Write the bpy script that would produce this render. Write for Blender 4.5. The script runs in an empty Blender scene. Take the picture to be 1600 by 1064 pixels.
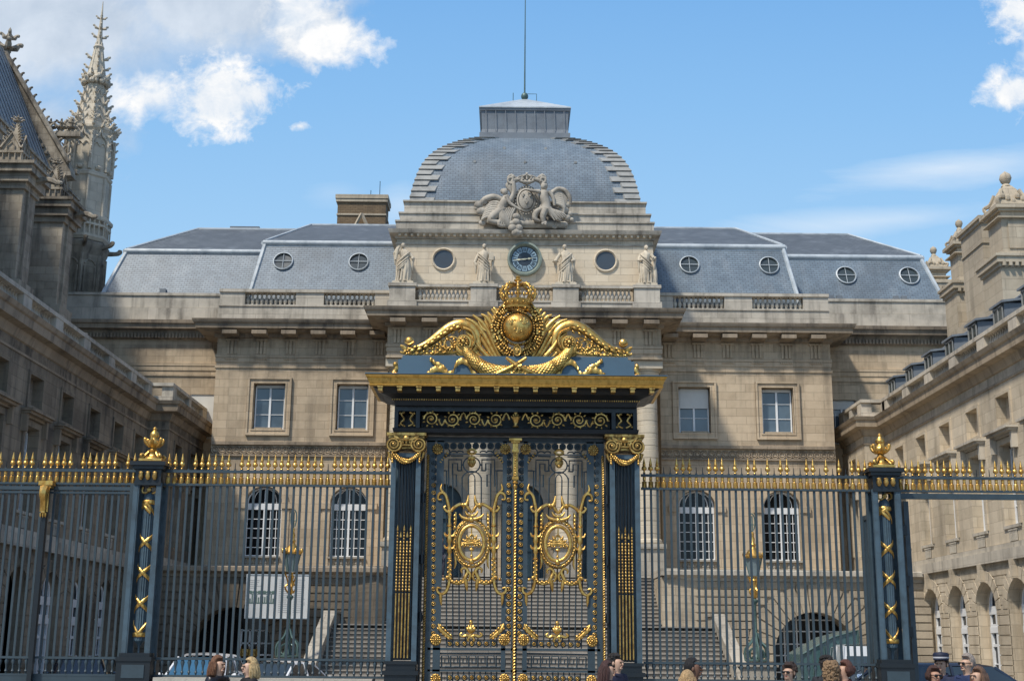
import bpy, math, random
from mathutils import Vector, Matrix
R = math.radians
random.seed(7)
scene = bpy.context.scene
COL = scene.collection
PI = math.pi
# ------------------------------------------------------------------ camera measures of the place
F, TH, RO, HZ = 2000.0, R(13.33), R(0.5), 1.9
CT, ST = math.cos(TH), math.sin(TH)
def at(px, py, Y):
    a, b = px-800, 532-py
    u = a*math.cos(RO)-b*math.sin(RO); v = a*math.sin(RO)+b*math.cos(RO)
    Z = (v*Y*CT+F*Y*ST)/(F*CT-v*ST)
    return u*(Y*CT+Z*ST)/F, Z+HZ
# ------------------------------------------------------------------ mesh builder
class MB:
    def __init__(s): s.v = []; s.f = []
    def add(s, vs, fs):
        n = len(s.v); s.v += [tuple(p) for p in vs]; s.f += [tuple(i+n for i in f) for f in fs]
    def box(s, x0, x1, y0, y1, z0, z1):
        s.add([(x0,y0,z0),(x1,y0,z0),(x1,y1,z0),(x0,y1,z0),(x0,y0,z1),(x1,y0,z1),(x1,y1,z1),(x0,y1,z1)],
              [(0,3,2,1),(4,5,6,7),(0,1,5,4),(1,2,6,5),(2,3,7,6),(3,0,4,7)])
    def cbox(s, P, u0, u1, z0, z1, d0, d1):
        vs = [P(u0,z0,d0),P(u1,z0,d0),P(u1,z0,d1),P(u0,z0,d1),P(u0,z1,d0),P(u1,z1,d0),P(u1,z1,d1),P(u0,z1,d1)]
        s.add(vs, [(0,3,2,1),(4,5,6,7),(0,1,5,4),(1,2,6,5),(2,3,7,6),(3,0,4,7)])
    def grid(s, rows, closed=False, caps=False):
        n = len(rows[0]); vs = [p for r in rows for p in r]; fs = []
        for i in range(len(rows)-1):
            for j in range(n if closed else n-1):
                k = (j+1) % n
                fs.append((i*n+j, i*n+k, (i+1)*n+k, (i+1)*n+j))
        if caps:
            fs.append(tuple(range(n-1,-1,-1))); fs.append(tuple((len(rows)-1)*n+j for j in range(n)))
        s.add(vs, fs)
    def lathe(s, c, prof, seg=12, sy=1.0, caps=True, mod=None):
        rows = []
        for r, z in prof:
            rows.append([(c[0]+r*math.cos(2*PI*k/seg)*(mod(k) if mod else 1), c[1]+r*sy*math.sin(2*PI*k/seg)*(mod(k) if mod else 1), c[2]+z) for k in range(seg)])
        s.grid(rows, True, caps)
    def tube(s, pts, r, seg=6, flat=1.0, caps=True):
        pts = [Vector(p) for p in pts]; n = len(pts); rows = []
        if n < 2: return
        up = Vector((0,-1,0))
        for i, p in enumerate(pts):
            t = (pts[min(i+1,n-1)]-pts[max(i-1,0)])
            if t.length < 1e-7: t = Vector((0,0,1))
            t.normalize()
            a = t.cross(up)
            if a.length < 1e-3: a = t.cross(Vector((1,0,0)))
            a.normalize(); b = a.cross(t).normalized()
            rr = r[i] if isinstance(r,(list,tuple)) else r
            rows.append([p+a*rr*math.cos(2*PI*k/seg)+b*rr*flat*math.sin(2*PI*k/seg) for k in range(seg)])
        s.grid(rows, True, caps)
    def ell(s, c, rx, ry, rz, seg=8, rings=6, M=None):
        rows = []
        for i in range(rings+1):
            t = PI*i/rings; t = min(max(t,0.02),PI-0.02)
            row = []
            for k in range(seg):
                v = Vector((rx*math.sin(t)*math.cos(2*PI*k/seg), ry*math.sin(t)*math.sin(2*PI*k/seg), -rz*math.cos(t)))
                if M: v = M @ v
                row.append(v+Vector(c))
            rows.append(row)
        s.grid(rows, True, True)
    def sweep(s, path, prof, caps=True, closed=False):
        # path: plan points; outward is on the right of the walk; prof: closed outline (out, z)
        n = len(path); rows = []
        for i, (x, y) in enumerate(path):
            def nrm(a, b):
                dx, dy = b[0]-a[0], b[1]-a[1]; L = math.hypot(dx,dy); return dy/L, -dx/L
            if closed: n1 = nrm(path[i-1], path[i]); n2 = nrm(path[i], path[(i+1)%n])
            else:
                n1 = nrm(path[i-1], path[i]) if i > 0 else nrm(path[0], path[1])
                n2 = nrm(path[i], path[i+1]) if i < n-1 else n1
            k = 1+n1[0]*n2[0]+n1[1]*n2[1]
            mx, my = (n1[0]+n2[0])/k, (n1[1]+n2[1])/k
            rows.append([(x+mx*o, y+my*o, z) for o, z in prof])
        if closed: rows.append(rows[0])
        s.grid(rows, True, caps and not closed)
    def fan(s, P, pts, d):
        s.add([P(u,z,d) for u,z in pts], [tuple(range(len(pts)))])
    def prism(s, P, pts, d0, d1):
        n = len(pts)
        s.add([P(u,z,d0) for u,z in pts]+[P(u,z,d1) for u,z in pts],
              [tuple(range(n)), tuple(range(2*n-1,n-1,-1))]+[(i,(i+1)%n,n+(i+1)%n,n+i) for i in range(n)])
    def wall(s, P, u0, u1, z0, z1, holes, depth=0.4):
        # holes: (uc, w, zb, zt, arch) arch = rise of the round head (0 = flat)
        us = sorted({u0,u1}|{h[0]-h[1]/2 for h in holes}|{h[0]+h[1]/2 for h in holes})
        zs = sorted({z0,z1}|{max(h[2],z0) for h in holes}|{h[3] for h in holes})
        us = [u for u in us if u0 <= u <= u1]; zs = [z for z in zs if z0 <= z <= z1]
        for i in range(len(us)-1):
            for j in range(len(zs)-1):
                cu, cz = (us[i]+us[i+1])/2, (zs[j]+zs[j+1])/2
                if any(abs(cu-h[0]) < h[1]/2 and h[2] < cz < h[3] for h in holes): continue
                s.add([P(us[i],zs[j],0),P(us[i+1],zs[j],0),P(us[i+1],zs[j+1],0),P(us[i],zs[j+1],0)], [(0,1,2,3)])
        for uc, w, zb, zt, ar in holes:
            h = w/2; zb = max(zb, z0)
            out = [(uc-h,zb),(uc-h,zt-ar)]
            if ar:
                N = 16
                arc = [(uc-h*math.cos(PI*k/N), zt-ar+ar*math.sin(PI*k/N)) for k in range(N+1)]
                for k in range(N):
                    a, b = arc[k], arc[k+1]
                    s.add([P(a[0],a[1],0),P(b[0],b[1],0),P(b[0],zt,0),P(a[0],zt,0)], [(0,1,2,3)])
                out = [(uc-h,zb)]+arc+[(uc+h,zb)]
            else: out += [(uc+h,zt),(uc+h,zb)]
            for k in range(len(out)):
                a, b = out[k], out[(k+1)%len(out)]
                s.add([P(a[0],a[1],0),P(b[0],b[1],0),P(b[0],b[1],depth),P(a[0],a[1],depth)], [(0,1,2,3)])
MESHES = []
def obj(name, mb, mat, parent=None, smooth=None, loc=None):
    me = bpy.data.meshes.new(name)
    me.from_pydata(mb.v, [], mb.f)
    me.materials.append(mat)
    if smooth:
        me.polygons.foreach_set('use_smooth', [True]*len(me.polygons))
        me.update()
        me.set_sharp_from_angle(angle=R(smooth))
    me.update()
    return inst(name, me, parent, loc)
OFF = {}
def obj_split(name, mb, mat, parent, key, smooth=None):
    # every connected piece goes to the object of its key: one object per piece of the building
    par = list(range(len(mb.v)))
    def fd(i):
        while par[i] != i: par[i] = par[par[i]]; i = par[i]
        return i
    for f in mb.f:
        r = fd(f[0])
        for i in f[1:]: par[fd(i)] = r
    comp = {}
    for f in mb.f: comp.setdefault(fd(f[0]), []).append(f)
    groups = {}
    for r, fs in comp.items():
        ids = {i for f in fs for i in f}
        c = [sum(mb.v[i][k] for i in ids)/len(ids) for k in range(3)]
        groups.setdefault(key(*c), []).extend(fs)
    out = []
    for k in sorted(groups):
        m = MB(); mp = {}
        for f in groups[k]:
            for i in f:
                if i not in mp: mp[i] = len(m.v); m.v.append(mb.v[i])
            m.f.append(tuple(mp[i] for i in f))
        out.append(obj(name, m, mat, parent, smooth))
    return out
def near(vals): return lambda v: min(range(len(vals)), key=lambda i: abs(vals[i]-v))
def inst(name, me, parent=None, loc=None, rot=None, scale=None):
    o = bpy.data.objects.new(name, me); COL.objects.link(o)
    l = Vector(loc or (0,0,0))
    if parent is not None:
        o.parent = parent; l = l-OFF.get(parent.name, Vector((0,0,0)))
    o.location = l
    if rot: o.rotation_euler = rot
    if scale: o.scale = scale
    OFF[o.name] = Vector(loc or (0,0,0))
    return o
def thing(name, label, cat, loc=(0,0,0), group=None):
    o = bpy.data.objects.new(name, None); COL.objects.link(o); o.location = loc
    o.empty_display_size = 0.3
    OFF[o.name] = Vector(loc)
    tag(o, label, cat, group); return o
def tag(o, label=None, cat=None, group=None, kind=None):
    if label: o['label'] = label
    if cat: o['category'] = cat
    if group: o['group'] = group
    if kind: o['kind'] = kind
    return o
def arcpts(cx, cz, rx, rz, a0, a1, n=10):
    return [(cx+rx*math.cos(R(a0+(a1-a0)*k/n)), cz+rz*math.sin(R(a0+(a1-a0)*k/n))) for k in range(n+1)]
def smoothpts(pts, k=4):
    # Catmull-Rom through 2D/3D points
    out = []; n = len(pts)
    for i in range(n-1):
        p0, p1, p2, p3 = pts[max(i-1,0)], pts[i], pts[i+1], pts[min(i+2,n-1)]
        for j in range(k):
            t = j/k
            out.append(tuple(0.5*(2*b+(c-a)*t+(2*a-5*b+4*c-d)*t*t+(-a+3*b-3*c+d)*t**3) for a,b,c,d in zip(p0,p1,p2,p3)))
    out.append(tuple(pts[-1])); return out
# ------------------------------------------------------------------ materials
class NT:
    def __init__(s, name):
        s.m = bpy.data.materials.new(name); s.m.use_nodes = True
        s.t = s.m.node_tree; s.b = s.t.nodes['Principled BSDF']
        s.g = None
    def n(s, typ, **kw):
        nd = s.t.nodes.new(typ)
        for k, v in kw.items(): setattr(nd, k, v)
        return nd
    def l(s, a, b): s.t.links.new(a, b)
    def val(s, x, sock):
        if isinstance(x, (int,float)): sock.default_value = x
        elif isinstance(x, tuple): sock.default_value = x if len(x) == 4 else (*x, 1) if len(sock.default_value) == 4 else x
        else: s.l(x, sock)
    def math(s, op, a, b=0.0, c=None, clamp=False):
        nd = s.n('ShaderNodeMath', operation=op, use_clamp=clamp)
        s.val(a, nd.inputs[0]); s.val(b, nd.inputs[1])
        if c is not None: s.val(c, nd.inputs[2])
        return nd.outputs[0]
    def mix(s, f, a, b, bt='MIX'):
        nd = s.n('ShaderNodeMix', data_type='RGBA', blend_type=bt)
        s.val(f, nd.inputs[0]); s.val(a, nd.inputs[6]); s.val(b, nd.inputs[7])
        return nd.outputs[2]
    def pos(s):
        if s.g is None: s.g = s.n('ShaderNodeNewGeometry')
        return s.g.outputs['Position']
    def noise(s, vec, scale, detail=4, rough=0.55, sc=None):
        if sc:
            mp = s.n('ShaderNodeMapping'); mp.inputs['Scale'].default_value = sc; s.l(vec, mp.inputs[0]); vec = mp.outputs[0]
        nd = s.n('ShaderNodeTexNoise'); nd.inputs['Scale'].default_value = scale
        nd.inputs['Detail'].default_value = detail; nd.inputs['Roughness'].default_value = rough
        s.l(vec, nd.inputs['Vector']); return nd.outputs[0]
    def ramp(s, x, lo, hi, a=0.0, b=1.0):
        nd = s.n('ShaderNodeMapRange', interpolation_type='SMOOTHSTEP'); s.l(x, nd.inputs[0])
        nd.inputs[1].default_value = lo; nd.inputs[2].default_value = hi; nd.inputs[3].default_value = a; nd.inputs[4].default_value = b
        return nd.outputs[0]
    def uv(s):
        # courses run level on any upright face: (x or y, z)
        s.pos(); sx = s.n('ShaderNodeSeparateXYZ'); s.l(s.g.outputs['Position'], sx.inputs[0])
        sn = s.n('ShaderNodeSeparateXYZ'); s.l(s.g.outputs['True Normal'], sn.inputs[0])
        ax = s.math('ABSOLUTE', sn.outputs[0]); ay = s.math('ABSOLUTE', sn.outputs[1])
        k = s.math('GREATER_THAN', ax, ay)
        u = s.math('ADD', s.math('MULTIPLY', sx.outputs[1], k), s.math('MULTIPLY', sx.outputs[0], s.math('SUBTRACT', 1.0, k)))
        cb = s.n('ShaderNodeCombineXYZ'); s.l(u, cb.inputs[0]); s.l(sx.outputs[2], cb.inputs[1]); 
        return cb.outputs[0], sx.outputs[2]
    def bump(s, h, strength=0.3, dist=0.02):
        b = s.n('ShaderNodeBump'); b.inputs['Strength'].default_value = strength; b.inputs['Distance'].default_value = dist
        s.l(h, b.inputs['Height']); s.l(b.outputs[0], s.b.inputs['Normal'])
def stone(name, c1, c2, bw=0.9, bh=0.38, mortar=0.6, msize=0.008, dirt=0.5, dirtc=(0.06,0.055,0.05), rough=0.9, streak=0.5, big=0.25, soot=()):
    t = NT(name); uv, z = t.uv()
    br = t.n('ShaderNodeTexBrick'); t.l(uv, br.inputs['Vector'])
    br.inputs['Scale'].default_value = 1; br.inputs['Brick Width'].default_value = bw; br.inputs['Row Height'].default_value = bh
    br.inputs['Mortar Size'].default_value = msize; br.inputs['Mortar Smooth'].default_value = 0.3
    br.inputs['Color1'].default_value = (0,0,0,1); br.inputs['Color2'].default_value = (1,1,1,1); br.inputs['Mortar'].default_value = (0.5,0.5,0.5,1)
    br.inputs['Bias'].default_value = 0.0
    P = t.pos()
    n1 = t.noise(P, big, 5, 0.6); n2 = t.noise(P, 3.0, 6, 0.6); n3 = t.noise(P, 25.0, 3, 0.6)
    bv = t.ramp(br.outputs['Color'], 0.0, 1.0)
    f = t.math('ADD', t.math('MULTIPLY', bv, 0.55), t.math('ADD', t.math('MULTIPLY', t.ramp(n1,0.3,0.7), 0.3), t.math('MULTIPLY', t.ramp(n2,0.3,0.7), 0.3)), clamp=True)
    col = t.mix(f, c1, c2)
    st = t.noise(P, 1.0, 5, 0.65, sc=(2.2,2.2,0.16))
    d = t.math('ADD', t.math('MULTIPLY', t.ramp(st,0.46,0.68), streak), t.math('MULTIPLY', t.ramp(n1,0.47,0.66), dirt))
    d = t.math('MULTIPLY', t.math('ADD', d, t.math('MULTIPLY', t.ramp(n2,0.55,0.75), dirt*0.35)), t.ramp(n3,0.2,0.6,0.6,1.0), clamp=True)
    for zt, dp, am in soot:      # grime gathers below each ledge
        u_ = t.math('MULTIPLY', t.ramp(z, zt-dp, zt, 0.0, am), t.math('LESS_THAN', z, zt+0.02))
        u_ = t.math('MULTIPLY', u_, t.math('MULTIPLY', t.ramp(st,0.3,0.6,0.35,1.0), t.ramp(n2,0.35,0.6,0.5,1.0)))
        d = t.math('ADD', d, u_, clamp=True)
    col = t.mix(t.math('MULTIPLY', d, 0.8), col, dirtc)
    col = t.mix(t.math('MULTIPLY', br.outputs['Fac'], mortar), col, tuple(x*0.35 for x in c1))
    t.l(col, t.b.inputs['Base Color']); t.b.inputs['Roughness'].default_value = rough
    t.b.inputs['Specular IOR Level'].default_value = 0.2
    h = t.math('SUBTRACT', t.math('ADD', t.math('MULTIPLY', n3, 0.35), t.math('MULTIPLY', n2, 0.45)), br.outputs['Fac'])
    t.bump(h, 0.6, 0.035)
    return t.m
def plain(name, c, rough=0.5, metal=0.0, var=0.15, scale=8.0, dark=None, bump=0.0, spec=0.5, coat=0.0):
    t = NT(name); tc = t.n('ShaderNodeTexCoord'); P = tc.outputs['Object']
    n1 = t.noise(P, scale, 5, 0.6); n2 = t.noise(P, scale*0.2, 3)
    dk = dark or tuple(x*(1-var*2) for x in c)
    col = t.mix(t.math('MULTIPLY', t.math('ADD', t.ramp(n1,0.4,0.7), t.ramp(n2,0.4,0.7)), 0.5), c, dk)
    t.l(col, t.b.inputs['Base Color'])
    t.l(t.ramp(n1,0.3,0.7,max(rough-0.08,0.02),min(rough+0.1,1)), t.b.inputs['Roughness'])
    t.b.inputs['Metallic'].default_value = metal; t.b.inputs['Specular IOR Level'].default_value = spec
    t.b.inputs['Coat Weight'].default_value = coat
    if bump: t.bump(n1, bump, 0.02)
    return t.m
M = {}
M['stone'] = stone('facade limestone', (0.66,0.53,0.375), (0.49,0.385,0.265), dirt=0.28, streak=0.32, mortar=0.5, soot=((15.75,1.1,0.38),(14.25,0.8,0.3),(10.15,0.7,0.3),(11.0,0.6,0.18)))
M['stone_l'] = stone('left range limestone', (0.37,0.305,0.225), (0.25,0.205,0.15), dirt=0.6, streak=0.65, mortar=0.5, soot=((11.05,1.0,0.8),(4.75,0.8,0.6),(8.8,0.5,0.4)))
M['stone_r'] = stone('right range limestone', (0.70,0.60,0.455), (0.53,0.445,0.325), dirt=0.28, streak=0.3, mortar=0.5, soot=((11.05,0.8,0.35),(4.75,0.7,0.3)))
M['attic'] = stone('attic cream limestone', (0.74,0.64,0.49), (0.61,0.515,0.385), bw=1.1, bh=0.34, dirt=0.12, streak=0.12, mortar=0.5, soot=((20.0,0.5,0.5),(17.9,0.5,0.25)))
M['grey'] = stone('weathered parapet stone', (0.60,0.55,0.465), (0.47,0.43,0.36), bw=1.6, bh=0.8, dirt=0.45, streak=0.5, mortar=0.5, big=0.6)
M['cornice'] = stone('sooty cornice stone', (0.42,0.34,0.25), (0.28,0.225,0.165), bw=1.3, bh=3.0, dirt=0.6, streak=0.6, mortar=0.4)
M['column'] = stone('pale column stone', (0.66,0.58,0.45), (0.55,0.48,0.37), bw=30.0, bh=0.55, dirt=0.2, streak=0.3, mortar=0.7, msize=0.02)
M['terrace_l'] = stone('shade darkened terrace stone', (0.25,0.205,0.15), (0.17,0.14,0.105), bw=1.2, bh=0.32, dirt=0.5, streak=0.5)  # left stone darkened, so the shade on this side is in the colour
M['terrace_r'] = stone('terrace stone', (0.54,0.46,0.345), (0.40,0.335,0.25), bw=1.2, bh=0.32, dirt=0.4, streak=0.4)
M['white_stone'] = stone('pale clean stone', (0.50,0.46,0.39), (0.40,0.365,0.305), bw=2.0, bh=0.6, dirt=0.35, streak=0.4)
M['step'] = stone('grey stair stone', (0.26,0.24,0.21), (0.19,0.172,0.15), bw=1.5, bh=5.0, dirt=0.4, streak=0.2)
M['statue'] = stone('carved pale stone', (0.68,0.60,0.47), (0.58,0.50,0.38), bw=40, bh=40, dirt=0.3, streak=0.5, mortar=0.0, big=1.5)
M['carving'] = stone('carved grey stone', (0.50,0.46,0.39), (0.40,0.36,0.30), bw=40, bh=40, dirt=0.4, streak=0.45, mortar=0.0, big=1.5)
M['gothic'] = stone('chapel limestone', (0.47,0.415,0.33), (0.29,0.25,0.195), bw=0.7, bh=0.33, dirt=0.75, streak=0.75, mortar=0.4, dirtc=(0.045,0.04,0.037))
M['spire'] = stone('pale turret stone', (0.68,0.61,0.49), (0.54,0.48,0.38), bw=0.8, bh=0.5, dirt=0.3, streak=0.35, mortar=0.4)
M['chimney'] = stone('chimney stone', (0.57,0.49,0.37), (0.45,0.38,0.28), bw=1.4, bh=0.45, dirt=0.3, streak=0.3)
M['nosing'] = stone('worn step edge', (0.43,0.40,0.35), (0.32,0.295,0.26), bw=1.5, bh=5.0, dirt=0.4, streak=0.2)
M['brick'] = stone('brown brick', (0.25,0.18,0.11), (0.17,0.12,0.075), bw=0.3, bh=0.11, dirt=0.3, streak=0.2)
M['kerb'] = stone('low wall stone', (0.60,0.56,0.48), (0.50,0.46,0.39), bw=1.8, bh=1.0, dirt=0.2, streak=0.3)
def slate(name, c1, c2, rust=0.1):
    t = NT(name); uv, z = t.uv()
    br = t.n('ShaderNodeTexBrick'); t.l(uv, br.inputs['Vector'])
    br.inputs['Scale'].default_value = 1; br.inputs['Brick Width'].default_value = 0.26; br.inputs['Row Height'].default_value = 0.115
    br.inputs['Mortar Size'].default_value = 0.010; br.inputs['Mortar Smooth'].default_value = 0.2
    br.inputs['Color1'].default_value = (0,0,0,1); br.inputs['Color2'].default_value = (1,1,1,1); br.inputs['Mortar'].default_value = (0.5,0.5,0.5,1)
    P = t.pos(); n1 = t.noise(P, 0.35, 4); n2 = t.noise(P, 2.2, 5); st = t.noise(P, 1.0, 4, 0.6, sc=(1.6,1.6,0.12))
    f = t.math('ADD', t.math('MULTIPLY', br.outputs['Color'], 0.5), t.math('MULTIPLY', t.ramp(n2,0.3,0.7), 0.5))
    col = t.mix(f, c1, c2)
    col = t.mix(t.math('MULTIPLY', t.ramp(st,0.48,0.72), 0.32), col, (0.31,0.35,0.385))
    col = t.mix(t.math('MULTIPLY', t.ramp(n1,0.45,0.65), 0.4), col, (0.085,0.10,0.11))
    col = t.mix(t.math('MULTIPLY', br.outputs['Fac'], 0.75), col, (0.035,0.04,0.05))
    t.l(col, t.b.inputs['Base Color']); t.b.inputs['Roughness'].default_value = 0.5
    t.bump(t.math('SUBTRACT', t.math('MULTIPLY', br.outputs['Color'], 0.3), br.outputs['Fac']), 0.4, 0.02)
    return t.m
M['slate'] = slate('blue grey slate', (0.19,0.25,0.305), (0.12,0.162,0.205))
M['slate_flat'] = slate('upper slate', (0.135,0.155,0.17), (0.09,0.105,0.118))
M['slate_g'] = slate('chapel slate', (0.42,0.44,0.43), (0.30,0.32,0.325))
M['lead'] = plain('weathered lead', (0.52,0.57,0.60), 0.45, 0.0, 0.25, 3.0, dark=(0.27,0.32,0.36), bump=0.1)
M['lead_dark'] = plain('dark lead', (0.20,0.225,0.25), 0.5, 0.0, 0.2, 2.0, dark=(0.12,0.14,0.165), bump=0.15)
M['hip'] = plain('lead hip covering', (0.33,0.335,0.32), 0.55, 0.0, 0.2, 2.5, dark=(0.17,0.175,0.17), bump=0.15)
def gilt(name, c, dark, shade_grime, rough, cover, metal=1.0, reach=0.07):
    t = NT(name); P = t.pos(); n1 = t.noise(P, 9.0, 5, 0.65); n2 = t.noise(P, 45.0, 4, 0.6); n3 = t.noise(P, 1.0, 4, 0.6, sc=(14,14,2.5))
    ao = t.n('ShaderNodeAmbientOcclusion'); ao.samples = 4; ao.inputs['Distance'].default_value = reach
    cav = t.ramp(ao.outputs['AO'], 0.35, 0.85, 1.0, 0.0)          # ambient occlusion: shade painted into the colour of the hollows
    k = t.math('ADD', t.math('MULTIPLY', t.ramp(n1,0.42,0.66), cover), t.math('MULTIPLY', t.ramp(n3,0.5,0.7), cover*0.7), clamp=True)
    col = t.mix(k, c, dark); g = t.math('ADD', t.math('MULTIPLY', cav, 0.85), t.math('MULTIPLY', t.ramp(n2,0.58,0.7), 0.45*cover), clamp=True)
    col = t.mix(g, col, shade_grime); t.l(col, t.b.inputs['Base Color'])  # one dark tone for the hollow shade and the dirt specks
    t.l(t.math('MULTIPLY', t.math('SUBTRACT', 1.0, t.math('MULTIPLY', g, 0.8)), metal), t.b.inputs['Metallic'])
    t.l(t.math('ADD', t.math('MULTIPLY', k, 0.2), t.math('ADD', rough, t.math('MULTIPLY', g, 0.35))), t.b.inputs['Roughness'])
    t.bump(t.math('ADD', n1, t.math('MULTIPLY', n2, 0.5)), 0.35, 0.015)
    return t.m
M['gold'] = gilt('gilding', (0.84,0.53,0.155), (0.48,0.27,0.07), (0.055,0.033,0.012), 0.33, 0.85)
M['gold_rail'] = gilt('rain streaked gilding', (0.80,0.52,0.15), (0.40,0.235,0.06), (0.05,0.035,0.015), 0.33, 0.55, 1.0, 0.04)
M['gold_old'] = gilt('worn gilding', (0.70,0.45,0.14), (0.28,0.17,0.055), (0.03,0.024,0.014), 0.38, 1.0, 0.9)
M['iron'] = plain('blue grey painted iron', (0.044,0.068,0.084), 0.45, 0.0, 0.18, 5.0, bump=0.05)
M['iron_mid'] = plain('weathered blue painted iron', (0.070,0.115,0.148), 0.5, 0, 0.22, 6.0, dark=(0.035,0.055,0.07), bump=0.08)
M['iron_dark'] = plain('black blue painted iron', (0.011,0.016,0.021), 0.4, 0.0, 0.2, 5.0, bump=0.05)
M['iron_blue'] = plain('slate blue painted metal', (0.075,0.135,0.185), 0.5, 0.0, 0.12, 1.5, bump=0.04)
M['iron_green'] = plain('green bronze', (0.10,0.17,0.16), 0.5, 0.2, 0.25, 8.0)
M['white_paint'] = plain('white painted wood', (0.82,0.83,0.83), 0.5, 0, 0.06, 3.0)
M['glass'] = plain('dark window glass', (0.008,0.010,0.013), 0.05, 0, 0.3, 0.6, spec=0.3)
M['glass_sky'] = plain('sky reflection window glass', (0.10,0.14,0.175), 0.08, 0, 0.3, 0.7, dark=(0.035,0.05,0.065), spec=1.0)  # blue grey sky reflection painted into the pane colour
M['glass_round'] = plain('grey roof glass', (0.045,0.06,0.062), 0.12, 0, 0.1, 0.8, spec=0.9)
M['oculus'] = plain('slate blue louvre', (0.055,0.075,0.10), 0.4, 0, 0.1, 2.0)
M['black'] = plain('dark interior', (0.010,0.010,0.011), 0.9, 0, 0.2, 2.0)
M['door'] = plain('blue painted door', (0.040,0.085,0.115), 0.5, 0, 0.15, 3.0)
M['blind'] = plain('white fabric blind', (0.66,0.65,0.61), 0.8, 0, 0.05, 3.0)
M['clock_face'] = plain('blue grey clock enamel', (0.30,0.42,0.50), 0.35, 0, 0.1, 6.0)
M['clock_dark'] = plain('dark clock enamel', (0.035,0.05,0.07), 0.35, 0, 0.1, 6.0)
M['clock_rim'] = plain('green bronze clock rim', (0.26,0.31,0.26), 0.5, 0, 0.2, 6.0)
M['pale_gold'] = plain('pale gilded hand', (0.80,0.74,0.52), 0.4, 0.2, 0.1, 6.0)
# ================================================================== THE SETTING
def ground_mat(name, c1, c2, sc, brick=None):
    t = NT(name); P = t.pos(); n = t.noise(P, sc, 6, 0.65); n2 = t.noise(P, 0.3, 4)
    col = t.mix(t.math('MULTIPLY', t.math('ADD', t.ramp(n,0.35,0.65), t.ramp(n2,0.35,0.65)), 0.5), c1, c2)
    if brick:
        br = t.n('ShaderNodeTexBrick'); t.l(P, br.inputs['Vector']); br.inputs['Scale'].default_value = 1
        br.inputs['Brick Width'].default_value = brick; br.inputs['Row Height'].default_value = brick*0.7; br.inputs['Mortar Size'].default_value = 0.012
        col = t.mix(t.math('MULTIPLY', br.outputs['Fac'], 0.6), col, tuple(x*0.4 for x in c1))
    t.l(col, t.b.inputs['Base Color']); t.b.inputs['Roughness'].default_value = 0.85; t.bump(n, 0.3, 0.02)
    return t.m
def sheet(name, x0, x1, y0, y1, z, mat):
    m = MB(); m.add([(x0,y0,z),(x1,y0,z),(x1,y1,z),(x0,y1,z)], [(0,1,2,3)])
    return tag(obj(name, m, mat), kind='structure')
sheet('ground', -900, 900, -900, 900, 0.0, ground_mat('city ground', (0.16,0.15,0.135), (0.11,0.105,0.095), 2.0))
sheet('road', -200, 200, -14, 9, 0.004, ground_mat('asphalt', (0.06,0.06,0.06), (0.045,0.045,0.047), 20.0))
m = MB(); m.box(-200, 200, 9, 9.3, 0, 0.13); tag(obj('kerb', m, M['kerb']), kind='structure')
m = MB(); m.box(-200, 200, 9.3, 25.4, 0, 0.02); tag(obj('pavement', m, ground_mat('paving', (0.30,0.285,0.26), (0.23,0.22,0.20), 3.0, 0.8)), kind='structure')
sheet('courtyard', -15.4, 16.4, 26.6, 53, 0.012, ground_mat('courtyard setts', (0.24,0.225,0.20), (0.16,0.15,0.135), 4.0, 0.16))
# ================================================================== THE PALACE
XC = 0.55
YR, YP, YF, YA = 60.0, 58.0, 55.5, 56.3      # recessed ends, side pavilions, front of the centre, attic
pal = thing('palace', 'limestone courthouse with slate mansard roofs, square dome, clock and statues above a columned front', 'building', (XC,YP,0))
def PF(Y): return lambda u, z, d: (XC+u, Y+d, z)
PP, PR_, PC, PA, PD = PF(YP), PF(YR), PF(YF), PF(YA), PF(59.2)
LWINX, = (( -11.7, -7.87, 7.87, 11.7),)
wm = MB()
ups = [(x, 1.46, 11.36, 13.5, 0) for x in LWINX]
lows = [(x, 1.66, 5.55, 8.76, 0.72) for x in LWINX]
for s in (-1, 1):
    hs = [h for h in ups+lows if h[0]*s > 0]
    a, b = (6.15, 14.25) if s > 0 else (-14.25, -6.15)
    wm.wall(PP, a, b, 4.0, 14.3, hs, 0.42)
    wm.cbox(PP, a, b, 14.3, 16.4, 0, 2.0)                               # frieze zone of the side pavilion
    a, b = (14.25, 22.15) if s > 0 else (-22.15, -14.25)
    hr = [(s*15.2, 1.3, 11.2, 13.35, 0)]
    wm.wall(PR_, a, b, 0.0, 14.3, hr, 0.35)
    wm.cbox(PR_, a, b, 14.3, 16.93, 0, 2.0)
    x = s*14.25
    wm.add([(XC+x,YP,4),(XC+x,YR,4),(XC+x,YR,16.4),(XC+x,YP,16.4)], [(0,1,2,3)])
    x = s*6.15
    wm.add([(XC+x,YF+1.2,4),(XC+x,59.2,4),(XC+x,59.2,14.25),(XC+x,YF+1.2,14.25)], [(0,1,2,3)])
    x = s*22.15
    wm.add([(XC+x,YR,0),(XC+x,75,0),(XC+x,75,17.0),(XC+x,YR,17.0)], [(0,1,2,3)])
doors = [(x, 1.95, 4.6, 9.1, 0.97) for x in (-3.75, 0, 3.75)]
wm.wall(PD, -6.15, 6.15, 4.0, 14.25, doors, 0.4)
wm.cbox(PC, -6.1, 6.1, 14.25, 16.38, 0, 4.2)
walls = obj('wall', wm, M['stone'], pal)
m = MB(); m.cbox(PA, -5.9, 5.9, 16.4, 20.1, 0, 9.0); obj('attic_wall', m, M['attic'], pal)
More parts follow.
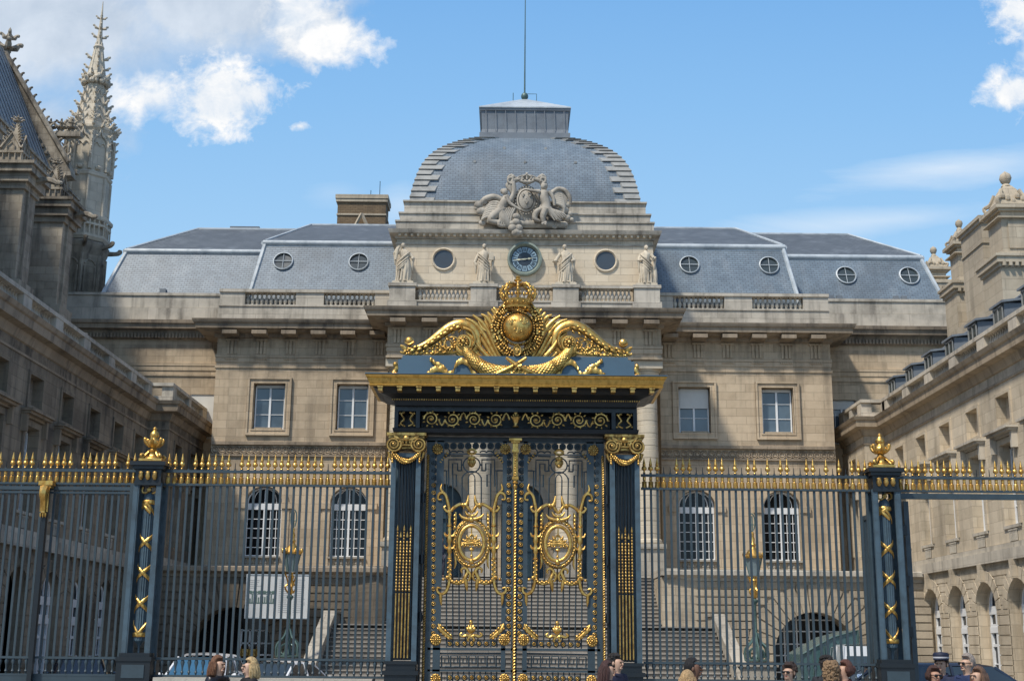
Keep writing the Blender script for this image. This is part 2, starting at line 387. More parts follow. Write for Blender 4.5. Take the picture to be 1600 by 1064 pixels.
# interiors behind openings (dark rooms)
m = MB()
for s in (-1, 1):
    m.cbox(PP, s*10-4.0, s*10+4.0, 4.2, 14.0, 0.75, 0.9); m.cbox(PR_, s*15.2-0.8, s*15.2+0.8, 11, 13.5, 0.6, 0.7)
m.cbox(PD, -6, 6, 4.2, 14, 0.8, 0.9)
obj_split('interior', m, M['black'], pal, lambda x,y,z: (round(x), round(y)))
# ---- long mouldings
def rect_prof(o, z0, z1, i=-0.05): return [(i,z0),(o,z0),(o,z1),(i,z1)]
Pl_c = [(XC-6.1,YP),(XC-6.1,YF),(XC+6.1,YF),(XC+6.1,YP)]
full = [(XC-22.15,YR),(XC-14.25,YR),(XC-14.25,YP),(XC-6.1,YP),(XC-6.1,YF),(XC+6.1,YF),(XC+6.1,YP),(XC+14.25,YP),(XC+14.25,YR),(XC+22.15,YR)]
ends = [full[0:2], full[8:10]]
mid = [full[1:5], full[5:9]]
big = [(0,15.62),(0.12,15.66),(0.14,15.82),(0.5,15.86),(0.52,15.9),(0.86,15.93),(0.88,16.14),(0.95,16.17),(1.0,16.26),(1.02,16.34),(0,16.42)]
endc = [(0,16.0),(0.16,16.05),(0.2,16.42),(0.48,16.46),(0.5,16.66),(0.58,16.7),(0.6,16.86),(0,16.95)]
m = MB()
m.sweep(full[1:9], big)
for p in ends: m.sweep(p, endc)
obj('cornice', m, M['cornice'], pal, 25)
m = MB()
m.sweep(full, rect_prof(0.06, 14.72, 14.86)); m.sweep(full, rect_prof(0.035, 14.5, 14.7)); m.sweep(full, rect_prof(0.05, 14.22, 14.32))
obj('architrave_band', m, M['stone'], pal)
m = MB()   # dentils under the end cornices and mutules under the middle one
for s in (-1, 1):
    for i in range(46):
        u = s*(14.5+i*0.165); m.cbox(PR_, u-0.045, u+0.045, 16.06, 16.27, -0.27, -0.1)
obj_split('dentil_row', m, M['cornice'], pal, lambda x,y,z: x > XC)
m = MB(); m2 = MB()
for s in (-1, 1):
    for i in range(6):
        u = s*(13.55-i*1.36)
        m.cbox(PP, u-0.34, u+0.34, 15.68, 15.86, -0.82, -0.1)
        for k in (-1,0,1): m2.cbox(PP, u+k*0.17-0.055, u+k*0.17+0.055, 14.88, 15.6, -0.07, 0)
        m2.cbox(PP, u-0.3, u+0.3, 15.5, 15.6, -0.1, 0)
        for k in range(6): m2.cbox(PP, u-0.25+k*0.1-0.03, u-0.25+k*0.1+0.03, 14.62, 14.7, -0.09, -0.03)
for i in range(9):
    u = -5.6+i*1.4
    m.cbox(PC, u-0.34, u+0.34, 15.68, 15.86, -0.82, -0.1)
    for k in (-1,0,1): m2.cbox(PC, u+k*0.17-0.055, u+k*0.17+0.055, 14.88, 15.6, -0.07, 0)
    m2.cbox(PC, u-0.3, u+0.3, 15.5, 15.6, -0.1, 0)
obj_split('mutule', m, M['cornice'], pal, lambda x,y,z: (round(x,2), round(y)))
TU = [XC+s*(13.55-i*1.36) for s in (-1,1) for i in range(6)]; TC = [XC-5.6+1.4*i for i in range(9)]
obj_split('triglyph', m2, M['stone'], pal, lambda x,y,z: (0, near(TU)(x)) if y > 56.8 else (1, near(TC)(x)))
# scroll band over the ground storey windows
m = MB(); sc = MB()
for s in (-1, 1):
    a, b = (6.2, 14.2) if s > 0 else (-14.2, -6.2)
    m.cbox(PP, a, b, 10.12, 10.2, -0.09, 0.0); m.cbox(PP, a, b, 10.64, 10.78, -0.14, 0.0)
    n = 25
    for i in range(n):
        u = a+(b-a)*(i+0.5)/n
        pts = [(u+(0.19-0.0075*k)*math.cos(R(200-s*0-k*33)), 10.41+(0.17-0.0068*k)*math.sin(R(200-k*33))) for k in range(18)]
        sc.tube([PP(x,z,-0.03) for x,z in pts], 0.025, 4)
        sc.tube([PP(u-0.19,10.34,-0.03),PP(u-0.1,10.24,-0.03),PP(u+0.05,10.22,-0.03),PP(u+0.16,10.3,-0.03)], 0.03, 4)
b_ = obj_split('scroll_band', m, M['cornice'], pal, lambda x,y,z: x > XC); c2_ = obj_split('scrollwork', sc, M['cornice'], b_[0], lambda x,y,z: x > XC); c2_[1].parent = b_[1]
# ---- parapets and balustrades
def mk_baluster(h, r=0.085):
    m = MB()
    m.box(-r*0.9, r*0.9, -r*0.9, r*0.9, 0, h*0.09)
    m.lathe((0,0,0), [(r*0.65,h*0.09),(r*0.5,h*0.16),(r*0.8,h*0.25),(r*1.02,h*0.38),(r*0.85,h*0.52),(r*0.5,h*0.68),(r*0.42,h*0.8),(r*0.65,h*0.86),(r*0.5,h*0.91)], 8)
    m.box(-r*0.9, r*0.9, -r*0.9, r*0.9, h*0.91, h)
    return m
def mesh_of(name, mb, mat, smooth=None):
    me = bpy.data.meshes.new(name); me.from_pydata(mb.v, [], mb.f); me.materials.append(mat)
    if smooth:
        me.polygons.foreach_set('use_smooth', [True]*len(me.polygons)); me.update(); me.set_sharp_from_angle(angle=R(smooth))
    me.update(); return me
bal_c = mesh_of('baluster', mk_baluster(0.66, 0.10), M['grey'], 50)
m = MB()
for s in (-1, 1):                                   # plain parapet of the recessed ends
    a, b = (14.25, 22.15) if s > 0 else (-22.15, -14.25)
    m.cbox(PR_, a, b, 16.95, 17.55, -0.12, 0.5); m.cbox(PR_, a, b, 17.55, 18.2, 0, 0.45); m.cbox(PR_, a, b, 18.2, 18.33, -0.06, 0.5)
    # pavilion
    a, b = (6.1, 14.3) if s > 0 else (-14.3, -6.1)
    m.cbox(PP, a, b, 16.42, 17.18, 0.0, 0.55); m.cbox(PP, a, b, 17.18, 17.26, -0.05, 0.5); m.cbox(PP, a, b, 17.86, 18.0, -0.07, 0.5)
    for x0, x1 in ((13.1,14.27),(9.4,10.7),(6.1,7.0)):
        a, b = sorted((s*x0, s*x1)); m.cbox(PP, a, b, 17.26, 17.86, 0.0, 0.45)
for u in (-5.5, -1.85, 1.85, 5.5):
    m.cbox(PC, u-0.58, u+0.58, 16.42, 17.52, -0.02, 0.62); m.cbox(PC, u-0.64, u+0.64, 17.52, 17.66, -0.08, 0.68)
    m.cbox(PC, u-0.66, u+0.66, 16.42, 16.86, -0.08, 0.6)
m.cbox(PC, -6.05, 6.05, 16.42, 16.8, 0.0, 0.55); m.cbox(PC, -6.05, 6.05, 16.8, 16.88, -0.04, 0.5); m.cbox(PC, -6.0, 6.0, 17.5, 17.62, -0.02, 0.5)
for s in (-1,1): m.cbox(PC, s*5.8-0.25, s*5.8+0.25, 16.42, 17.6, 0.6, 2.6)
par = obj('parapet', m, M['grey'], pal)
def bal_run(P, u0, u1, n, z, d, me, parent, sc=1.0):
    for i in range(n):
        u = u0+(u1-u0)*(i+0.5)/n; inst('baluster', me, parent, P(u, z, d), scale=(1,1,sc))
for a, b in ((-4.8,-2.55),(-1.15,1.15),(2.55,4.8)): bal_run(PC, a, b, 12, 16.88, 0.22, bal_c, par, 0.95)
for s in (-1, 1):
    for x0, x1 in ((7.0,9.4),(10.7,13.1)):
        a, b = sorted((s*x0, s*x1)); bal_run(PP, a, b, 11, 17.26, 0.22, bal_c, par, 0.92)
# ---- attic cornice and stepped base of the dome
att = [(XC-5.9,YA+9),(XC-5.9,YA),(XC+5.9,YA),(XC+5.9,YA+9)]
m = MB(); m.sweep(att, [(0,19.98),(0.06,20.0),(0.08,20.1),(0.32,20.2),(0.36,20.3),(0.38,20.38),(0,20.42)])
m.sweep(att, rect_prof(0.04, 19.74, 19.8))
k = MB()
for i in range(42): u = -5.75+i*0.2805; k.cbox(PA, u-0.055, u+0.055, 20.08, 20.2, -0.26, -0.05)
c_ = obj('attic_cornice', m, M['grey'], pal, 30); obj_split('dentil', k, M['attic'], c_, lambda x,y,z: round(x,2))
m = MB()
for hw, z0, z1, y in ((5.95,20.42,20.9,0.0),(5.8,20.9,21.32,0.12),(5.62,21.32,21.95,0.3)):
    m.cbox(PA, -hw, hw, z0, z1, y, 11.5)
for hw, z in ((6.0,20.84),(5.86,21.27),(5.68,21.9)): m.cbox(PA, -hw, hw, z, z+0.07, -0.05+(6.0-hw)*0.8, 11.5)
obj('dome_base', m, M['grey'], pal)
# ---- dome: square plan, curved flanks
YC = 62.1
def hip(px, py):
    w = 5.0
    for _ in range(30):
        x, z = at(px, py, YC-w); w = x-XC
    return w, z
prof = [hip(*p) for p in ((1001,330),(998,312),(993,292),(984,268),(971,249),(952,235),(928,225),(907,219.5),(889,217))]
prof = [(prof[0][0]+0.02, 21.9)]+prof
prof = smoothpts(prof, 5)
def dsq(w, z): return [(XC-w,YC-w,z),(XC+w,YC-w,z),(XC+w,YC+w,z),(XC-w,YC+w,z)]
m = MB(); m.grid([dsq(w,z) for w,z in prof], True, True)
dome = obj('dome', m, M['slate'], pal, 35)
hm = MB()
L = [0]; 
for i in range(1,len(prof)): L.append(L[-1]+math.hypot(prof[i][0]-prof[i-1][0], prof[i][1]-prof[i-1][1]))
def pat(t):
    t = min(max(t,0),L[-1])
    for i in range(1,len(prof)):
        if L[i] >= t:
            k = (t-L[i-1])/max(L[i]-L[i-1],1e-6); return (prof[i-1][0]+k*(prof[i][0]-prof[i-1][0]), prof[i-1][1]+k*(prof[i][1]-prof[i-1][1]))
    return prof[-1]
NS = 21
for i in range(NS):
    t0, t1 = L[-1]*i/NS, L[-1]*(i+0.97)/NS
    wd = (1.15 if i % 2 == 0 else 0.72)*(1-0.15*i/NS)
    (w0,z0),(w1,z1) = pat(t0), pat(t1)
    n = Vector((z1-z0, w0-w1)); n.normalize(); 
    e0, e1 = 0.03, 0.085       # each lead sheet kicks out at its foot
    a0 = (w0+n.x*e1, z0+n.y*e1); a1 = (w1+n.x*e0, z1+n.y*e0)
    for sx in (-1,1):
        for sy in (-1,1):
            # on the faces turned to +-Y, then +-X
            def q(w, z, inn, f):
                return (XC+sx*(w-inn), YC+sy*w, z) if f == 0 else (XC+sx*w, YC+sy*(w-inn), z)
            for f in (0,1):
                vs = [q(a0[0],a0[1],0,f), q(a0[0],a0[1],wd,f), q(a1[0],a1[1],wd,f), q(a1[0],a1[1],0,f),
                      q(w0-0.08,z0,0,f), q(w0-0.08,z0,wd,f), q(w1-0.08,z1,wd,f), q(w1-0.08,z1,0,f)]
                hm.add(vs, [(0,1,2,3),(0,1,5,4),(1,2,6,5),(2,3,7,6),(3,0,4,7)])
obj_split('lead_hip', hm, M['hip'], dome, lambda x,y,z: (x > XC, y > YC))
ZT = prof[-1][1]; WT = prof[-1][0]
m = MB()
m.grid([dsq(WT+0.06,ZT-0.12), dsq(WT+0.06,ZT+0.28), dsq(WT-0.02,ZT+0.3), dsq(WT-0.06,ZT+0.5), dsq(WT-0.02,ZT+1.44), dsq(WT+0.05,ZT+1.48), dsq(WT+0.07,ZT+1.6)], True, True)
for i in range(9):
    u = -WT+0.25+i*(2*WT-0.5)/8
    m.add([(XC+u-0.02,YC-WT-0.06,ZT+0.3),(XC+u+0.02,YC-WT-0.06,ZT+0.3),(XC+u+0.02,YC-WT-0.05,ZT+1.45),(XC+u-0.02,YC-WT-0.05,ZT+1.45)], [(0,1,2,3)])
lan = obj('roof_lantern', m, M['lead_dark'], pal)
m = MB(); m.grid([dsq(WT+0.1,ZT+1.6), dsq(WT+0.1,ZT+1.66), dsq(0.12,at(824,157,62.1)[1])], True, True); obj('lantern_roof', m, M['lead'], lan)
ZB_ = at(824,157,62.1)[1]
m = MB(); m.ell((XC,YC,ZB_+.2), .19,.19,.22, 12, 8); m.tube([(XC,YC,ZB_-.2),(XC,YC,ZB_+.15)], 0.09, 8); ballm = m
m = MB(); m.tube([(XC,YC,ZB_),(XC,YC,ZT+5),(XC,YC,ZT+9.5)], [0.045,0.035,0.02], 6); m.tube([(XC,YC,ZB_+.35),(XC+0.62,YC,ZB_+.35),(XC+0.62,YC,ZB_-.3)],0.018,4); m.tube([(XC-0.6,YC,ZB_-.3),(XC-0.6,YC,ZB_+.4)],0.018,4)
fp = obj('flagpole', m, M['iron_green'], pal); obj('ball', ballm, M['iron_green'], fp, 60)
m = MB()
for u, zz in ((-2.4,24.2),(0,24.2),(2.4,24.2),(-1.0,25.2),(1.0,25.2)):
    for i in range(1,len(prof)):
        if prof[i][1] >= zz: break
    w = prof[i][0]; m.box(XC+u-0.06, XC+u+0.06, YC-w-0.12, YC-w+0.1, zz-0.06, zz+0.06)
obj_split('roof_hook', m, M['hip'], dome, lambda x,y,z: (round(x,1),round(z,1)))
# ---- mansard roofs
def hexa(m, p): m.add(p, [(0,3,2,1),(4,5,6,7),(0,1,5,4),(1,2,6,5),(2,3,7,6),(3,0,4,7)])
m = MB(); flat = MB(); roll = MB(); hp = MB()
def mans(y0, hw0, z0, y1, hw1, z1, yr, hwr, zr):
    m.add([(XC-hw0,y0,z0),(XC+hw0,y0,z0),(XC+hw1,y1,z1),(XC-hw1,y1,z1),(XC-hw0,77,z0),(XC+hw0,77,z0),(XC+hw1,76,z1),(XC-hw1,76,z1)],
          [(0,1,2,3),(0,3,7,4),(1,5,6,2)])
    flat.add([(XC-hw1,y1,z1+.12),(XC+hw1,y1,z1+.12),(XC+hwr,yr,zr),(XC-hwr,yr,zr),(XC-hw1,76,z1+.12),(XC+hw1,76,z1+.12),(XC+hwr,72,zr),(XC-hwr,72,zr)],
          [(0,1,2,3),(0,3,7,4),(1,5,6,2),(2,6,7,3),(0,1,5,4)])
    roll.tube([(XC-hw1-.08,y1,z1+.02),(XC+hw1+.08,y1,z1+.02)], 0.15, 10)
    roll.box(XC-hw1-.05, XC+hw1+.05, y1-0.06, y1+0.02, z1-0.28, z1-0.1)
    for s in (-1,1):
        roll.tube([(XC+s*(hw1+.06),y1,z1+.02),(XC+s*(hw1+.06),76,z1+.02)], 0.15, 8)
        hp.tube([(XC+s*hw0,y0,z0),(XC+s*hw1,y1,z1)], 0.11, 6); hp.tube([(XC+s*hw1,y1,z1+.14),(XC+s*hwr,yr,zr)], 0.07, 6)
    hp.tube([(XC-hwr,yr,zr),(XC+hwr,yr,zr)], 0.07, 6)
x0, z0 = at(165,457,60.6); x1, z1 = at(205,372,61.9)
mans(60.6, 20.8, 18.1, 61.9, 20.05, 21.0, 66.5, 17.7, 23.75)
mans(58.6, 13.1, 17.6, 59.8, 12.65, 20.83, 65.5, 11.4, 23.7)
roof = obj('roof', m, M['slate'], pal); obj('upper_slope', flat, M['slate_flat'], roof); obj('ridge_roll', roll, M['lead'], roof, 40); obj('lead_hip', hp, M['lead'], roof, 40)
m = MB(); m.box(XC-16.0, XC-14.4, 66.6, 67.0, 23.7, 23.95); obj('roof_hatch', m, M['lead_dark'], roof)
def oeil(x, z, Y, r, slope):
    f = MB(); g = MB()
    def c(rr, d, n=28): return [(XC+x+rr*math.cos(2*PI*k/n), Y-d+slope*(rr*math.sin(2*PI*k/n)), z+rr*math.sin(2*PI*k/n)) for k in range(n)]
    f.grid([c(r*1.14,-0.02), c(r*1.12,0.10), c(r*1.02,0.12), c(r*1.0,0.02)], True)
    n = 28; f.tube([(XC+x-r,Y-0.06,z),(XC+x+r,Y-0.06,z)], 0.022, 4); f.tube([(XC+x,Y-0.06-slope*r,z-r),(XC+x,Y-0.06+slope*r,z+r)], 0.015, 4)
    w = obj('round_window', f, M['lead'], pal, 40); g.add(c(r,0.01), [tuple(range(n))]); obj('pane', g, M['glass_round'], w)
sl = (59.8-58.6)/(20.83-17.6)
for x in (-11.65,-8.0,8.0,11.85): oeil(x, 19.82, 58.6+sl*(19.82-17.6), 0.43, sl)
sl = 1.3/2.9
for x in (16.1,19.25): oeil(x, 19.95, 60.6+sl*(19.95-18.1), 0.45, sl)
m = MB()
for x in (14.6,15.0,15.4,18.2,18.6): m.box(XC+x, XC+x+0.25, 60.7, 61.0, 18.3, 18.72)
m.box(XC-17.9,XC-17.6,60.7,61.0,18.3,18.75); obj('roof_vent', m, M['lead_dark'], roof)
# ---- attic discs and clock
def ring(m, cx, cz, Y, r0, r1, d0, d1, n=36):
    def c(rr, y): return [(cx+rr*math.cos(2*PI*k/n), y, cz+rr*math.sin(2*PI*k/n)) for k in range(n)]
    m.grid([c(r1,Y), c(r1*0.99,Y-d1), c((r0+r1)/2,Y-d1-0.02), c(r0,Y-d0), c(r0,Y+0.02)], True)
def disc(m, cx, cz, Y, r, n=36): m.add([(cx+r*math.cos(2*PI*k/n), Y, cz+r*math.sin(2*PI*k/n)) for k in range(n)], [tuple(range(n))])
for u in (-3.72, 3.72):
    m = MB(); ring(m, XC+u, 19.03, YA, 0.44, 0.55, 0.02, 0.07); w = obj('oculus', m, M['attic'], pal, 40)
    m = MB(); disc(m, XC+u, 19.03, YA-0.012, 0.45); obj('louvre', m, M['oculus'], w)
m = MB(); CZ = 19.05; cx = XC
ring(m, cx, CZ, YA, 0.62, 0.80, 0.10, 0.2); clock = obj('clock', m, M['clock_rim'], pal, 40)
m = MB(); disc(m, cx, CZ, YA-0.06, 0.63); obj('clock_face', m, M['clock_dark'], clock)
m = MB(); num = MB()
rom = ['XII','I','II','III','IIII','V','VI','VII','VIII','IX','X','XI']
for i in range(12):
    a = R(90-30*i); ra, rb = 0.33, 0.575
    n = 5; da = R(12.3)
    pts = [(cx+ra*math.cos(a+da*(k/n*2-1)), CZ+ra*math.sin(a+da*(k/n*2-1))) for k in range(n+1)]+[(cx+rb*math.cos(a-da*(k/n*2-1)), CZ+rb*math.sin(a-da*(k/n*2-1))) for k in range(n+1)]
    m.add([(x,YA-0.075,z) for x,z in pts], [tuple(range(len(pts)))])
    er, et = Vector((math.cos(a),math.sin(a))), Vector((math.sin(a),-math.cos(a)))
    def stroke(p, q, w=0.011):
        P0 = Vector((cx,CZ))+er*p[1]+et*p[0]; P1 = Vector((cx,CZ))+er*q[1]+et*q[0]; d = (P1-P0).normalized(); nn = Vector((-d.y,d.x))*w
        num.add([(v.x,YA-0.082,v.y) for v in (P0+nn,P1+nn,P1-nn,P0-nn)], [(0,1,2,3)])
    wds = {'I':0.036,'V':0.075,'X':0.075}; tot = sum(wds[c] for c in rom[i]); o = -tot/2; lo, hi = 0.375, 0.53
    for c in rom[i]:
        w = wds[c]; c0 = o+w/2
        if c == 'I': stroke((c0,lo),(c0,hi))
        elif c == 'V': stroke((c0-0.028,hi),(c0,lo)); stroke((c0+0.028,hi),(c0,lo),0.006)
        else: stroke((c0-0.028,hi),(c0+0.028,lo)); stroke((c0+0.028,hi),(c0-0.028,lo),0.006)
        o += w
obj('numeral_plates', m, M['clock_face'], clock); obj('numeral_set', num, M['clock_dark'], clock)
m = MB()
def hand(deg, ln, w, back):
    a = R(deg); e = Vector((math.cos(a),math.sin(a))); n = Vector((-e.y,e.x))
    pts = [(-back,w*0.5),(-back*0.4,w),(0,w*1.5),(ln*0.3,w*0.6),(ln*0.5,w*1.7),(ln*0.65,w*0.6),(ln,w*0.1)]
    P = [e*a_+n*b_ for a_,b_ in pts]+[e*a_-n*b_ for a_,b_ in reversed(pts)]
    m.add([(cx+p.x,YA-0.095-(0.01 if ln > .45 else 0),CZ+p.y) for p in P], [tuple(range(len(P)))])
hand(90-30*(2+44/60), 0.40, 0.03, 0.1); hand(90-6*44, 0.56, 0.024, 0.14)
obj('clock_hands', m, M['pale_gold'], clock)
# ---- windows
def window(parent, P, uc, w, z0, z1, arch=0, d=0.28, cols=2, rows=3, mat='white_paint', gmat='glass', blind=0.0, transom=None, fr=0.06, mun=0.022, leaves=2):
    f = MB(); h = w/2; zt = z1-arch
    def bar(u0,u1,za,zb,t=0.05): f.cbox(P, u0, u1, za, zb, d-t, d)
    bar(uc-h,uc-h+fr,z0,zt); bar(uc+h-fr,uc+h,z0,zt); bar(uc-h,uc+h,z0,z0+fr*1.3,0.06)
    tr = transom if transom else None
    ztop = zt
    if arch:
        N = 14
        a0 = [(uc-h*math.cos(PI*k/N), zt+arch*math.sin(PI*k/N)) for k in range(N+1)]
        a1 = [(uc-(h-fr)*math.cos(PI*k/N), zt+(arch-fr)*math.sin(PI*k/N)) for k in range(N+1)]
        f.grid([[P(u,z,d) for u,z in a0],[P(u,z,d-0.05) for u,z in a0],[P(u,z,d-0.05) for u,z in a1],[P(u,z,d) for u,z in a1]])
        bar(uc-h,uc+h,zt-0.30,zt-0.02,0.07); ztop = zt-0.3
        bar(uc-mun,uc+mun,zt,z1-0.03,0.04)
        for s in (-1,1):
            pts = [(uc+s*(0.02+h*0.62*math.sin(R(k*15))), zt+arch*0.93-(arch*0.93)*(1-math.cos(R(k*15)))*1.0) for k in range(7)]
            f.tube([P(u,z,d-0.03) for u,z in pts], mun*0.8, 4)
    else: bar(uc-h,uc+h,z1-fr,z1)
    bar(uc-fr*0.75,uc+fr*0.75,z0,ztop,0.065) if leaves == 2 else None
    half = h
    for s in ((-1,1) if leaves == 2 else (0,)):
        a, b = (uc-h, uc+h) if s == 0 else ((uc-h, uc) if s < 0 else (uc, uc+h))
        for k in range(1, cols): u = a+(b-a)*k/cols; bar(u-mun/2,u+mun/2,z0,ztop,0.03)
    for k in range(1, rows): z = z0+(ztop-z0)*k/rows; bar(uc-h,uc+h,z-mun*0.6,z+mun*0.6,0.035)
    wo = obj('window', f, M[mat], parent)
    g = MB(); 
    if arch: g.fan(P, [(uc-h,z0)]+a0+[(uc+h,z0)], d+0.004)
    else: g.fan(P, [(uc-h,z0),(uc-h,z1),(uc+h,z1),(uc+h,z0)], d+0.004)
    obj('pane', g, M[gmat], wo)
    if blind > 0:
        b = MB(); b.cbox(P, uc-h+0.03, uc+h-0.03, z1-(z1-z0)*blind, z1-0.02, d-0.085, d-0.07); obj('blind', b, M['blind'], wo)
    return wo
def surround(m, P, uc, w, z0, z1, t=0.28, p=0.07):
    h = w/2
    for (a,b,pp) in ((0,t,p),(t-0.09,t,p+0.06),(0,0.06,p+0.03)):
        m.cbox(P, uc-h-b, uc-h-a, z0-b, z1+b, -pp, 0.0); m.cbox(P, uc+h+a, uc+h+b, z0-b, z1+b, -pp, 0.0)
        m.cbox(P, uc-h-a, uc+h+a, z1+a, z1+b, -pp, 0.0); m.cbox(P, uc-h-a, uc+h+a, z0-b, z0-a, -pp, 0.0)
m = MB()
for i, x in enumerate(LWINX):
    surround(m, PP, x, 1.46, 11.36, 13.5)
    window(pal, PP, x, 1.38, 11.4, 13.47, 0, 0.3, 1, 3, gmat='glass_sky', blind=(0,0,0.45,0)[i] if i == 2 else 0.07)
    m.cbox(PP, x-0.62, x+0.62, 11.33, 11.45, -0.02, 0.2)
    # round head hood of the tall windows with imposts
    zt = 8.76-0.72
    o = arcpts(x, zt, 1.12, 1.02, 0, 180, 16); i_ = arcpts(x, zt, 0.83, 0.72, 0, 180, 16)
    m.grid([[PP(u,z,0.0) for u,z in o],[PP(u,z,-0.07) for u,z in o],[PP(u,z,-0.07) for u,z in i_],[PP(u,z,0.0) for u,z in i_]])
    for s in (-1,1): m.cbox(PP, x+s*1.05-0.24, x+s*1.05+0.24, zt-0.28, zt, -0.11, 0.02); m.cbox(PP, x+s*1.0-0.17, x+s*1.0+0.17, 5.0, zt-0.28, -0.045, 0.0)
    window(pal, PP, x, 1.62, 5.62, 8.74, 0.71, 0.32, 3, 5, mun=0.028)
obj_split('window_surround', m, M['stone'], pal, lambda x,y,z: (near([XC+u for u in LWINX])(x), z > 10))
m = MB()
for s in (-1,1): m.cbox(PP, s*10.2-4.0, s*10.2+4.0, 4.6, 5.1, -0.14, 0.0); m.cbox(PP, s*10.2-4.0, s*10.2+4.0, 5.1, 5.22, -0.18, 0.0)
obj_split('plinth', m, M['white_stone'], pal, lambda x,y,z: x > XC)
sb = mesh_of('small_baluster', mk_baluster(0.36, 0.07), M['white_stone'], 50)
for x in LWINX:
    m = MB(); m.cbox(PP, x-0.85, x+0.85, 5.55, 5.63, -0.16, 0.3); m.cbox(PP, x-0.85, x+0.85, 5.2, 5.24, -0.1, 0.3)
    k = obj('window_balustrade', m, M['white_stone'], pal)
    for i in range(7): inst('baluster', sb, k, PP(x-0.66+i*0.22, 5.22, -0.02))
m = MB(); m.cbox(PR_, -15.85, -14.55, 11.2, 13.35, 0.05, 0.12); obj('blind_panel', m, M['blind'], pal)
window(pal, PR_, 15.2, 1.28, 11.22, 13.33, 0, 0.2, 2, 3, gmat='glass_sky', blind=0.2)
# ---- portico: four columns with pedestals, three doors
for u in (-5.5,-1.9,1.9,5.5):
    cx_, cy_ = XC+u, YF+0.75
    m = MB(); prof_c = [(0.56,6.15),(0.60,6.22),(0.58,6.34),(0.50,6.4)]
    zz = 6.4
    while zz < 12.9:
        r = 0.50-0.07*((zz-6.4)/7.0)**1.5
        prof_c += [(r-0.012,zz),(r,zz+0.015),(r,zz+0.53),(r-0.012,zz+0.545)]; zz += 0.55
    prof_c += [(0.43,13.1),(0.49,13.18),(0.44,13.24),(0.44,13.5),(0.52,13.62),(0.62,13.86)]
    m.lathe((cx_,cy_,0), prof_c, 24); m.box(cx_-0.66,cx_+0.66,cy_-0.66,cy_+0.66,13.86,14.2)
    cap = obj('column', m, M['column'], pal, 18)
    m = MB(); m.box(cx_-0.66,cx_+0.66,cy_-0.66,cy_+0.66,4.7,5.0); m.box(cx_-0.58,cx_+0.58,cy_-0.58,cy_+0.58,5.0,5.95); m.box(cx_-0.68,cx_+0.68,cy_-0.68,cy_+0.68,5.95,6.15)
    obj('pedestal', m, M['white_stone'], cap)
m = MB()
for x in (-3.75,0,3.75):
    zt = 9.1-0.97; o = arcpts(x, zt, 1.3, 1.3, 0, 180, 18); i_ = arcpts(x, zt, 0.97, 0.97, 0, 180, 18)
    m.grid([[PD(u,z,0.0) for u,z in o],[PD(u,z,-0.08) for u,z in o],[PD(u,z,-0.08) for u,z in i_],[PD(u,z,0.0) for u,z in i_]])
    f = MB(); f.fan(PD, [(x-0.97,4.7)]+arcpts(x,zt,0.97,0.97,180,0,16)+[(x+0.97,4.7)], 0.3)
    for s in (-1,1):
        for z0_, z1_ in ((4.9,5.9),(6.05,7.3)): f.cbox(PD, x+s*0.49-0.34, x+s*0.49+0.34, z0_, z1_, 0.24, 0.3)
    f.cbox(PD, x-0.03, x+0.03, 4.7, 7.5, 0.22, 0.3); f.cbox(PD, x-0.97, x+0.97, 7.5, 7.7, 0.2, 0.3); f.tube([PD(x,7.7,0.27),PD(x,9.05,0.27)],0.03,4)
    obj('door', f, M['door'], pal)
obj_split('door_arch', m, M['white_stone'], pal, lambda x,y,z: near([XC-3.75,XC,XC+3.75])(x))
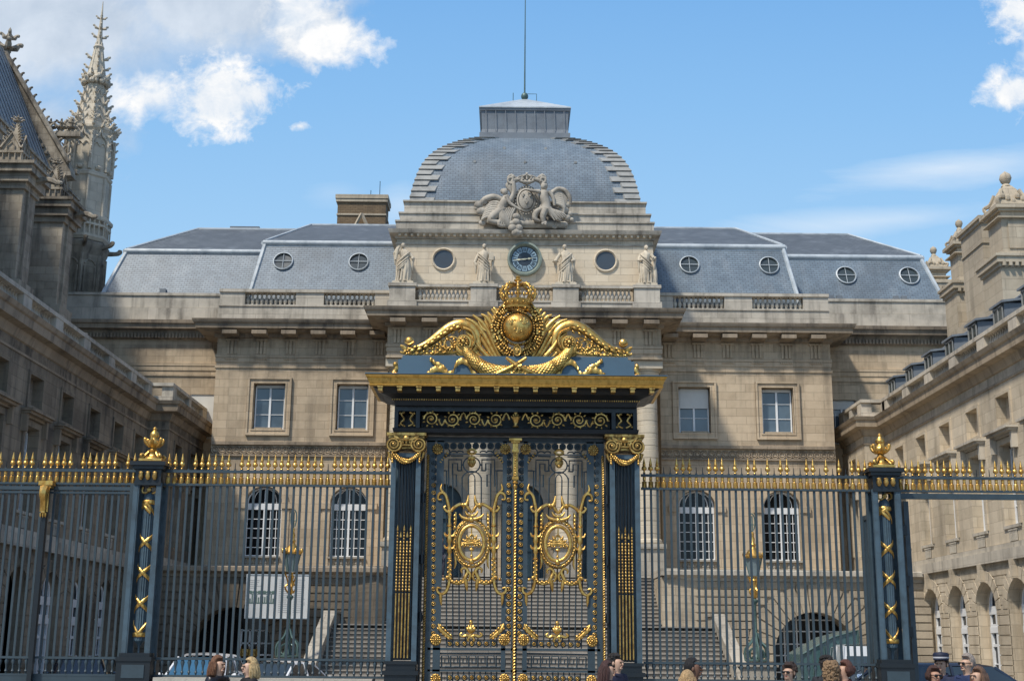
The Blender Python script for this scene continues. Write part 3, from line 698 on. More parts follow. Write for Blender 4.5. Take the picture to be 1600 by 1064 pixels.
# ================================================================== STATUES
def statue(name, label, x, seed, lean=0.0, arm_l=(-0.35,0.1,1.25), arm_r=(0.33,-0.12,1.15), lift=None, turn=0.0, extra=None, prop=None):
    base = (XC+x, YF+0.28, 17.66)
    t = thing(name, label, 'statue', base, 'stone figures standing on the attic balustrade')
    m = MB(); rn = random.Random(seed); H = 1.9
    ph = [rn.random()*6 for _ in range(4)]
    prof_ = [(0.10,.34,.27),(0.14,.33,.27),(0.5,.29,.24),(0.85,.27,.22),(1.08,.255,.20),(1.2,.215,.17),(1.32,.235,.175),(1.48,.26,.17),(1.58,.235,.15),(1.64,.12,.10),(1.72,.075,.075)]
    rows = []; N = 40
    for z, rx, ry in prof_:
        row = []; k = max(0, 1-z/1.5)
        for i in range(N):
            a = 2*PI*i/N
            fold = 1+ (0.035+0.10*k)*math.sin(a*9+ph[0]+z*1.6)+(0.03+0.05*k)*math.sin(a*5+ph[1]-z*2.5)
            sw = lean*math.sin(z*1.9)*0.5
            row.append((rx*.9*fold*math.cos(a)+sw, ry*fold*math.sin(a)-0.05*math.sin(z*2), z))
        rows.append(row)
    m.grid(rows, True, True)
    sx = lean*math.sin(1.8*1.9)*0.5
    hx = sx+turn*0.02
    # diagonal cloak folds
    for j in range(4):
        z0_ = 0.86+j*0.13+rn.uniform(-.03,.03)
        pts = [(0.30*math.cos(a)+sx*0.5, -0.255*math.sin(a), z0_+0.30*math.cos(a)*(1 if seed%2 else -1)-0.05*math.sin(a)) for a in [PI*(.05+.9*k/8) for k in range(9)]]
        m.tube(pts, [.008,.02,.03,.04,.045,.04,.03,.02,.008], 6)
    for j in range(6):
        a = -PI*(0.15+0.7*j/5); m.tube([(0.27*math.cos(a)+sx,0.21*math.sin(a),0.95),(0.31*math.cos(a+.06),0.26*math.sin(a),0.55),(0.35*math.cos(a-.05),0.29*math.sin(a),0.12)], [0.02,0.035,0.045], 5)
    # arms
    for s, hnd in ((-1,arm_l),(1,arm_r)):
        sh = Vector((sx+s*0.225,0,1.52)); hd = Vector(hnd); el = (sh+hd)/2+Vector((s*0.13,0.03,-0.14))
        m.tube(smoothpts([tuple(sh),tuple((sh+el)/2),tuple(el),tuple((el+hd)/2),tuple(hd)],3), [0.085]*4+[0.078]*4+[0.06]*3+[0.045,0.04], 8)
        m.ell(tuple(hd), 0.05,0.04,0.06, 8, 5)
        m.tube([tuple(el),(el.x*0.92,el.y,el.z-0.28),(el.x*0.9,el.y+0.02,el.z-0.55)], [0.075,0.065,0.02], 6)
    # head
    m.ell((hx,-0.035,1.84), 0.088,0.10,0.125, 14, 10); m.ell((hx,0.02,1.87), 0.10,0.10,0.11, 12, 8)
    m.ell((hx+turn*0.05,-0.135,1.83), 0.018,0.03,0.03, 6, 4); m.ell((hx+turn*0.02,-0.115,1.775), 0.04,0.03,0.03, 8, 4)
    m.ell((hx,0.09,1.85),0.06,0.06,0.07,8,5)
    if extra == 'cloak':
        m.tube(smoothpts([(-0.2,0.12,1.5),(0.1,0.16,1.3),(0.34,0.05,1.0),(0.40,0,0.5),(0.38,0.02,0.15)],3), 0.12, 8)
    if extra == 'hair': m.tube([(hx-0.05,0.08,1.85),(hx-0.06,0.12,1.7),(hx-0.03,0.14,1.5)], [0.08,0.07,0.03], 8)
    # feet
    for s in (-1,1): m.ell((s*0.12,-0.27,0.13), 0.055,0.1,0.05, 8, 4)
    fig = obj('figure', m, M['statue'], t, 60, base)
    k = MB(); k.box(-0.48,0.48,-0.3,0.3,0,0.1); k.box(-0.43,0.43,-0.26,0.26,0.1,0.13); obj('base_block', k, M['statue'], t, None, base)
    if prop:
        k = MB(); prop(k); obj('attribute', k, M['statue'], fig, 50, base)
def tablet(k): k.box(0.22,0.44,-0.2,-0.12,1.15,1.5)
def dish(k): k.lathe((-0.46,-0.2,1.02), [(0.02,0),(0.14,0.05),(0.15,0.08),(0.02,0.05)], 10)
def bundle(k): k.tube([(-0.36,-0.1,1.15),(-0.3,-0.12,1.62),(-0.2,-0.1,1.8)],[0.06,0.08,0.05],6)
def scroll_(k): k.tube([(0.3,-0.22,1.2),(0.44,-0.2,1.34)],0.045,8)
statue('stone_statue', 'robed stone statue with raised arm, leftmost on the balustrade', -5.5, 3, 0.18, (-0.32,-0.12,1.68), (0.40,-0.15,1.2), turn=-1, extra='hair', prop=bundle)
statue('stone_statue', 'robed stone statue holding a tablet, left of the clock', -1.85, 4, -0.05, (-0.34,-0.05,0.95), (0.36,-0.14,1.35), turn=0, prop=tablet)
statue('stone_statue', 'robed stone statue reaching out a low dish, right of the clock', 1.85, 5, 0.12, (-0.44,-0.2,1.02), (0.3,-0.2,1.15), turn=-1, prop=dish)
statue('stone_statue', 'heavily cloaked stone statue, rightmost on the balustrade', 5.5, 6, -0.1, (-0.22,-0.25,1.2), (0.3,-0.25,1.3), turn=1, extra='cloak', prop=scroll_)
# ================================================================== SCULPTED ARMS ON THE DOME
def arms():
    m = MB(); Y0 = YA-0.1
    def g(px, py, d=0.0):
        x, z = at(px, py, Y0); return (x, Y0-d, z)
    def T(pts, r, d=0.1, seg=7, fl=1.0, k=3):
        P = [g(a,b,(c[0] if c else d)) for a,b,*c in pts]; P = smoothpts(P,k)
        n = len(P)
        if isinstance(r,(list,tuple)):
            q = len(r); r = [r[min(int(i/(n-1)*(q-1)),q-2)]*(1-(i/(n-1)*(q-1)-min(int(i/(n-1)*(q-1)),q-2)))+r[min(int(i/(n-1)*(q-1)),q-2)+1]*(i/(n-1)*(q-1)-min(int(i/(n-1)*(q-1)),q-2)) for i in range(n)]
        m.tube(P, r, seg, fl)
    def B(px, py, rx, rz, d=0.1, ry=None, seg=10, rings=7):
        c = g(px,py,d); m.ell(c, rx, ry or min(rx,rz)*0.8, rz, seg, rings)
    # shield
    c = g(823,318,0.12); 
    m.ell(g(823,318,0.05), 0.62,0.22,0.86, 20, 12)
    o = arms_shield = MB()
    n = 28
    def oval(rx, rz, d, cz=316): 
        c = g(822,cz,d); return [(c[0]+rx*math.cos(2*PI*k/n), c[1], c[2]+rz*math.sin(2*PI*k/n)) for k in range(n)]
    m.grid([oval(.44,.58,.15),oval(.44,.58,.30),oval(.37,.5,.34),oval(.36,.49,.26)], True)
    m.grid([oval(.33,.45,.2),oval(.33,.45,.33),oval(.24,.36,.38),oval(.02,.02,.42)], True)
    for a,b in ((817,309),(828,309),(822.5,320)):           # three lilies
        T([(a,b+3,.42),(a,b-3.5,.42)], [.03,.01]); T([(a-2.6,b-1,.42),(a-1,b+1,.42),(a-.5,b+3,.42)], .02); T([(a+2.6,b-1,.42),(a+1,b+1,.42),(a+.5,b+3,.42)], .02)
    for a in range(0,24): 
        t_ = 2*PI*a/24; cc = g(822,316,.28); m.ell((cc[0]+.5*math.cos(t_),cc[1],cc[2]+.66*math.sin(t_)-.02), .04,.04,.04, 6, 4)
    # scrolled top of the cartouche
    T([(800,306),(797,296),(802,286),(812,284),(823,289),(834,284),(845,286),(849,296),(846,306)], [.05,.12,.14,.1,.12,.1,.14,.12,.05], .25)
    for s in (-1,1): T([(823+s*24,292),(823+s*29,288),(823+s*28,283),(823+s*22,283),(823+s*22,288)], .06, .35)
    T([(806,340),(800,325),(799,310)], [.05,.1,.05], .2); T([(840,340),(846,325),(847,310)], [.05,.1,.05], .2)
    # crown
    T([(812,286),(818,288),(828,288),(834,286)], .08, .3)
    for a in (812,817,823,829,834): T([(a,286),(a+(a-823)*.25,281),(823,277)], .035, .32); B(a,284,.05,.05,.36)
    B(823,276,.07,.08,.32); B(823,279,.2,.14,.2)
    # left seated figure with wing
    T([(797,357),(788,345),(783,330),(790,318),(791,308)], [.22,.3,.24,.24,.14], .25, 9); B(789,304,.14,.17,.35); B(786,302,.13,.13,.25)
    T([(791,312),(796,322),(806,329),(813,333)], [.1,.09,.07,.05], .42); T([(797,318),(803,305),(802,292),(800,284)], [.12,.11,.12,.09], .3)
    T([(788,330),(775,338),(766,348),(785,352)], [.2,.22,.18,.12], .3); T([(790,345),(780,352),(784,357),(800,354)], [.14,.13,.1,.1], .35)
    for j in range(7): T([(785+j*1.2,322+j*3),(771-j*1.5,318+j*4),(758-j*1,326+j*3.6)], [.12,.1,.03], .16+.02*j)
    for j in range(6): T([(790+j*3,330),(784+j*3,342),(780+j*3.4,356)], [.05,.07,.04], .42)
    T([(748,324),(758,314),(772,310),(785,314)], [.08,.16,.16,.1], .15)
    for a,b,r in ((748,322,.22),(756,317,.2),(752,332,.24),(763,330,.22),(760,343,.25),(772,345,.22),(770,322,.16),(745,327,.12),(754,350,.18)): B(a,b,r,r*.85,.12)
    # hanging head of the cloud under the cornice
    for a,b,r in ((806,352,.2),(801,361,.22),(810,361,.2),(806,368,.22),(812,368,.14),(800,354,.15),(806,343,.17)): B(a,b,r,r*.9,.42)
    # right standing figure
    B(849,296,.13,.16,.4); B(851,294,.13,.12,.32)
    T([(851,303),(850,312),(853,322),(853,332)], [.2,.24,.21,.25], .35, 9); T([(843,305),(833,304),(823,302)], [.11,.08,.05], .48); T([(857,304),(864,314),(866,326)], [.11,.09,.06], .4)
    T([(853,332),(848,343),(850,355)], [.2,.15,.08], .45); T([(856,332),(866,343),(876,350)], [.2,.14,.07], .42)
    T([(846,356),(853,353),(851,357)], .06, .5); 
    for j in range(7): T([(850+j*1.5,326+j),(858+j*3,338),(866+j*3.2,350-j)], [.04,.06,.03], .5)
    T([(848,330),(838,336),(836,346),(844,350)], [.12,.16,.13,.06], .35)
    for j in range(8): T([(860+j*.8,304+j*2.4),(874+j*.9,299+j*4),(888-j*1.2,312+j*4)], [.1,.11,.04], .2+.015*j)
    T([(862,306),(870,299),(882,301),(890,312),(891,322)], [.08,.1,.1,.1,.05], .3)
    for a,b,r in ((880,330,.26),(886,322,.2),(875,340,.24),(885,342,.2),(870,352,.2),(893,345,.12),(890,336,.14),(882,352,.16),(866,356,.14)): B(a,b,r,r*.85,.14)
    # child heads at the top corners
    for s in (-1,1): B(823+s*22,281,.14,.13,.3); T([(823+s*16,283),(823+s*24,278),(823+s*30,282)], [.05,.09,.04], .3); T([(823+s*22,284),(823+s*30,292),(823+s*28,300)], [.08,.1,.05], .25)
    # back slab and feet of the group
    T([(776,353),(800,350),(850,352),(884,352)], .2, .05)
    x0_, z0_ = at(800,357,Y0); x1_, z1_ = at(850,330,Y0); m.box(x0_, x1_, Y0-.15, Y0+.6, z0_, z1_)
    return m
obj('sculpted_arms', arms(), M['carving'], pal, 60)
# chimney beyond the roof
bc = thing('brick_chimney', 'brown brick chimney stack with a small gable rising behind the left roof', 'chimney', (-9.0,74,20))
m = MB(); x0, z1 = at(528,312,74); x1, zb = at(602,352,74); m.box(x0,x1,74,75.6,20,z1+0.05); obj('shaft', m, M['brick'], bc)
m = MB(); m.box(x0-.1,x1+.1,73.9,75.7,z1-.15,z1+.02); m.box(x0-.14,x1+.14,73.86,75.74,z1+.05,z1+.3); m.box(x0-.04,x1+.04,73.94,75.7,z1-1.0,z1-.9)
gx, gz = at(565,334,73.7); 
for s in (-1,1): m.tube([(gx,73.7,gz),(gx+s*.75,73.7,gz-1.6)],0.1,4)
obj('coping', m, M['chimney'], bc)
m = MB()
for k in range(4): m.lathe((x0+.5+k*.6,74.8,z1+.3), [(.12,0),(.12,.18)], 8)
m.tube([(x0+2.45,74.8,z1+.3),(x0+2.45,74.8,z1+1.5)],.02,4); m.tube([(x0+1.9,74.8,z1+.3),(x0+1.9,74.8,z1+.9)],.02,4); obj('pot', m, M['iron_dark'], bc)
# ================================================================== THE SIDE RANGES
def voussoirs(m, P, uc, zc, r0, r1, n, proud, z_top=None, a0=0, a1=180, gap=0.025):
    for k in range(n):
        b0, b1 = R(a0+(a1-a0)*k/n)+gap/r1, R(a0+(a1-a0)*(k+1)/n)-gap/r1
        def o(a):
            r = r1
            if z_top is not None and math.sin(a) > 0.05: r = min(r1*1.35, (z_top-zc)/math.sin(a)) if False else r1
            return (uc+r*math.cos(a), zc+r*math.sin(a))
        pts = [(uc+r0*math.cos(b0), zc+r0*math.sin(b0)), o(b0), o(b1), (uc+r0*math.cos(b1), zc+r0*math.sin(b1))]
        m.prism(P, pts, -proud, 0.02)
def courses(m, P, u0, u1, z0, z1, h, holes, proud=0.035, gap=0.03):
    # holes: (uc, r_open_half, zc, r_ring, zb)
    n = max(1, round((z1-z0)/h)); h = (z1-z0)/n
    for i in range(n):
        a, b = z0+i*h+gap/2, z0+(i+1)*h-gap/2; cm = (a+b)/2
        spans = [(u0,u1)]
        for uc, rh, zc, rr, zb in holes:
            if b < zb: continue
            if cm <= zc: w = rh
            elif cm < zc+rr: w = math.sqrt(max(rr*rr-(cm-zc)**2, 0))
            else: continue
            ns = []
            for s, e in spans:
                if uc+w <= s or uc-w >= e: ns.append((s,e)); continue
                if uc-w > s: ns.append((s,uc-w))
                if uc+w < e: ns.append((uc+w,e))
            spans = ns
        for s, e in spans:
            if e-s > 0.05: m.cbox(P, s, e, a, b, -proud, 0.02)
bw = mesh_of('baluster', mk_baluster(0.44, 0.075), M['grey'], 50)
def wing(side, centers, step_y, label, mst, mgrey, doors_white):
    s = side
    Xf = -15.45 if s < 0 else 16.55
    Xi = -14.55 if s < 0 else 15.65
    P = (lambda u,z,d: (Xf-d,u,z)) if s < 0 else (lambda u,z,d: (Xf+d,u,z))
    PI_ = (lambda u,z,d: (Xi-d,u,z)) if s < 0 else (lambda u,z,d: (Xi+d,u,z))
    Y0, Y1 = 29.0, 60.0
    b = thing('courthouse_wing', label, 'building', (Xf,45,0))
    DD = 0.24 if s < 0 else 0.36
    # walls
    m = MB()
    hs = [(c,1.16,9.22,10.2,0) for c in centers]+[(c,1.16,5.82,8.55,0) for c in centers]
    m.wall(P, Y0, step_y, 5.0, 11.05, hs, 0.42)
    ci = [58.2] if s > 0 else [step_y+1.7, step_y+4.4]
    ci = [c for c in ci if c < 59.4]
    hi = [(c,1.1,9.22,10.2,0) for c in ci]+[(c,1.1,5.82,8.55,0) for c in ci]
    m.wall(PI_, step_y, Y1, 5.0, 11.05, hi, 0.42)
    ra = 0.97; zc = 3.17
    ha = [(c,2*ra,0,zc+ra,ra) for c in centers]
    m.wall(P, Y0, step_y, 0, 5.0, ha, 0.46)
    m.wall(PI_, step_y, Y1, 0, 5.0, [], 0.3)
    for z0, z1 in ((0,11.05),): m.add([(Xf,step_y,z0),(Xi,step_y,z0),(Xi,step_y,z1),(Xf,step_y,z1)], [(0,1,2,3)])
    m.add([P(Y0,0,0),P(Y0,0,9),P(Y0,12,9),P(Y0,12,0)], [(0,1,2,3)])
    obj('wall', m, mst, b)
    m = MB(); courses(m, P, Y0+.05, step_y, 0.05, 4.62, 0.33, [(c,ra,zc,1.39,0) for c in centers])
    for c in centers: voussoirs(m, P, c, zc, ra, 1.37, 11, 0.05, gap=0.022)
    obj('rusticated_courses', m, mst, b)
    m = MB(); m.cbox(P, Y0, Y1, 0, 11.5, 1.5, 1.6); m.cbox(P, Y0, Y1, 4.3, 4.4, 0.5, 1.5); obj('interior', m, M['black'], b)
    path = [(Xf,Y0),(Xf,step_y),(Xi,step_y),(Xi,Y1)]
    if s > 0: path = [(Xi,Y1),(Xi,step_y),(Xf,step_y),(Xf,Y0)]
    m = MB()
    m.sweep(path, [(0,11.0),(0.06,11.03),(0.1,11.15),(0.16,11.3),(0.42,11.36),(0.44,11.62),(0.5,11.66),(0.56,11.8),(0,11.9)])
    m.sweep(path, rect_prof(0.04,10.62,10.7))
    obj('cornice', m, M['cornice'] if s < 0 else M['cornice_r'], b, 25)
    m = MB()
    m.sweep(path, rect_prof(0.16,4.74,5.12,-0.1)); m.sweep(path, rect_prof(0.08,5.12,5.3)); 
    obj('string_course', m, mgrey, b)
    m = MB()
    for c in centers:
        for k in (-1,): m.prism(P, [(c-0.16,4.74),(c+0.16,4.74),(c+0.1,4.14),(c-0.1,4.14)], -0.2, 0.0)
    obj_split('keystone', m, mst, b, lambda x,y,z: round(y,1))
    # parapet band under the big windows with small vents
    m = MB(); k = MB()
    for c in centers+[]:
        m.cbox(P, c-0.72, c+0.72, 5.76, 5.86, -0.06, 0.1)
        k.cbox(P, c-0.34, c+0.34, 5.33, 5.7, -0.012, 0.05)
        for j in range(6): m.cbox(P, c-0.30+j*0.12-0.03, c-0.30+j*0.12+0.03, 5.34, 5.7, -0.035, 0.0)
        m.cbox(P, c-0.38, c+0.38, 5.68, 5.73, -0.045, 0.0)
    nc = near(centers); v = obj_split('sill', m, mgrey, b, lambda x,y,z: nc(y)); w_ = obj_split('vent_opening', k, M['black'], v[0], lambda x,y,z: nc(y))
    for p_, q_ in zip(v, w_): q_.parent = p_
    # frames and hoods
    m = MB(); hood = MB()
    def fr(P, c, w, z0, z1, t, p): 
        h = w/2; m.cbox(P,c-h-t,c-h,z0-t,z1+t,-p,0); m.cbox(P,c+h,c+h+t,z0-t,z1+t,-p,0); m.cbox(P,c-h,c+h,z1,z1+t,-p,0); m.cbox(P,c-h,c+h,z0-t,z0,-p,0)
    for Q, cs in ((P,centers),(PI_,ci)):
        for c in cs:
            fr(Q, c, 1.16, 9.22, 10.2, 0.13, 0.05)
            h = 0.58; m.cbox(Q,c-h-.2,c-h,5.86,8.75,-0.05,0); m.cbox(Q,c+h,c+h+.2,5.86,8.75,-0.05,0); m.cbox(Q,c-h,c+h,8.55,8.75,-0.05,0)
            hood.cbox(Q,c-1.0,c+1.0,8.86,8.94,-0.3,0); hood.cbox(Q,c-1.06,c+1.06,8.94,9.02,-0.4,0); hood.cbox(Q,c-0.84,c+0.84,8.78,8.86,-0.12,0)
            for e in (-1,1): hood.prism(Q, [(c+e*0.88-0.08,8.86),(c+e*0.88+0.08,8.86),(c+e*0.88+0.07,8.3),(c+e*0.88-0.07,8.3)], -0.2, 0)
            g = MB(); g.fan(Q, [(c-.58,9.22),(c-.58,10.2),(c+.58,10.2),(c+.58,9.22)], 0.3); obj('blind_window', g, mst, b)
            window(b, Q, c, 1.14, 5.86, 8.53, 0, 0.36, 1, 4, blind=0, mun=0.03, fr=0.08)
    na = near(list(centers)+ci); obj_split('window_surround', m, mst, b, lambda x,y,z: (na(y), z > 8.95)); obj_split('hood', hood, M['cornice'] if s < 0 else mgrey, b, lambda x,y,z: na(y))
    # arcade: glazed doors set in the arches
    for i, c in enumerate(centers):
        if i in doors_white:
            window(b, P, c, 1.2, 2.62, zc+0.78, 0.6, DD, 1, 1, mun=0.03, fr=0.08)
            m = MB(); m.cbox(P, c-0.6, c+0.6, 2.42, 2.62, DD-.08, DD+.03)
            for e in (-1,1):
                m.cbox(P, c+e*0.56-0.05, c+e*0.56+0.05, 0.05, 2.42, DD-.06, DD+.03); m.cbox(P, c+e*0.06-0.045, c+e*0.06+0.045, 0.05, 2.42, DD-.06, DD+.03)
                m.cbox(P, c+e*0.3-0.26, c+e*0.3+0.26, 1.95, 2.05, DD-.05, DD+.03); m.cbox(P, c+e*0.3-0.26, c+e*0.3+0.26, 0.05, 0.75, DD-.03, DD+.03); m.cbox(P, c+e*0.3-0.26, c+e*0.3+0.26, 1.35, 1.39, DD-.03, DD+.03)
            d_ = obj('glazed_door', m, M['white_paint'], b); g = MB(); g.fan(P, [(c-.6,0.05),(c-.6,2.42),(c+.6,2.42),(c+.6,0.05)], DD+.02); obj('pane', g, M['glass'], d_)
            g = MB(); g.wall(P, c-1.0, c+1.0, 0, zc+1.0, [(c,1.2,0,zc+0.78,0.6)], 0.1) ; g.v = [(x-((DD-.02) if s<0 else -(DD-.02)), y, z) for x,y,z in g.v]; obj('door_wall', g, mst, b)
    # balustrade following the line of the wall
    m = MB()
    m.sweep(path, rect_prof(0.10,11.88,12.06,-0.45)); m.sweep(path, rect_prof(0.10,12.5,12.64,-0.42))
    ys = [centers[0]-1.475+i*2.95 for i in range(20)]; ys = [y for y in ys if Y0 < y < step_y-0.5]
    bal = []
    for y in ys: m.cbox(P, y-0.36, y+0.36, 12.05, 12.52, -0.08, 0.4)
    allp = ys+[step_y]
    m.cbox(P, step_y-0.55, step_y+0.0, 12.05, 12.52, -0.08, 0.4); m.cbox(PI_, step_y, step_y+0.6, 12.05, 12.52, -0.08, 0.4); m.cbox(PI_, 59.2, 60, 12.05, 12.52, -0.08, 0.4)
    mi = (step_y+.6+59.2)/2; m.cbox(PI_, mi-0.2, mi+0.2, 12.05, 12.52, -0.08, 0.4)
    o = obj('balustrade', m, mgrey, b)
    for i in range(len(allp)-1):
        a, e = allp[i]+0.36, allp[i+1]-(0.36 if i < len(allp)-2 else 0.55)
        n = int((e-a)/0.215); bal += [P(a+(e-a)*(j+.5)/n, 12.06, 0.15) for j in range(n)]
    for a, e in ((step_y+.6,mi-.2),(mi+.2,59.2)):
        n = int((e-a)/0.24); bal += [PI_(a+(e-a)*(j+.5)/n, 12.06, 0.15) for j in range(n)]
    for p in bal[-98:]: inst('baluster', bw, o, p)
    # roof
    rf = MB(); e = -1 if s < 0 else 1
    zt = 12.1 if s < 0 else 14.3
    rf.add([(Xf+e*0.9,Y0,11.9),(Xf+e*0.9,YR,11.9),(Xf+e*1.9,YR,zt),(Xf+e*1.9,Y0,zt),(Xf+e*9,Y0,zt+0.5),(Xf+e*9,YR,zt+0.5),(Xf+e*9,Y0,0),(Xf+e*9,YR,0),(Xf+e*0.2,Y0,11.9),(Xf+e*0.2,YR,11.9)], [(0,1,2,3),(3,2,5,4),(4,5,7,6),(8,9,1,0)])
    r_ = obj('roof', rf, M['slate'], b)
    if s > 0:
        rr = MB(); rr.tube([(Xf+1.9,Y0,zt),(Xf+1.9,YR,zt)],0.09,8); obj('ridge_roll', rr, M['lead_dark'], r_)
        for i in range(11):
            y = 31.0+i*2.6
            if abs(y-step_y) < 0.0: continue
            q = MB(); x = Xf+0.75
            q.box(x, x+1.6, y-0.5, y+0.5, 12.0, 13.72)
            q.add([(x-0.12,y-0.62,13.72),(x-0.12,y+0.62,13.72),(x+1.9,y+0.62,13.98),(x+1.9,y-0.62,13.98),(x-0.12,y-0.62,13.8),(x-0.12,y+0.62,13.8),(x+1.9,y+0.62,14.06),(x+1.9,y-0.62,14.06)], [(0,1,2,3),(4,5,6,7),(0,1,5,4),(1,2,6,5),(2,3,7,6),(3,0,4,7)])
            dq = obj('dormer', q, M['lead_dark'], b)
            q = MB(); q.box(x-0.03, x, y-0.4, y+0.4, 12.9, 13.62); obj('pane', q, M['glass_round'], dq)
            q = MB(); 
            for yy in (y-0.42,y,y+0.42): q.box(x-0.06,x-0.03,yy-0.03,yy+0.03,12.88,13.66)
            q.box(x-0.06,x-0.03,y-0.45,y+0.45,13.62,13.68); obj('frame', q, M['hip'], dq)
    return b
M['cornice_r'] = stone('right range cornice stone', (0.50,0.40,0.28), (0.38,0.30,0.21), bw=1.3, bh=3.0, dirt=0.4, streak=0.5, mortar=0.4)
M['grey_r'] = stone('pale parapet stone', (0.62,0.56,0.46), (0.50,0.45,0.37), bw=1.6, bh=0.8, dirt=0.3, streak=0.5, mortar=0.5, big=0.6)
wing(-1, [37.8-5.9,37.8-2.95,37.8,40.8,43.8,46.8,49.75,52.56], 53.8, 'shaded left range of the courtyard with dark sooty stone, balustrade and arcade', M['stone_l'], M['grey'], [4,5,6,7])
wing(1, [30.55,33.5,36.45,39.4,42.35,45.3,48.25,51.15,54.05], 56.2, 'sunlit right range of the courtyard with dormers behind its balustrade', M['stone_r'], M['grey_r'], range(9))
# ================================================================== TERRACE AND STAIRS
ter = thing('terrace', 'rusticated stone terrace with a low arch on either side of the great stairs', 'terrace', (XC,52,0))
PT = PF(52.0); ZL = 4.72
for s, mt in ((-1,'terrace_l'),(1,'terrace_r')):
    a, b = (5.6, 16.2) if s > 0 else (-16.1, -5.6)
    ac = s*11.55; ar = 1.62; zc = 1.62
    m = MB(); m.wall(PT, a, b, 0, ZL, [(ac,2*ar,0,zc+ar,ar)], 1.6)
    courses(m, PT, a, b, 0.05, ZL-0.3, 0.31, [(ac,ar,zc,2.74,0)], 0.07, 0.045)
    voussoirs(m, PT, ac, zc, ar, 2.70, 17, 0.08, gap=0.035)
    x = s*5.6
    m.add([PT(x,0,0),PT(x,0,6),PT(x,ZL,6),PT(x,ZL,0)], [(0,1,2,3)])
    # splayed, battered corner beside the stairs
    rows = []
    for z in [k*0.24 for k in range(20)]:
        o = 0.55*max(0,1-(z/ZL))**1.0
        rows.append([PT(x+s*1.3,z,-0.05),PT(x+s*0.25,z,-0.1-o),PT(x-s*0.1,z,-0.0-o*0.6),PT(x-s*0.12,z,2.4)])
    m.grid(rows)
    m.grid([[PT(x+s*1.3,0.22+0.31*k-0.02,-0.055),PT(x+s*0.25,0.22+0.31*k-0.02,-0.16-0.55*max(0,1-(0.31*k)/ZL)),PT(x-s*0.12,0.22+0.31*k-0.02,-0.05-0.33*max(0,1-(0.31*k)/ZL))] for k in (0,)]) 
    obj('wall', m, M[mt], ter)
    m = MB()
    pth = [(XC+a,52),(XC+b,52)] if s > 0 else [(XC+a,52),(XC+b,52)]
    m.sweep(pth, [(0,ZL-0.32),(0.06,ZL-0.3),(0.1,ZL-0.18),(0.3,ZL-0.1),(0.34,ZL-0.08),(0.34,ZL+0.08),(0.3,ZL+0.12),(-0.4,ZL+0.14),(-0.4,ZL-0.32)])
    m.cbox(PT, min(x,x+s*0.5)-0.12, max(x,x+s*0.5)+0.1, ZL-0.1, ZL+0.18, -0.25, 4.2)
    obj('coping', m, M['cornice'] if s < 0 else M['grey'], ter, 30)
    m = MB(); m.cbox(PT, min(a,b), max(a,b), ZL-0.35, ZL-0.12, 0.1, 7.9); obj('paving', m, M['step'], ter)
    # glazed screen in the arch
    m = MB(); 
    if s > 0:
        for k in range(7): u = ac-1.5+k*0.5; m.cbox(PT,u-0.03,u+0.03,0,zc+math.sqrt(max(0.05,ar*ar-(u-ac)**2)),1.0,1.05)
        for z in (0.9,1.55,2.0,2.5,2.95): w = ar if z < zc else math.sqrt(max(0.02,ar*ar-(z-zc)**2)); m.cbox(PT,ac-w,ac+w,z-0.025,z+0.025,0.98,1.04)
    else:
        m.cbox(PT,ac+0.15,ac+1.55,0,2.55,0.9,0.94)
        m.v = []; m.f = []
        for u in (ac+0.2,ac+0.55,ac+0.9,ac+1.2,ac+1.5): m.cbox(PT,u-0.04,u+0.04,0,2.4,0.9,0.98)
        for z in (0.5,0.95,1.4,1.85,2.35): m.cbox(PT,ac+0.2,ac+1.5,z-0.03,z+0.03,0.9,0.97)
    fr_ = obj('arch_screen', m, M['white_paint'] if s < 0 else M['white_paint'], ter)
    g = MB(); g.fan(PT, [(ac-ar,0)]+arcpts(ac,zc,ar,ar,180,0,14)+[(ac+ar,0)], 1.06); obj('pane', g, M['glass'], fr_)
    m = MB(); m.cbox(PT, ac-0.55*s-0.35, ac-0.55*s+0.35, 1.35, 1.62, 0.86, 0.9)
    for k in range(5): m.tube([PT(ac-0.55*s-0.3+k*0.15,1.3,0.85),PT(ac-0.55*s-0.3+k*0.15,1.75,0.85)],0.02,4)
    obj('gilded_crest', m, M['gold_old'], fr_)
stairs = thing('grand_staircase', 'broad grey stone staircase climbing to the columned entrance', 'staircase', (XC,48,0))
m = MB(); nose = MB()
n = 13
for i in range(n):
    y = 52.0+i*0.265; z = 2.6+(i+1)*(4.62-2.6)/n
    m.cbox(PF(0), -5.6, 5.6, z-0.45, z-0.045, y, y+3.6-i*0.265); nose.cbox(PF(0), -5.62, 5.62, z-0.045, z, y-0.035, y+0.3)
m.cbox(PF(0), -6.2, 6.2, 4.2, 4.61, 55.4, 59.2)
up = obj('upper_flight', m, M['step'], stairs); obj('nosing', nose, M['nosing'], up)
m = MB(); m.cbox(PF(0), -7.25, 7.25, 2.0, 2.6, 50.3, 52.04); obj('landing', m, M['step'], stairs)
m = MB(); nose = MB(); n = 16
for i in range(n):
    y = 44.9+i*0.3375; z = (i+1)*2.6/n
    if i < n-1: m.cbox(PF(0), -7.25, 7.25, 0, z-0.045, y, 50.32)
    nose.cbox(PF(0), -7.26, 7.26, z-0.045, z, y-0.035, y+0.36)
lo = obj('lower_flight', m, M['step'], stairs); obj('nosing', nose, M['nosing'], lo)
m = MB()
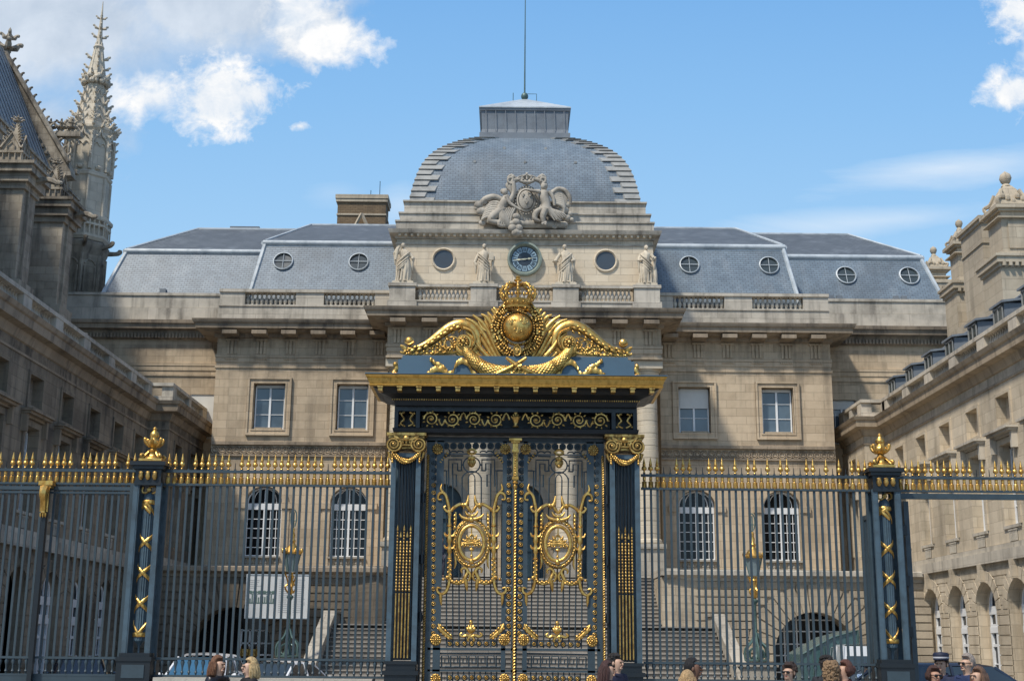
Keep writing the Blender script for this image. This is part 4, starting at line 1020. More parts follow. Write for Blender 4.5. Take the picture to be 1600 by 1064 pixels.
for s in (-1,1):
    a, b = sorted((s*7.28, s*7.64))
    P0 = lambda u,z,d: (XC+d, u, z)
    m.prism(P0, [(44.6,0),(44.6,0.6),(46.2,1.42),(50.3,3.0),(52.0,3.0),(52.0,0)], a, b)
    m.prism(P0, [(44.5,0.6),(44.5,0.68),(46.2,1.52),(50.3,3.1),(52.0,3.1),(52.0,3.0),(50.3,3.0),(46.2,1.42)], a-0.06, b+0.06)
obj_split('cheek_wall', m, M['white_stone'], stairs, lambda x,y,z: x > XC)
# ================================================================== THE CHAPEL ON THE LEFT
ch = thing('gothic_chapel', 'tall gothic chapel with pinnacled buttresses, steep roof and crocketed stair turret', 'chapel', (-24,52,0))
GX = -26.2
def crocket(m, p, dx, dy, r=0.12):
    m.tube([p,(p[0]+dx*r*1.5,p[1]+dy*r*1.5,p[2]+r*0.4),(p[0]+dx*r*2.2,p[1]+dy*r*2.2,p[2]+r*1.5)], [r*0.5,r*0.75,r*0.35], 5)
    m.ell((p[0]+dx*r*2.4,p[1]+dy*r*2.4,p[2]+r*1.3), r*0.55,r*0.55,r*0.5,6,4)
def finial(m, x, y, z, h, r):
    m.lathe((x,y,z), [(r*0.35,0),(r*0.3,h*0.3),(r*0.8,h*0.38),(r*0.3,h*0.46),(r*0.25,h*0.62),(r*0.6,h*0.7),(r*0.25,h*0.8),(r*0.2,h*0.92),(0.01,h)], 8)
    for k in range(4):
        a = PI/2*k+0.4
        crocket(m, (x,y,z+h*0.35), math.cos(a), math.sin(a), r*0.6); crocket(m, (x,y,z+h*0.66), math.cos(a), math.sin(a), r*0.42)
XN = -22.0
zE = 22.4
m = MB(); PN = lambda u,z,d: (XN-d, u, z)
wh = [(y,2.2,12.5,20.6,1.8) for y in (43.6,48.9,54.2)]
m.wall(PN, 30, 60.5, 0, zE, wh, 0.7)
m.add([(XN,60.5,0),(-30,60.5,0),(-30,60.5,zE),(XN,60.5,zE)], [(0,1,2,3)])
obj('nave_wall', m, M['gothic'], ch)
for y in (43.6,48.9,54.2):
    m = MB(); 
    for k in range(5): u = y-1.0+k*0.5; m.tube([PN(u,12.5,0.4),PN(u,19.6,0.4)],0.06,5)
    for c in (y-0.5,y+0.5): m.tube([PN(u,z,0.4) for u,z in arcpts(c,19.2,0.5,0.9,0,180,8)],0.06,5)
    w = obj('traceried_window', m, M['gothic'], ch); g = MB(); g.fan(PN,[(y-1.1,12.5),(y-1.1,19.3)]+arcpts(y,18.8,1.1,1.8,170,10,10)+[(y+1.1,19.3),(y+1.1,12.5)],0.55); obj('pane', g, M['glass'], w)
m = MB()
m.sweep([(XN,30),(XN,60.5)], [(0,zE-0.5),(0.15,zE-0.4),(0.4,zE-0.1),(0.45,zE),(0.0,zE+0.02)])
for i in range(75):
    y = 30.2+i*0.405
    m.box(XN+0.30,XN+0.40,y-0.03,y+0.03,zE,zE+0.75); m.tube([(XN+0.35,y+0.2+0.19*math.cos(R(a)),zE+0.52+0.2*math.sin(R(a))) for a in range(0,181,30)],0.035,4)
m.box(XN+0.26,XN+0.44,30,60.5,zE+0.75,zE+0.86)
obj('eaves_balustrade', m, M['gothic'], ch)
m = MB(); zr = 31.3
m.add([(XN-0.25,30,zE+0.2),(XN-0.25,60.6,zE+0.2),(GX,60.6,zr),(GX,30,zr),(-30.3,30,zE+0.2),(-30.3,60.6,zE+0.2)], [(0,1,2,3),(3,2,5,4)])
rf = obj('roof', m, M['slate_g'], ch)
m = MB()
for i in range(52):
    y = 30.3+i*0.6; m.tube([(XN-0.22,y,zE+0.25),(GX+0.02,y,zr+0.02)],0.028,4)
obj('lead_seam', m, M['lead_dark'], rf)
# west gable with crockets and finial
ax, az = at(15,92,61); bx, bz = at(113,262,61)
m = MB(); Pg = lambda u,z,d: (u, 61+d, z)
L0 = (bx,bz); 
dxg, dzg = bx-ax, bz-az
m.prism(Pg, [(ax,az),(bx,bz),(bx+0.15,bz-0.6),(bx-0.9,bz-0.7),(ax,az-1.6),(2*ax-bx+0.9,bz-0.7),(2*ax-bx-0.15,bz-0.6),(2*ax-bx,bz)], -0.5, 0.3)
m.prism(Pg, [(ax,az-1.6),(bx-0.9,bz-0.7),(bx-0.9,bz-3.5),(2*ax-bx+0.9,bz-3.5),(2*ax-bx+0.9,bz-0.7)], -0.2, 0.3)
for s in (-1,1):
    m.tube([(ax,60.4,az+0.05),(ax+s*dxg,60.4,bz+0.05)],0.13,6)
    for k in range(1,15): f = k/15; crocket(m, (ax+s*dxg*f,60.5,az+dzg*f), s*0.9, 0, 0.12)
    for k in range(1,16): f = k/16; m.ell((ax+s*(dxg*f-0.45),60.42,az+dzg*f-0.55),0.12,0.1,0.12,6,4)
finial(m, ax, 60.7, az-0.3, 1.9, 0.42)
obj('gable', m, M['gothic'], ch, 40)
# buttresses with crenellated caps and pinnacles
def buttress(y0, y1, xf, ztop, pin):
    x0 = XN
    m = MB()
    m.box(x0-0.1, xf, y0+0.25, y1-0.25, 0, ztop-1.0)
    m.box(x0-0.1, xf+0.22, y0+0.15, y1-0.15, 0, ztop-4.6)
    m.box(xf-0.1, xf+0.1, y0+0.6, y0+0.7, 5, ztop-1)
    # moulded dark cap
    for o, za, zb in ((0.1,ztop-1.0,ztop-0.75),(0.25,ztop-0.75,ztop-0.4),(0.4,ztop-0.4,ztop-0.12),(0.5,ztop-0.12,ztop)):
        m.box(x0-0.1, xf+o, y0+0.25-o, y1-0.25+o, za, zb)
    b = obj('buttress', m, M['gothic'], ch)
    m = MB(); cx, cy = xf-0.75, (y0+y1)/2
    hw = 0.78
    m.box(cx-hw,cx+hw,cy-hw,cy+hw,ztop,ztop+0.25)
    m.box(cx-hw+.12,cx+hw-.12,cy-hw+.12,cy+hw-.12,ztop+.25,ztop+0.95)
    for k in range(5):
        u = -hw+0.1+k*(2*hw-0.2)/4
        for q in ((cx+u,cy-hw+.05),(cx+u,cy+hw-.05),(cx-hw+.05,cy+u),(cx+hw-.05,cy+u)): m.tube([(q[0],q[1],ztop+.25),(q[0],q[1],ztop+.9)],0.045,5)
    m.box(cx-hw,cx+hw,cy-hw,cy+hw,ztop+0.92,ztop+1.08)
    # gablets round the foot of the pinnacle
    h = pin
    r0 = 0.62
    for ax_, ay_ in ((0,-1),(1,0),(0,1),(-1,0)):
        px_, py_ = -ay_, ax_
        p = lambda u,z,o: (cx+px_*u+ax_*o, cy+py_*u+ay_*o, z)
        z0 = ztop+1.05
        m.add([p(-.5,z0,.55),p(.5,z0,.55),p(.5,z0+.35,.55),p(0,z0+1.35,.5),p(-.5,z0+.35,.55)], [(0,1,2,3,4)])
        m.tube([p(-.55,z0+.3,.6),p(0,z0+1.42,.53),p(.55,z0+.3,.6)],0.07,5)
        m.tube([p(-.2,z0+.1,.6),p(-.2,z0+.5,.6),p(0,z0+.8,.6),p(.2,z0+.5,.6),p(.2,z0+.1,.6)],0.04,4)
    rows = []
    for z, r in ((ztop+1.05,r0*.95),(ztop+1.5,r0*.85),(ztop+1.05+h,0.05)):
        rows.append([(cx+r*math.cos(R(45+90*k)),cy+r*math.sin(R(45+90*k)),z) for k in range(4)])
    m.grid(rows, True, True)
    for k in range(4):
        a = R(45+90*k)
        for j in range(7):
            f = 0.15+j*0.12; r = r0*.85*(1-f)+0.03; crocket(m,(cx+r*math.cos(a),cy+r*math.sin(a),ztop+1.5+(h-.45)*f),math.cos(a),math.sin(a),0.1*(1.2-f*.5))
    finial(m, cx, cy, ztop+0.9+h, 0.7, 0.22)
    m.v = [(cx+(x-cx)*.7,cy+(y-cy)*.7,ztop+(z-ztop)*0.58) for x,y,z in m.v]
    obj('pinnacle', m, M['gothic'], b, 40)
z2 = at(95,311,51.5)[1]; z1 = at(40,258,46.5)[1]
b2x = at(118,318,51.5)[0]; b1x = at(58,262,46.3)[0]
buttress(46.2,48.0,b1x-0.5,z1,2.35)
buttress(51.4,53.2,b2x-0.5,z2,2.1)
buttress(41.2,43.0,b1x-0.5,z1,2.35)
m = MB()
for y0, xf, zt in ((46.2,b1x-.5,z1),(51.4,b2x-.5,z2),(46.2,b1x-.5,z1-5.5),(51.4,b2x-.5,z2-5.2)):   # gargoyles
    m.tube(smoothpts([(xf+.1,y0+.9,zt-.5),(xf+.7,y0+.8,zt-.42),(xf+1.15,y0+.75,zt-.62)],3),[.16,.15,.14,.12,.13,.1,.05],6); m.ell((xf+1.15,y0+.75,zt-.55),.15,.1,.1,6,4)
obj_split('gargoyle', m, M['gothic'], ch, lambda x,y,z: (y > 50, round(z/4)), 40)
m = MB()   # gallery between gable and turret
for k in range(4):
    x = -24.3+k*0.5; m.tube([(x,61.6,25.2),(x,61.6,26.9)],0.07,6); m.tube([(x+.25+.25*math.cos(R(a)),61.6,26.6+.35*math.sin(R(a))) for a in range(0,181,30)],0.05,4)
m.box(-24.8,-22.2,61.4,61.8,27.0,27.25); m.box(-24.8,-22.2,61.4,61.8,25.0,25.2)
for k in range(4): finial(m,-24.4+k*0.55,61.6,27.2,0.85,0.24); m.tube([(-24.4+k*.55,61.6,27.25),(-24.12+k*.55,61.6,27.6),(-23.85+k*.55,61.6,27.25)],0.05,4)
obj('gallery', m, M['gothic'], ch, 40)
# octagonal stair turret
TX, TY = -22.42, 63.6
SLIM = 0.83
def slim(m): m.v = [(TX+(x-TX)*SLIM, TY+(y-TY)*SLIM, z) for x,y,z in m.v]
def oct_(r, z, ph=22.5, n=8):
    return [(TX+r*math.cos(R(ph+360*k/n)), TY+r*math.sin(R(ph+360*k/n)), z) for k in range(n)]
zz = lambda py: at(147,py,62.0)[1]
rt = 1.62
m = MB()
m.grid([oct_(1.5,0),oct_(1.5,zz(392)),oct_(1.62,zz(385)),oct_(1.72,zz(372)),oct_(1.5,zz(368))], True)
for k in range(8):
    a = R(22.5+45*k); m.tube([(TX+1.52*math.cos(a),TY+1.52*math.sin(a),5),(TX+1.52*math.cos(a),TY+1.52*math.sin(a),zz(390))],0.11,6)
    a2 = R(45*k); 
    for o in (-.35,.35):
        p = (TX+1.42*math.cos(a2)-o*math.sin(a2),TY+1.42*math.sin(a2)+o*math.cos(a2)); m.tube([(p[0],p[1],12),(p[0],p[1],zz(410))],0.06,5)
    m.tube([(TX+1.42*math.cos(a2)-o*math.sin(a2),TY+1.42*math.sin(a2)+o*math.cos(a2),zz(408)+.3*math.sqrt(max(0,1-(o/.36)**2))) for o in [-.35+.1*j for j in range(8)]],0.06,5)
slim(m); base = obj('stair_turret', m, M['gothic'], ch, 30)
m = MB()
for k in range(8):
    a = R(45*k-20)
    m.tube(smoothpts([(TX+1.4*math.cos(a),TY+1.4*math.sin(a),zz(378)),(TX+2.1*math.cos(a),TY+2.1*math.sin(a),zz(376)),(TX+2.5*math.cos(a),TY+2.5*math.sin(a),zz(372))],3),[.14,.14,.13,.12,.13,.1,.04],6)
    m.ell((TX+2.35*math.cos(a),TY+2.35*math.sin(a),zz(371)),.16,.12,.1,6,4)
slim(m); obj('gargoyle', m, M['gothic'], base, 40)
m = MB()
m.grid([oct_(1.62,zz(368)),oct_(1.74,zz(364)),oct_(1.74,zz(360))], True)
for k in range(32):
    a = R(360*k/32); r = 1.66*math.cos(R(22.5))/max(math.cos(R(((math.degrees(a)-0)%45)-22.5 if False else (((math.degrees(a)+22.5)%45)-22.5))),.9)
    m.tube([(TX+r*math.cos(a),TY+r*math.sin(a),zz(362)),(TX+r*math.cos(a),TY+r*math.sin(a),zz(336))],0.05,5)
m.grid([oct_(1.76,zz(336)),oct_(1.8,zz(334)),oct_(1.8,zz(330)),oct_(1.62,zz(329))], True); m.grid([oct_(1.58,zz(346)),oct_(1.72,zz(345)),oct_(1.72,zz(342)),oct_(1.58,zz(341))], True)
slim(m); obj('turret_balustrade', m, M['spire'], base, 30)
m = MB()
m.grid([oct_(1.42,zz(368)),oct_(1.42,zz(268)),oct_(1.52,zz(266)),oct_(1.56,zz(262)),oct_(1.40,zz(258)),oct_(1.38,zz(196)),oct_(1.5,zz(192)),oct_(1.5,zz(188)),oct_(1.3,zz(186)),oct_(1.28,zz(182))], True, True)
for k in range(8):
    a = R(22.5+45*k); c_, s_ = math.cos(a), math.sin(a)
    m.tube([(TX+1.44*c_,TY+1.44*s_,zz(330)),(TX+1.44*c_,TY+1.44*s_,zz(268))],0.10,6)
    m.tube([(TX+1.46*c_,TY+1.46*s_,zz(258)),(TX+1.46*c_,TY+1.46*s_,zz(200))],0.13,6)
    for j in range(4): crocket(m,(TX+1.46*c_,TY+1.46*s_,zz(240-j*12)),c_,s_,.1)
    a2 = R(45*k); c2, s2 = math.cos(a2), math.sin(a2)
    for q in range(2):   # ogee hood between the shafts
        sg = -1 if q else 1
        pts = [(0.55,zz(225)),(0.5,zz(214)),(0.32,zz(206)),(0.1,zz(202)),(0.0,zz(190))]
        m.tube(smoothpts([(TX+1.36*c2-sg*o*s2,TY+1.36*s2+sg*o*c2,z) for o,z in pts],3),0.065,5)
        pts = [(0.5,zz(230)),(0.42,zz(219)),(0.2,zz(214)),(0.0,zz(219))]
        m.tube(smoothpts([(TX+1.33*c2-sg*o*s2,TY+1.33*s2+sg*o*c2,z) for o,z in pts],3),0.04,5)
    m.ell((TX+1.40*c2,TY+1.40*s2,zz(254)),.2,.2,.14,6,4)
    # crown of gablets under the spire
    crocket(m,(TX+1.4*c2,TY+1.4*s2,zz(190)),c2,s2,.16); crocket(m,(TX+1.4*c_,TY+1.4*s_,zz(188)),c_,s_,.16)
    finial(m,TX+1.32*c_,TY+1.32*s_,zz(184),0.6,0.16)
slim(m); obj('turret_shaft', m, M['spire'], base, 30)
m = MB()
sp = [(1.12,183),(0.92,160),(0.72,135),(0.60,118),(0.62,112),(0.70,106),(0.55,98),(0.42,80),(0.30,62),(0.2,46),(0.13,26),(0.07,0),(0.02,-20)]
m.grid([oct_(r,zz(p)) for r,p in sp], True, True)
def spr(py):
    for i in range(len(sp)-1):
        if sp[i][1] >= py >= sp[i+1][1]: f = (sp[i][1]-py)/(sp[i][1]-sp[i+1][1]); return sp[i][0]*(1-f)+sp[i+1][0]*f
    return 0.02
for k in range(8):
    a = R(22.5+45*k); c_, s_ = math.cos(a), math.sin(a)
    m.tube([(TX+spr(p)*c_,TY+spr(p)*s_,zz(p)) for p in (183,160,135,118)],0.07,5); m.tube([(TX+spr(p)*c_,TY+spr(p)*s_,zz(p)) for p in (98,80,62,46)],0.04,5)
    a2 = R(45*k); c2, s2 = math.cos(a2), math.sin(a2)
    for py in (172,158,144,130): 
        rr = spr(py)*.93; w = rr*.3
        m.tube([(TX+rr*c2-w*s2,TY+rr*s2+w*c2,zz(py+7)),(TX+rr*1.03*c2,TY+rr*1.03*s2,zz(py-5)),(TX+rr*c2+w*s2,TY+rr*s2-w*c2,zz(py+7))],0.05,5)
    for py, r in ((181,.18),(166,.19),(148,.17),(132,.16)): crocket(m,(TX+spr(py)*c_,TY+spr(py)*s_,zz(py)),c_,s_,r*.85)
    for py in (112,108,104): m.ell((TX+.74*math.cos(a+py*.13),TY+.74*math.sin(a+py*.13),zz(py)),.19,.19,.15,7,5)
    crocket(m,(TX+.6*c2,TY+.6*s2,zz(101)),c2,s2,.14); crocket(m,(TX+.6*c_,TY+.6*s_,zz(114)),c_,s_,.16)
    if k%2 == 0:
        for py, r in ((88,.13),(72,.15),(38,.13),(24,.13),(8,.1)): crocket(m,(TX+spr(py)*c_,TY+spr(py)*s_,zz(py)),c_,s_,r)
m.lathe((TX,TY,0),[(.28,zz(57)),(.36,zz(54)),(.28,zz(51))],10); m.ell((TX,TY,zz(3)),.1,.1,.1,6,4)
slim(m); obj('spire', m, M['spire'], base, 30)
# ================================================================== CHIMNEYS BEHIND THE RIGHT RANGE
def urn_chimney(label, px0, px1, ytop, ymid, Y, depth, urn=True, zb=11.0):
    x0, z1 = at(px0, ytop, Y); x1, _ = at(px1, ytop, Y); _, z2 = at(px0, ymid, Y)
    t = thing('stone_chimney', label, 'chimney', ((x0+x1)/2,Y,zb), 'stone chimneys behind the right range')
    m = MB(); dy = depth; w = (x1-x0)
    def slab(o, za, zb_): m.box(x0+.25-o, x1-.25+o, Y+.25-o, Y+dy-.25+o, za, zb_)
    slab(0, zb, z1-0.25); slab(0.12, z1-0.25, z1-0.15); slab(0.25, z1-0.15, z1); slab(.18, z1-.55, z1-.5)
    slab(0.28, zb, z2-0.5); slab(0.36, z2-0.5, z2-0.35); slab(0.46, z2-0.35, z2-0.12); slab(0.52, z2-0.12, z2); slab(.3, z2, z2+.12)
    n = int(w/0.25)
    for k in range(n): m.box(x0+k*.25, x0+k*.25+.12, Y-.24, Y, z2-.5, z2-.36)
    m.box(x0+.5, x1-.5, Y+.2, Y+.3, z2+.35, z1-.7) if w > 1.2 else None
    st = obj('shaft', m, M['chimney'], t)
    if urn:
        m = MB(); cx, cy = (x0+x1)/2, Y+dy/2; hw = w*0.36; h = w*0.62
        rows = []
        for z, r in ((0,hw),(h*.15,hw*1.02),(h*.45,hw*.74),(h*.8,hw*.5),(h,hw*.26)):
            rows.append([(cx+sx*r, cy+sy*r, z1+z) for sx,sy in ((-1,-1),(1,-1),(1,1),(-1,1))])
        m.grid(rows, True, True)
        for sx,sy in ((-1,-1),(1,-1),(1,1),(-1,1)):
            m.tube(smoothpts([(cx+sx*hw*1.05,cy+sy*hw*1.05,z1+h*.08),(cx+sx*hw*1.15,cy+sy*hw*1.15,z1+h*.3),(cx+sx*hw*.85,cy+sy*hw*.85,z1+h*.4),(cx+sx*hw*.6,cy+sy*hw*.6,z1+h*.75)],3),w*.05,6)
        for k in range(7): m.ell((cx-hw+hw*2*k/6,cy-hw*.9,z1+h*(.25+.3*((k*5)%3)/3)),w*.07,w*.06,w*.07,6,4)
        m.lathe((cx,cy,z1+h),[(w*.12,0),(w*.09,.08),(w*.07,.12),(w*.11,.18),(w*.145,.2+w*.09),(w*.12,.2+w*.19),(w*.04,.2+w*.25),(.01,.2+w*.28)],12)
        obj('urn', m, M['chimney'], st, 40)
    return t
urn_chimney('small stone chimney top with ball finial right behind the roof hip, farthest back', 1449, 1487, 416, 440, 66, 1.6)
urn_chimney('slender stone chimney with carved ball top standing left of the plain block', 1489, 1530, 376, 440, 56, 1.5)
urn_chimney('tall stone chimney with carved urn top at the right edge of the photo', 1556, 1622, 318, 398, 49, 1.9)
x0, z1 = at(1532,338,52); x1, _ = at(1572,338,52)
t = thing('plain_chimney', 'plain pale chimney block between the two carved chimneys', 'chimney', ((x0+x1)/2,52,11))
m = MB(); m.box(x0,x1,52,54.5,11,z1-.3); m.box(x0-.08,x1+.08,51.92,54.58,z1-.3,z1-.15); m.box(x0-.16,x1+.16,51.84,54.66,z1-.15,z1); m.box(x0-.05,x1+.05,51.95,54.5,z1-1.2,z1-1.12); sh = obj('shaft', m, M['chimney'], t)
m = MB(); m.lathe(((x0+x1)/2+.3,53,z1),[(.14,0),(.14,.2),(.36,.28),(.3,.33),(.02,.42)],12); obj('cowl', m, M['iron_dark'], sh)
m = MB(); m.box(x0+1.2,25,49.5,56,9,at(1580,405,49.5)[1]); m.box(x0+1.05,25.1,49.35,56,at(1580,405,49.5)[1],at(1580,398,49.5)[1]); m.box(x0-.2,25,50.5,56,9,at(1540,470,50.5)[1])
obj('roof_block', m, M['chimney'], t)
# ================================================================== RAILINGS
YG = 26.0; XG = 0.09
def g2(px, py, Y=YG): return at(px, py, Y)
ZB, ZR1, ZR2, ZR3, ZR4 = 1.26, 1.57, 4.99, 5.25, 5.31
# one bar: square shaft, baluster bulb in the bottom band
m = MB()
m.box(-.022,.022,-.022,.022, ZR1-.02, ZR4)
m.lathe((0,0,0), [(.014,ZB),(.02,ZB+.03),(.034,ZB+.05),(.02,ZB+.075),(.016,ZB+.11),(.024,ZB+.17),(.042,ZB+.235),(.026,ZB+.285),(.018,ZR1)], 8)
bar_me = mesh_of('bar', m, M['iron'], 50)
m = MB(); m.lathe((0,0,0), [(.012,5.30),(.03,5.315),(.016,5.335),(.02,5.36),(.047,5.375),(.055,5.40),(.045,5.44),(.024,5.455),(.034,5.47),(.03,5.50),(.014,5.58),(.002,5.635)], 8)
spear_me = mesh_of('spearhead', m, M['gold'], 55)
m = MB(); m.lathe((0,0,0), [(.018,5.235),(.036,5.225),(.03,5.205),(.034,5.185),(.034,5.165),(.022,5.155),(.037,5.13),(.044,5.02),(.042,4.995)], 10, mod=lambda k: 1.0)
for k in range(10): m.tube([(.038*math.cos(2*PI*k/10),.038*math.sin(2*PI*k/10),5.14),(.047*math.cos(2*PI*k/10),.047*math.sin(2*PI*k/10),4.998)],.007,4)
tassel_me = mesh_of('tassel', m, M['gold'], 55)
m = MB(); m.tube([(0,0,5.30),(0,0,5.44)],[.012,.006],5); stub_me = mesh_of('stub', m, M['iron_dark'])
def fence(name, label, x0, x1, n, missing, Y=YG, frame=False, bottom=True, group='gilt tipped railing panels'):
    t = thing(name, label, 'railing', ((x0+x1)/2, Y, ZB), group)
    m = MB()
    def rail(za, zb, d=.03): m.box(x0, x1, Y-d, Y+d, za, zb)
    if bottom:
        rail(ZB-.04, ZB, .035); rail(ZR1-.025, ZR1+.02, .04)
    rail(ZR2-.02, ZR2+.025, .045); rail(ZR3-.012, ZR3+.03, .03); rail(ZR4-.05, ZR4-.02, .02)
    if frame:
        rail(ZR2-.13, ZR2-.06, .05); rail(ZR2-.2, ZR2-.16, .04)
        for x in (x0+.03, x1-.05): m.box(x-.05,x+.05,Y-.06,Y+.06,0.02,ZR2)
        if bottom: rail(1.0, ZB-.04, .03); rail(.4, 1.0, .02)
    if not bottom: m.box(x1-.06,x1+.06,YG-.07,YG+.07,0,ZR2-.021)
    obj_split('rail', m, M['iron'], t, lambda x,y,z: (round(z,1), round(x-x0,0) if frame and abs(z-2.8)<.3 else 0))
    k = MB()
    for i in range(n): 
        x = x0+(x1-x0)*(i+.5)/n
        k.ell((x+(x1-x0)/n*.5,Y,ZR3+.01),.02,.02,.02,6,4)
    obj('boss_row', k, M['iron_dark'], t)
    for i in range(n):
        x = x0+(x1-x0)*(i+.5)/n
        if bottom: b = inst('bar', bar_me, t, (x,Y,0))
        else: b = t
        if i in missing: inst('stub', stub_me, b, (x,Y,0))
        else: inst('spearhead', spear_me, b, (x,Y,0), rot=(R(random.uniform(-1.5,1.5)),R(random.uniform(-1.5,1.5)),0) if False else None)
        inst('tassel', tassel_me, b, (x,Y,0))
    return t
PLX, PRX = -7.31, 7.56
pw = .27
fence('railing', 'gilt tipped blue grey railing between the left post and the gate', PLX+pw, XG-2.53, 34, {3,10,24}, YG)
fence('railing', 'gilt tipped railing between the gate and the right post with many spearheads missing', XG+2.56, PRX-pw, 35, {3,4,8,9,13,15,18,20,23,24,27,29,31}, YG)
fence('railing', 'gilt tipped framed side gate left of the left post', PLX-pw-4.6, PLX-pw-.03, 35, {19,14,25,32}, YG, frame=True)
fence('railing', 'gilt tipped transom over the open side gate right of the right post', PRX+pw+.03, PRX+pw+4.6, 35, {12,14}, YG, frame=False, bottom=False)
m = MB(); x0 = PRX+pw+.03
m.box(x0,x0+4.6,YG-.05,YG+.05,ZR2-.16,ZR2-.05)
ob = thing('open_gate_leaf', 'open iron side gate leaf folded back edge-on beside the right post', 'gate', (x0+.12,YG+1,1))
obj('head_rail', m, M['iron'], ob)
m = MB(); m.box(x0-.02,x0+.05,YG-.06,YG+.06,0.3,ZR2); m.box(x0+.12,x0+.22,YG+.05,YG+.15,0.3,ZR2-.2); m.box(x0+.12,x0+.22,YG+3.1,YG+3.2,0.3,ZR2-.2); m.box(x0+.13,x0+.19,YG+.1,YG+3.2,ZR2-.3,ZR2-.2); m.box(x0+.13,x0+.19,YG+.1,YG+3.2,ZB-.1,ZB); m.box(x0+.15,x0+.17,YG+.1,YG+3.2,.3,ZB)
obj('stile', m, M['iron'], ob)
m = MB()
for k in range(22): m.box(x0+.145,x0+.175,YG+.25+k*.13,YG+.28+k*.13,ZB,ZR2-.3)
obj('bar_row', m, M['iron'], ob)
m = MB()
for z in (2.1,3.1,4.1): m.box(x0+.03,x0+.14,YG-.02,YG+.1,z,z+.2)
obj_split('hinge', m, M['iron_dark'], ob, lambda x,y,z: round(z))
# black support with gilt bracket in front of the left side gate
sp_ = thing('iron_strut', 'black iron upright with gilded console in front of the left side gate', 'strut', (g2(68,900)[0],YG-.15,0.5))
xs = g2(70,800,YG-.15)[0]
m = MB(); m.box(xs-.045,xs+.045,YG-.2,YG-.1,0.3,4.3); m.box(xs-.05,xs+.05,YG-.2,YG-.08,4.3,4.95); obj('upright', m, M['iron_dark'], sp_)
m = MB(); m.box(xs-.14,xs+.14,YG-.26,YG-.06,4.93,5.02); m.box(xs-.11,xs+.11,YG-.24,YG-.06,4.88,4.93)
m.tube(smoothpts([(xs,YG-.25,4.86),(xs,YG-.33,4.75),(xs,YG-.27,4.6),(xs,YG-.23,4.42),(xs,YG-.24,4.36)],3),[.10,.10,.09,.085,.08,.07,.07,.06,.06,.05,.05,.05,.04],8)
for a in (-1,1): m.tube([(xs+a*.07,YG-.24,4.84),(xs+a*.065,YG-.22,4.4)],.02,5)
for k in range(3): m.lathe((xs-.05+k*.05,YG-.24,4.28),[(.001,0),(.02,.04),(.02,.09)],6)
obj('console', m, M['gold'], sp_, 40)
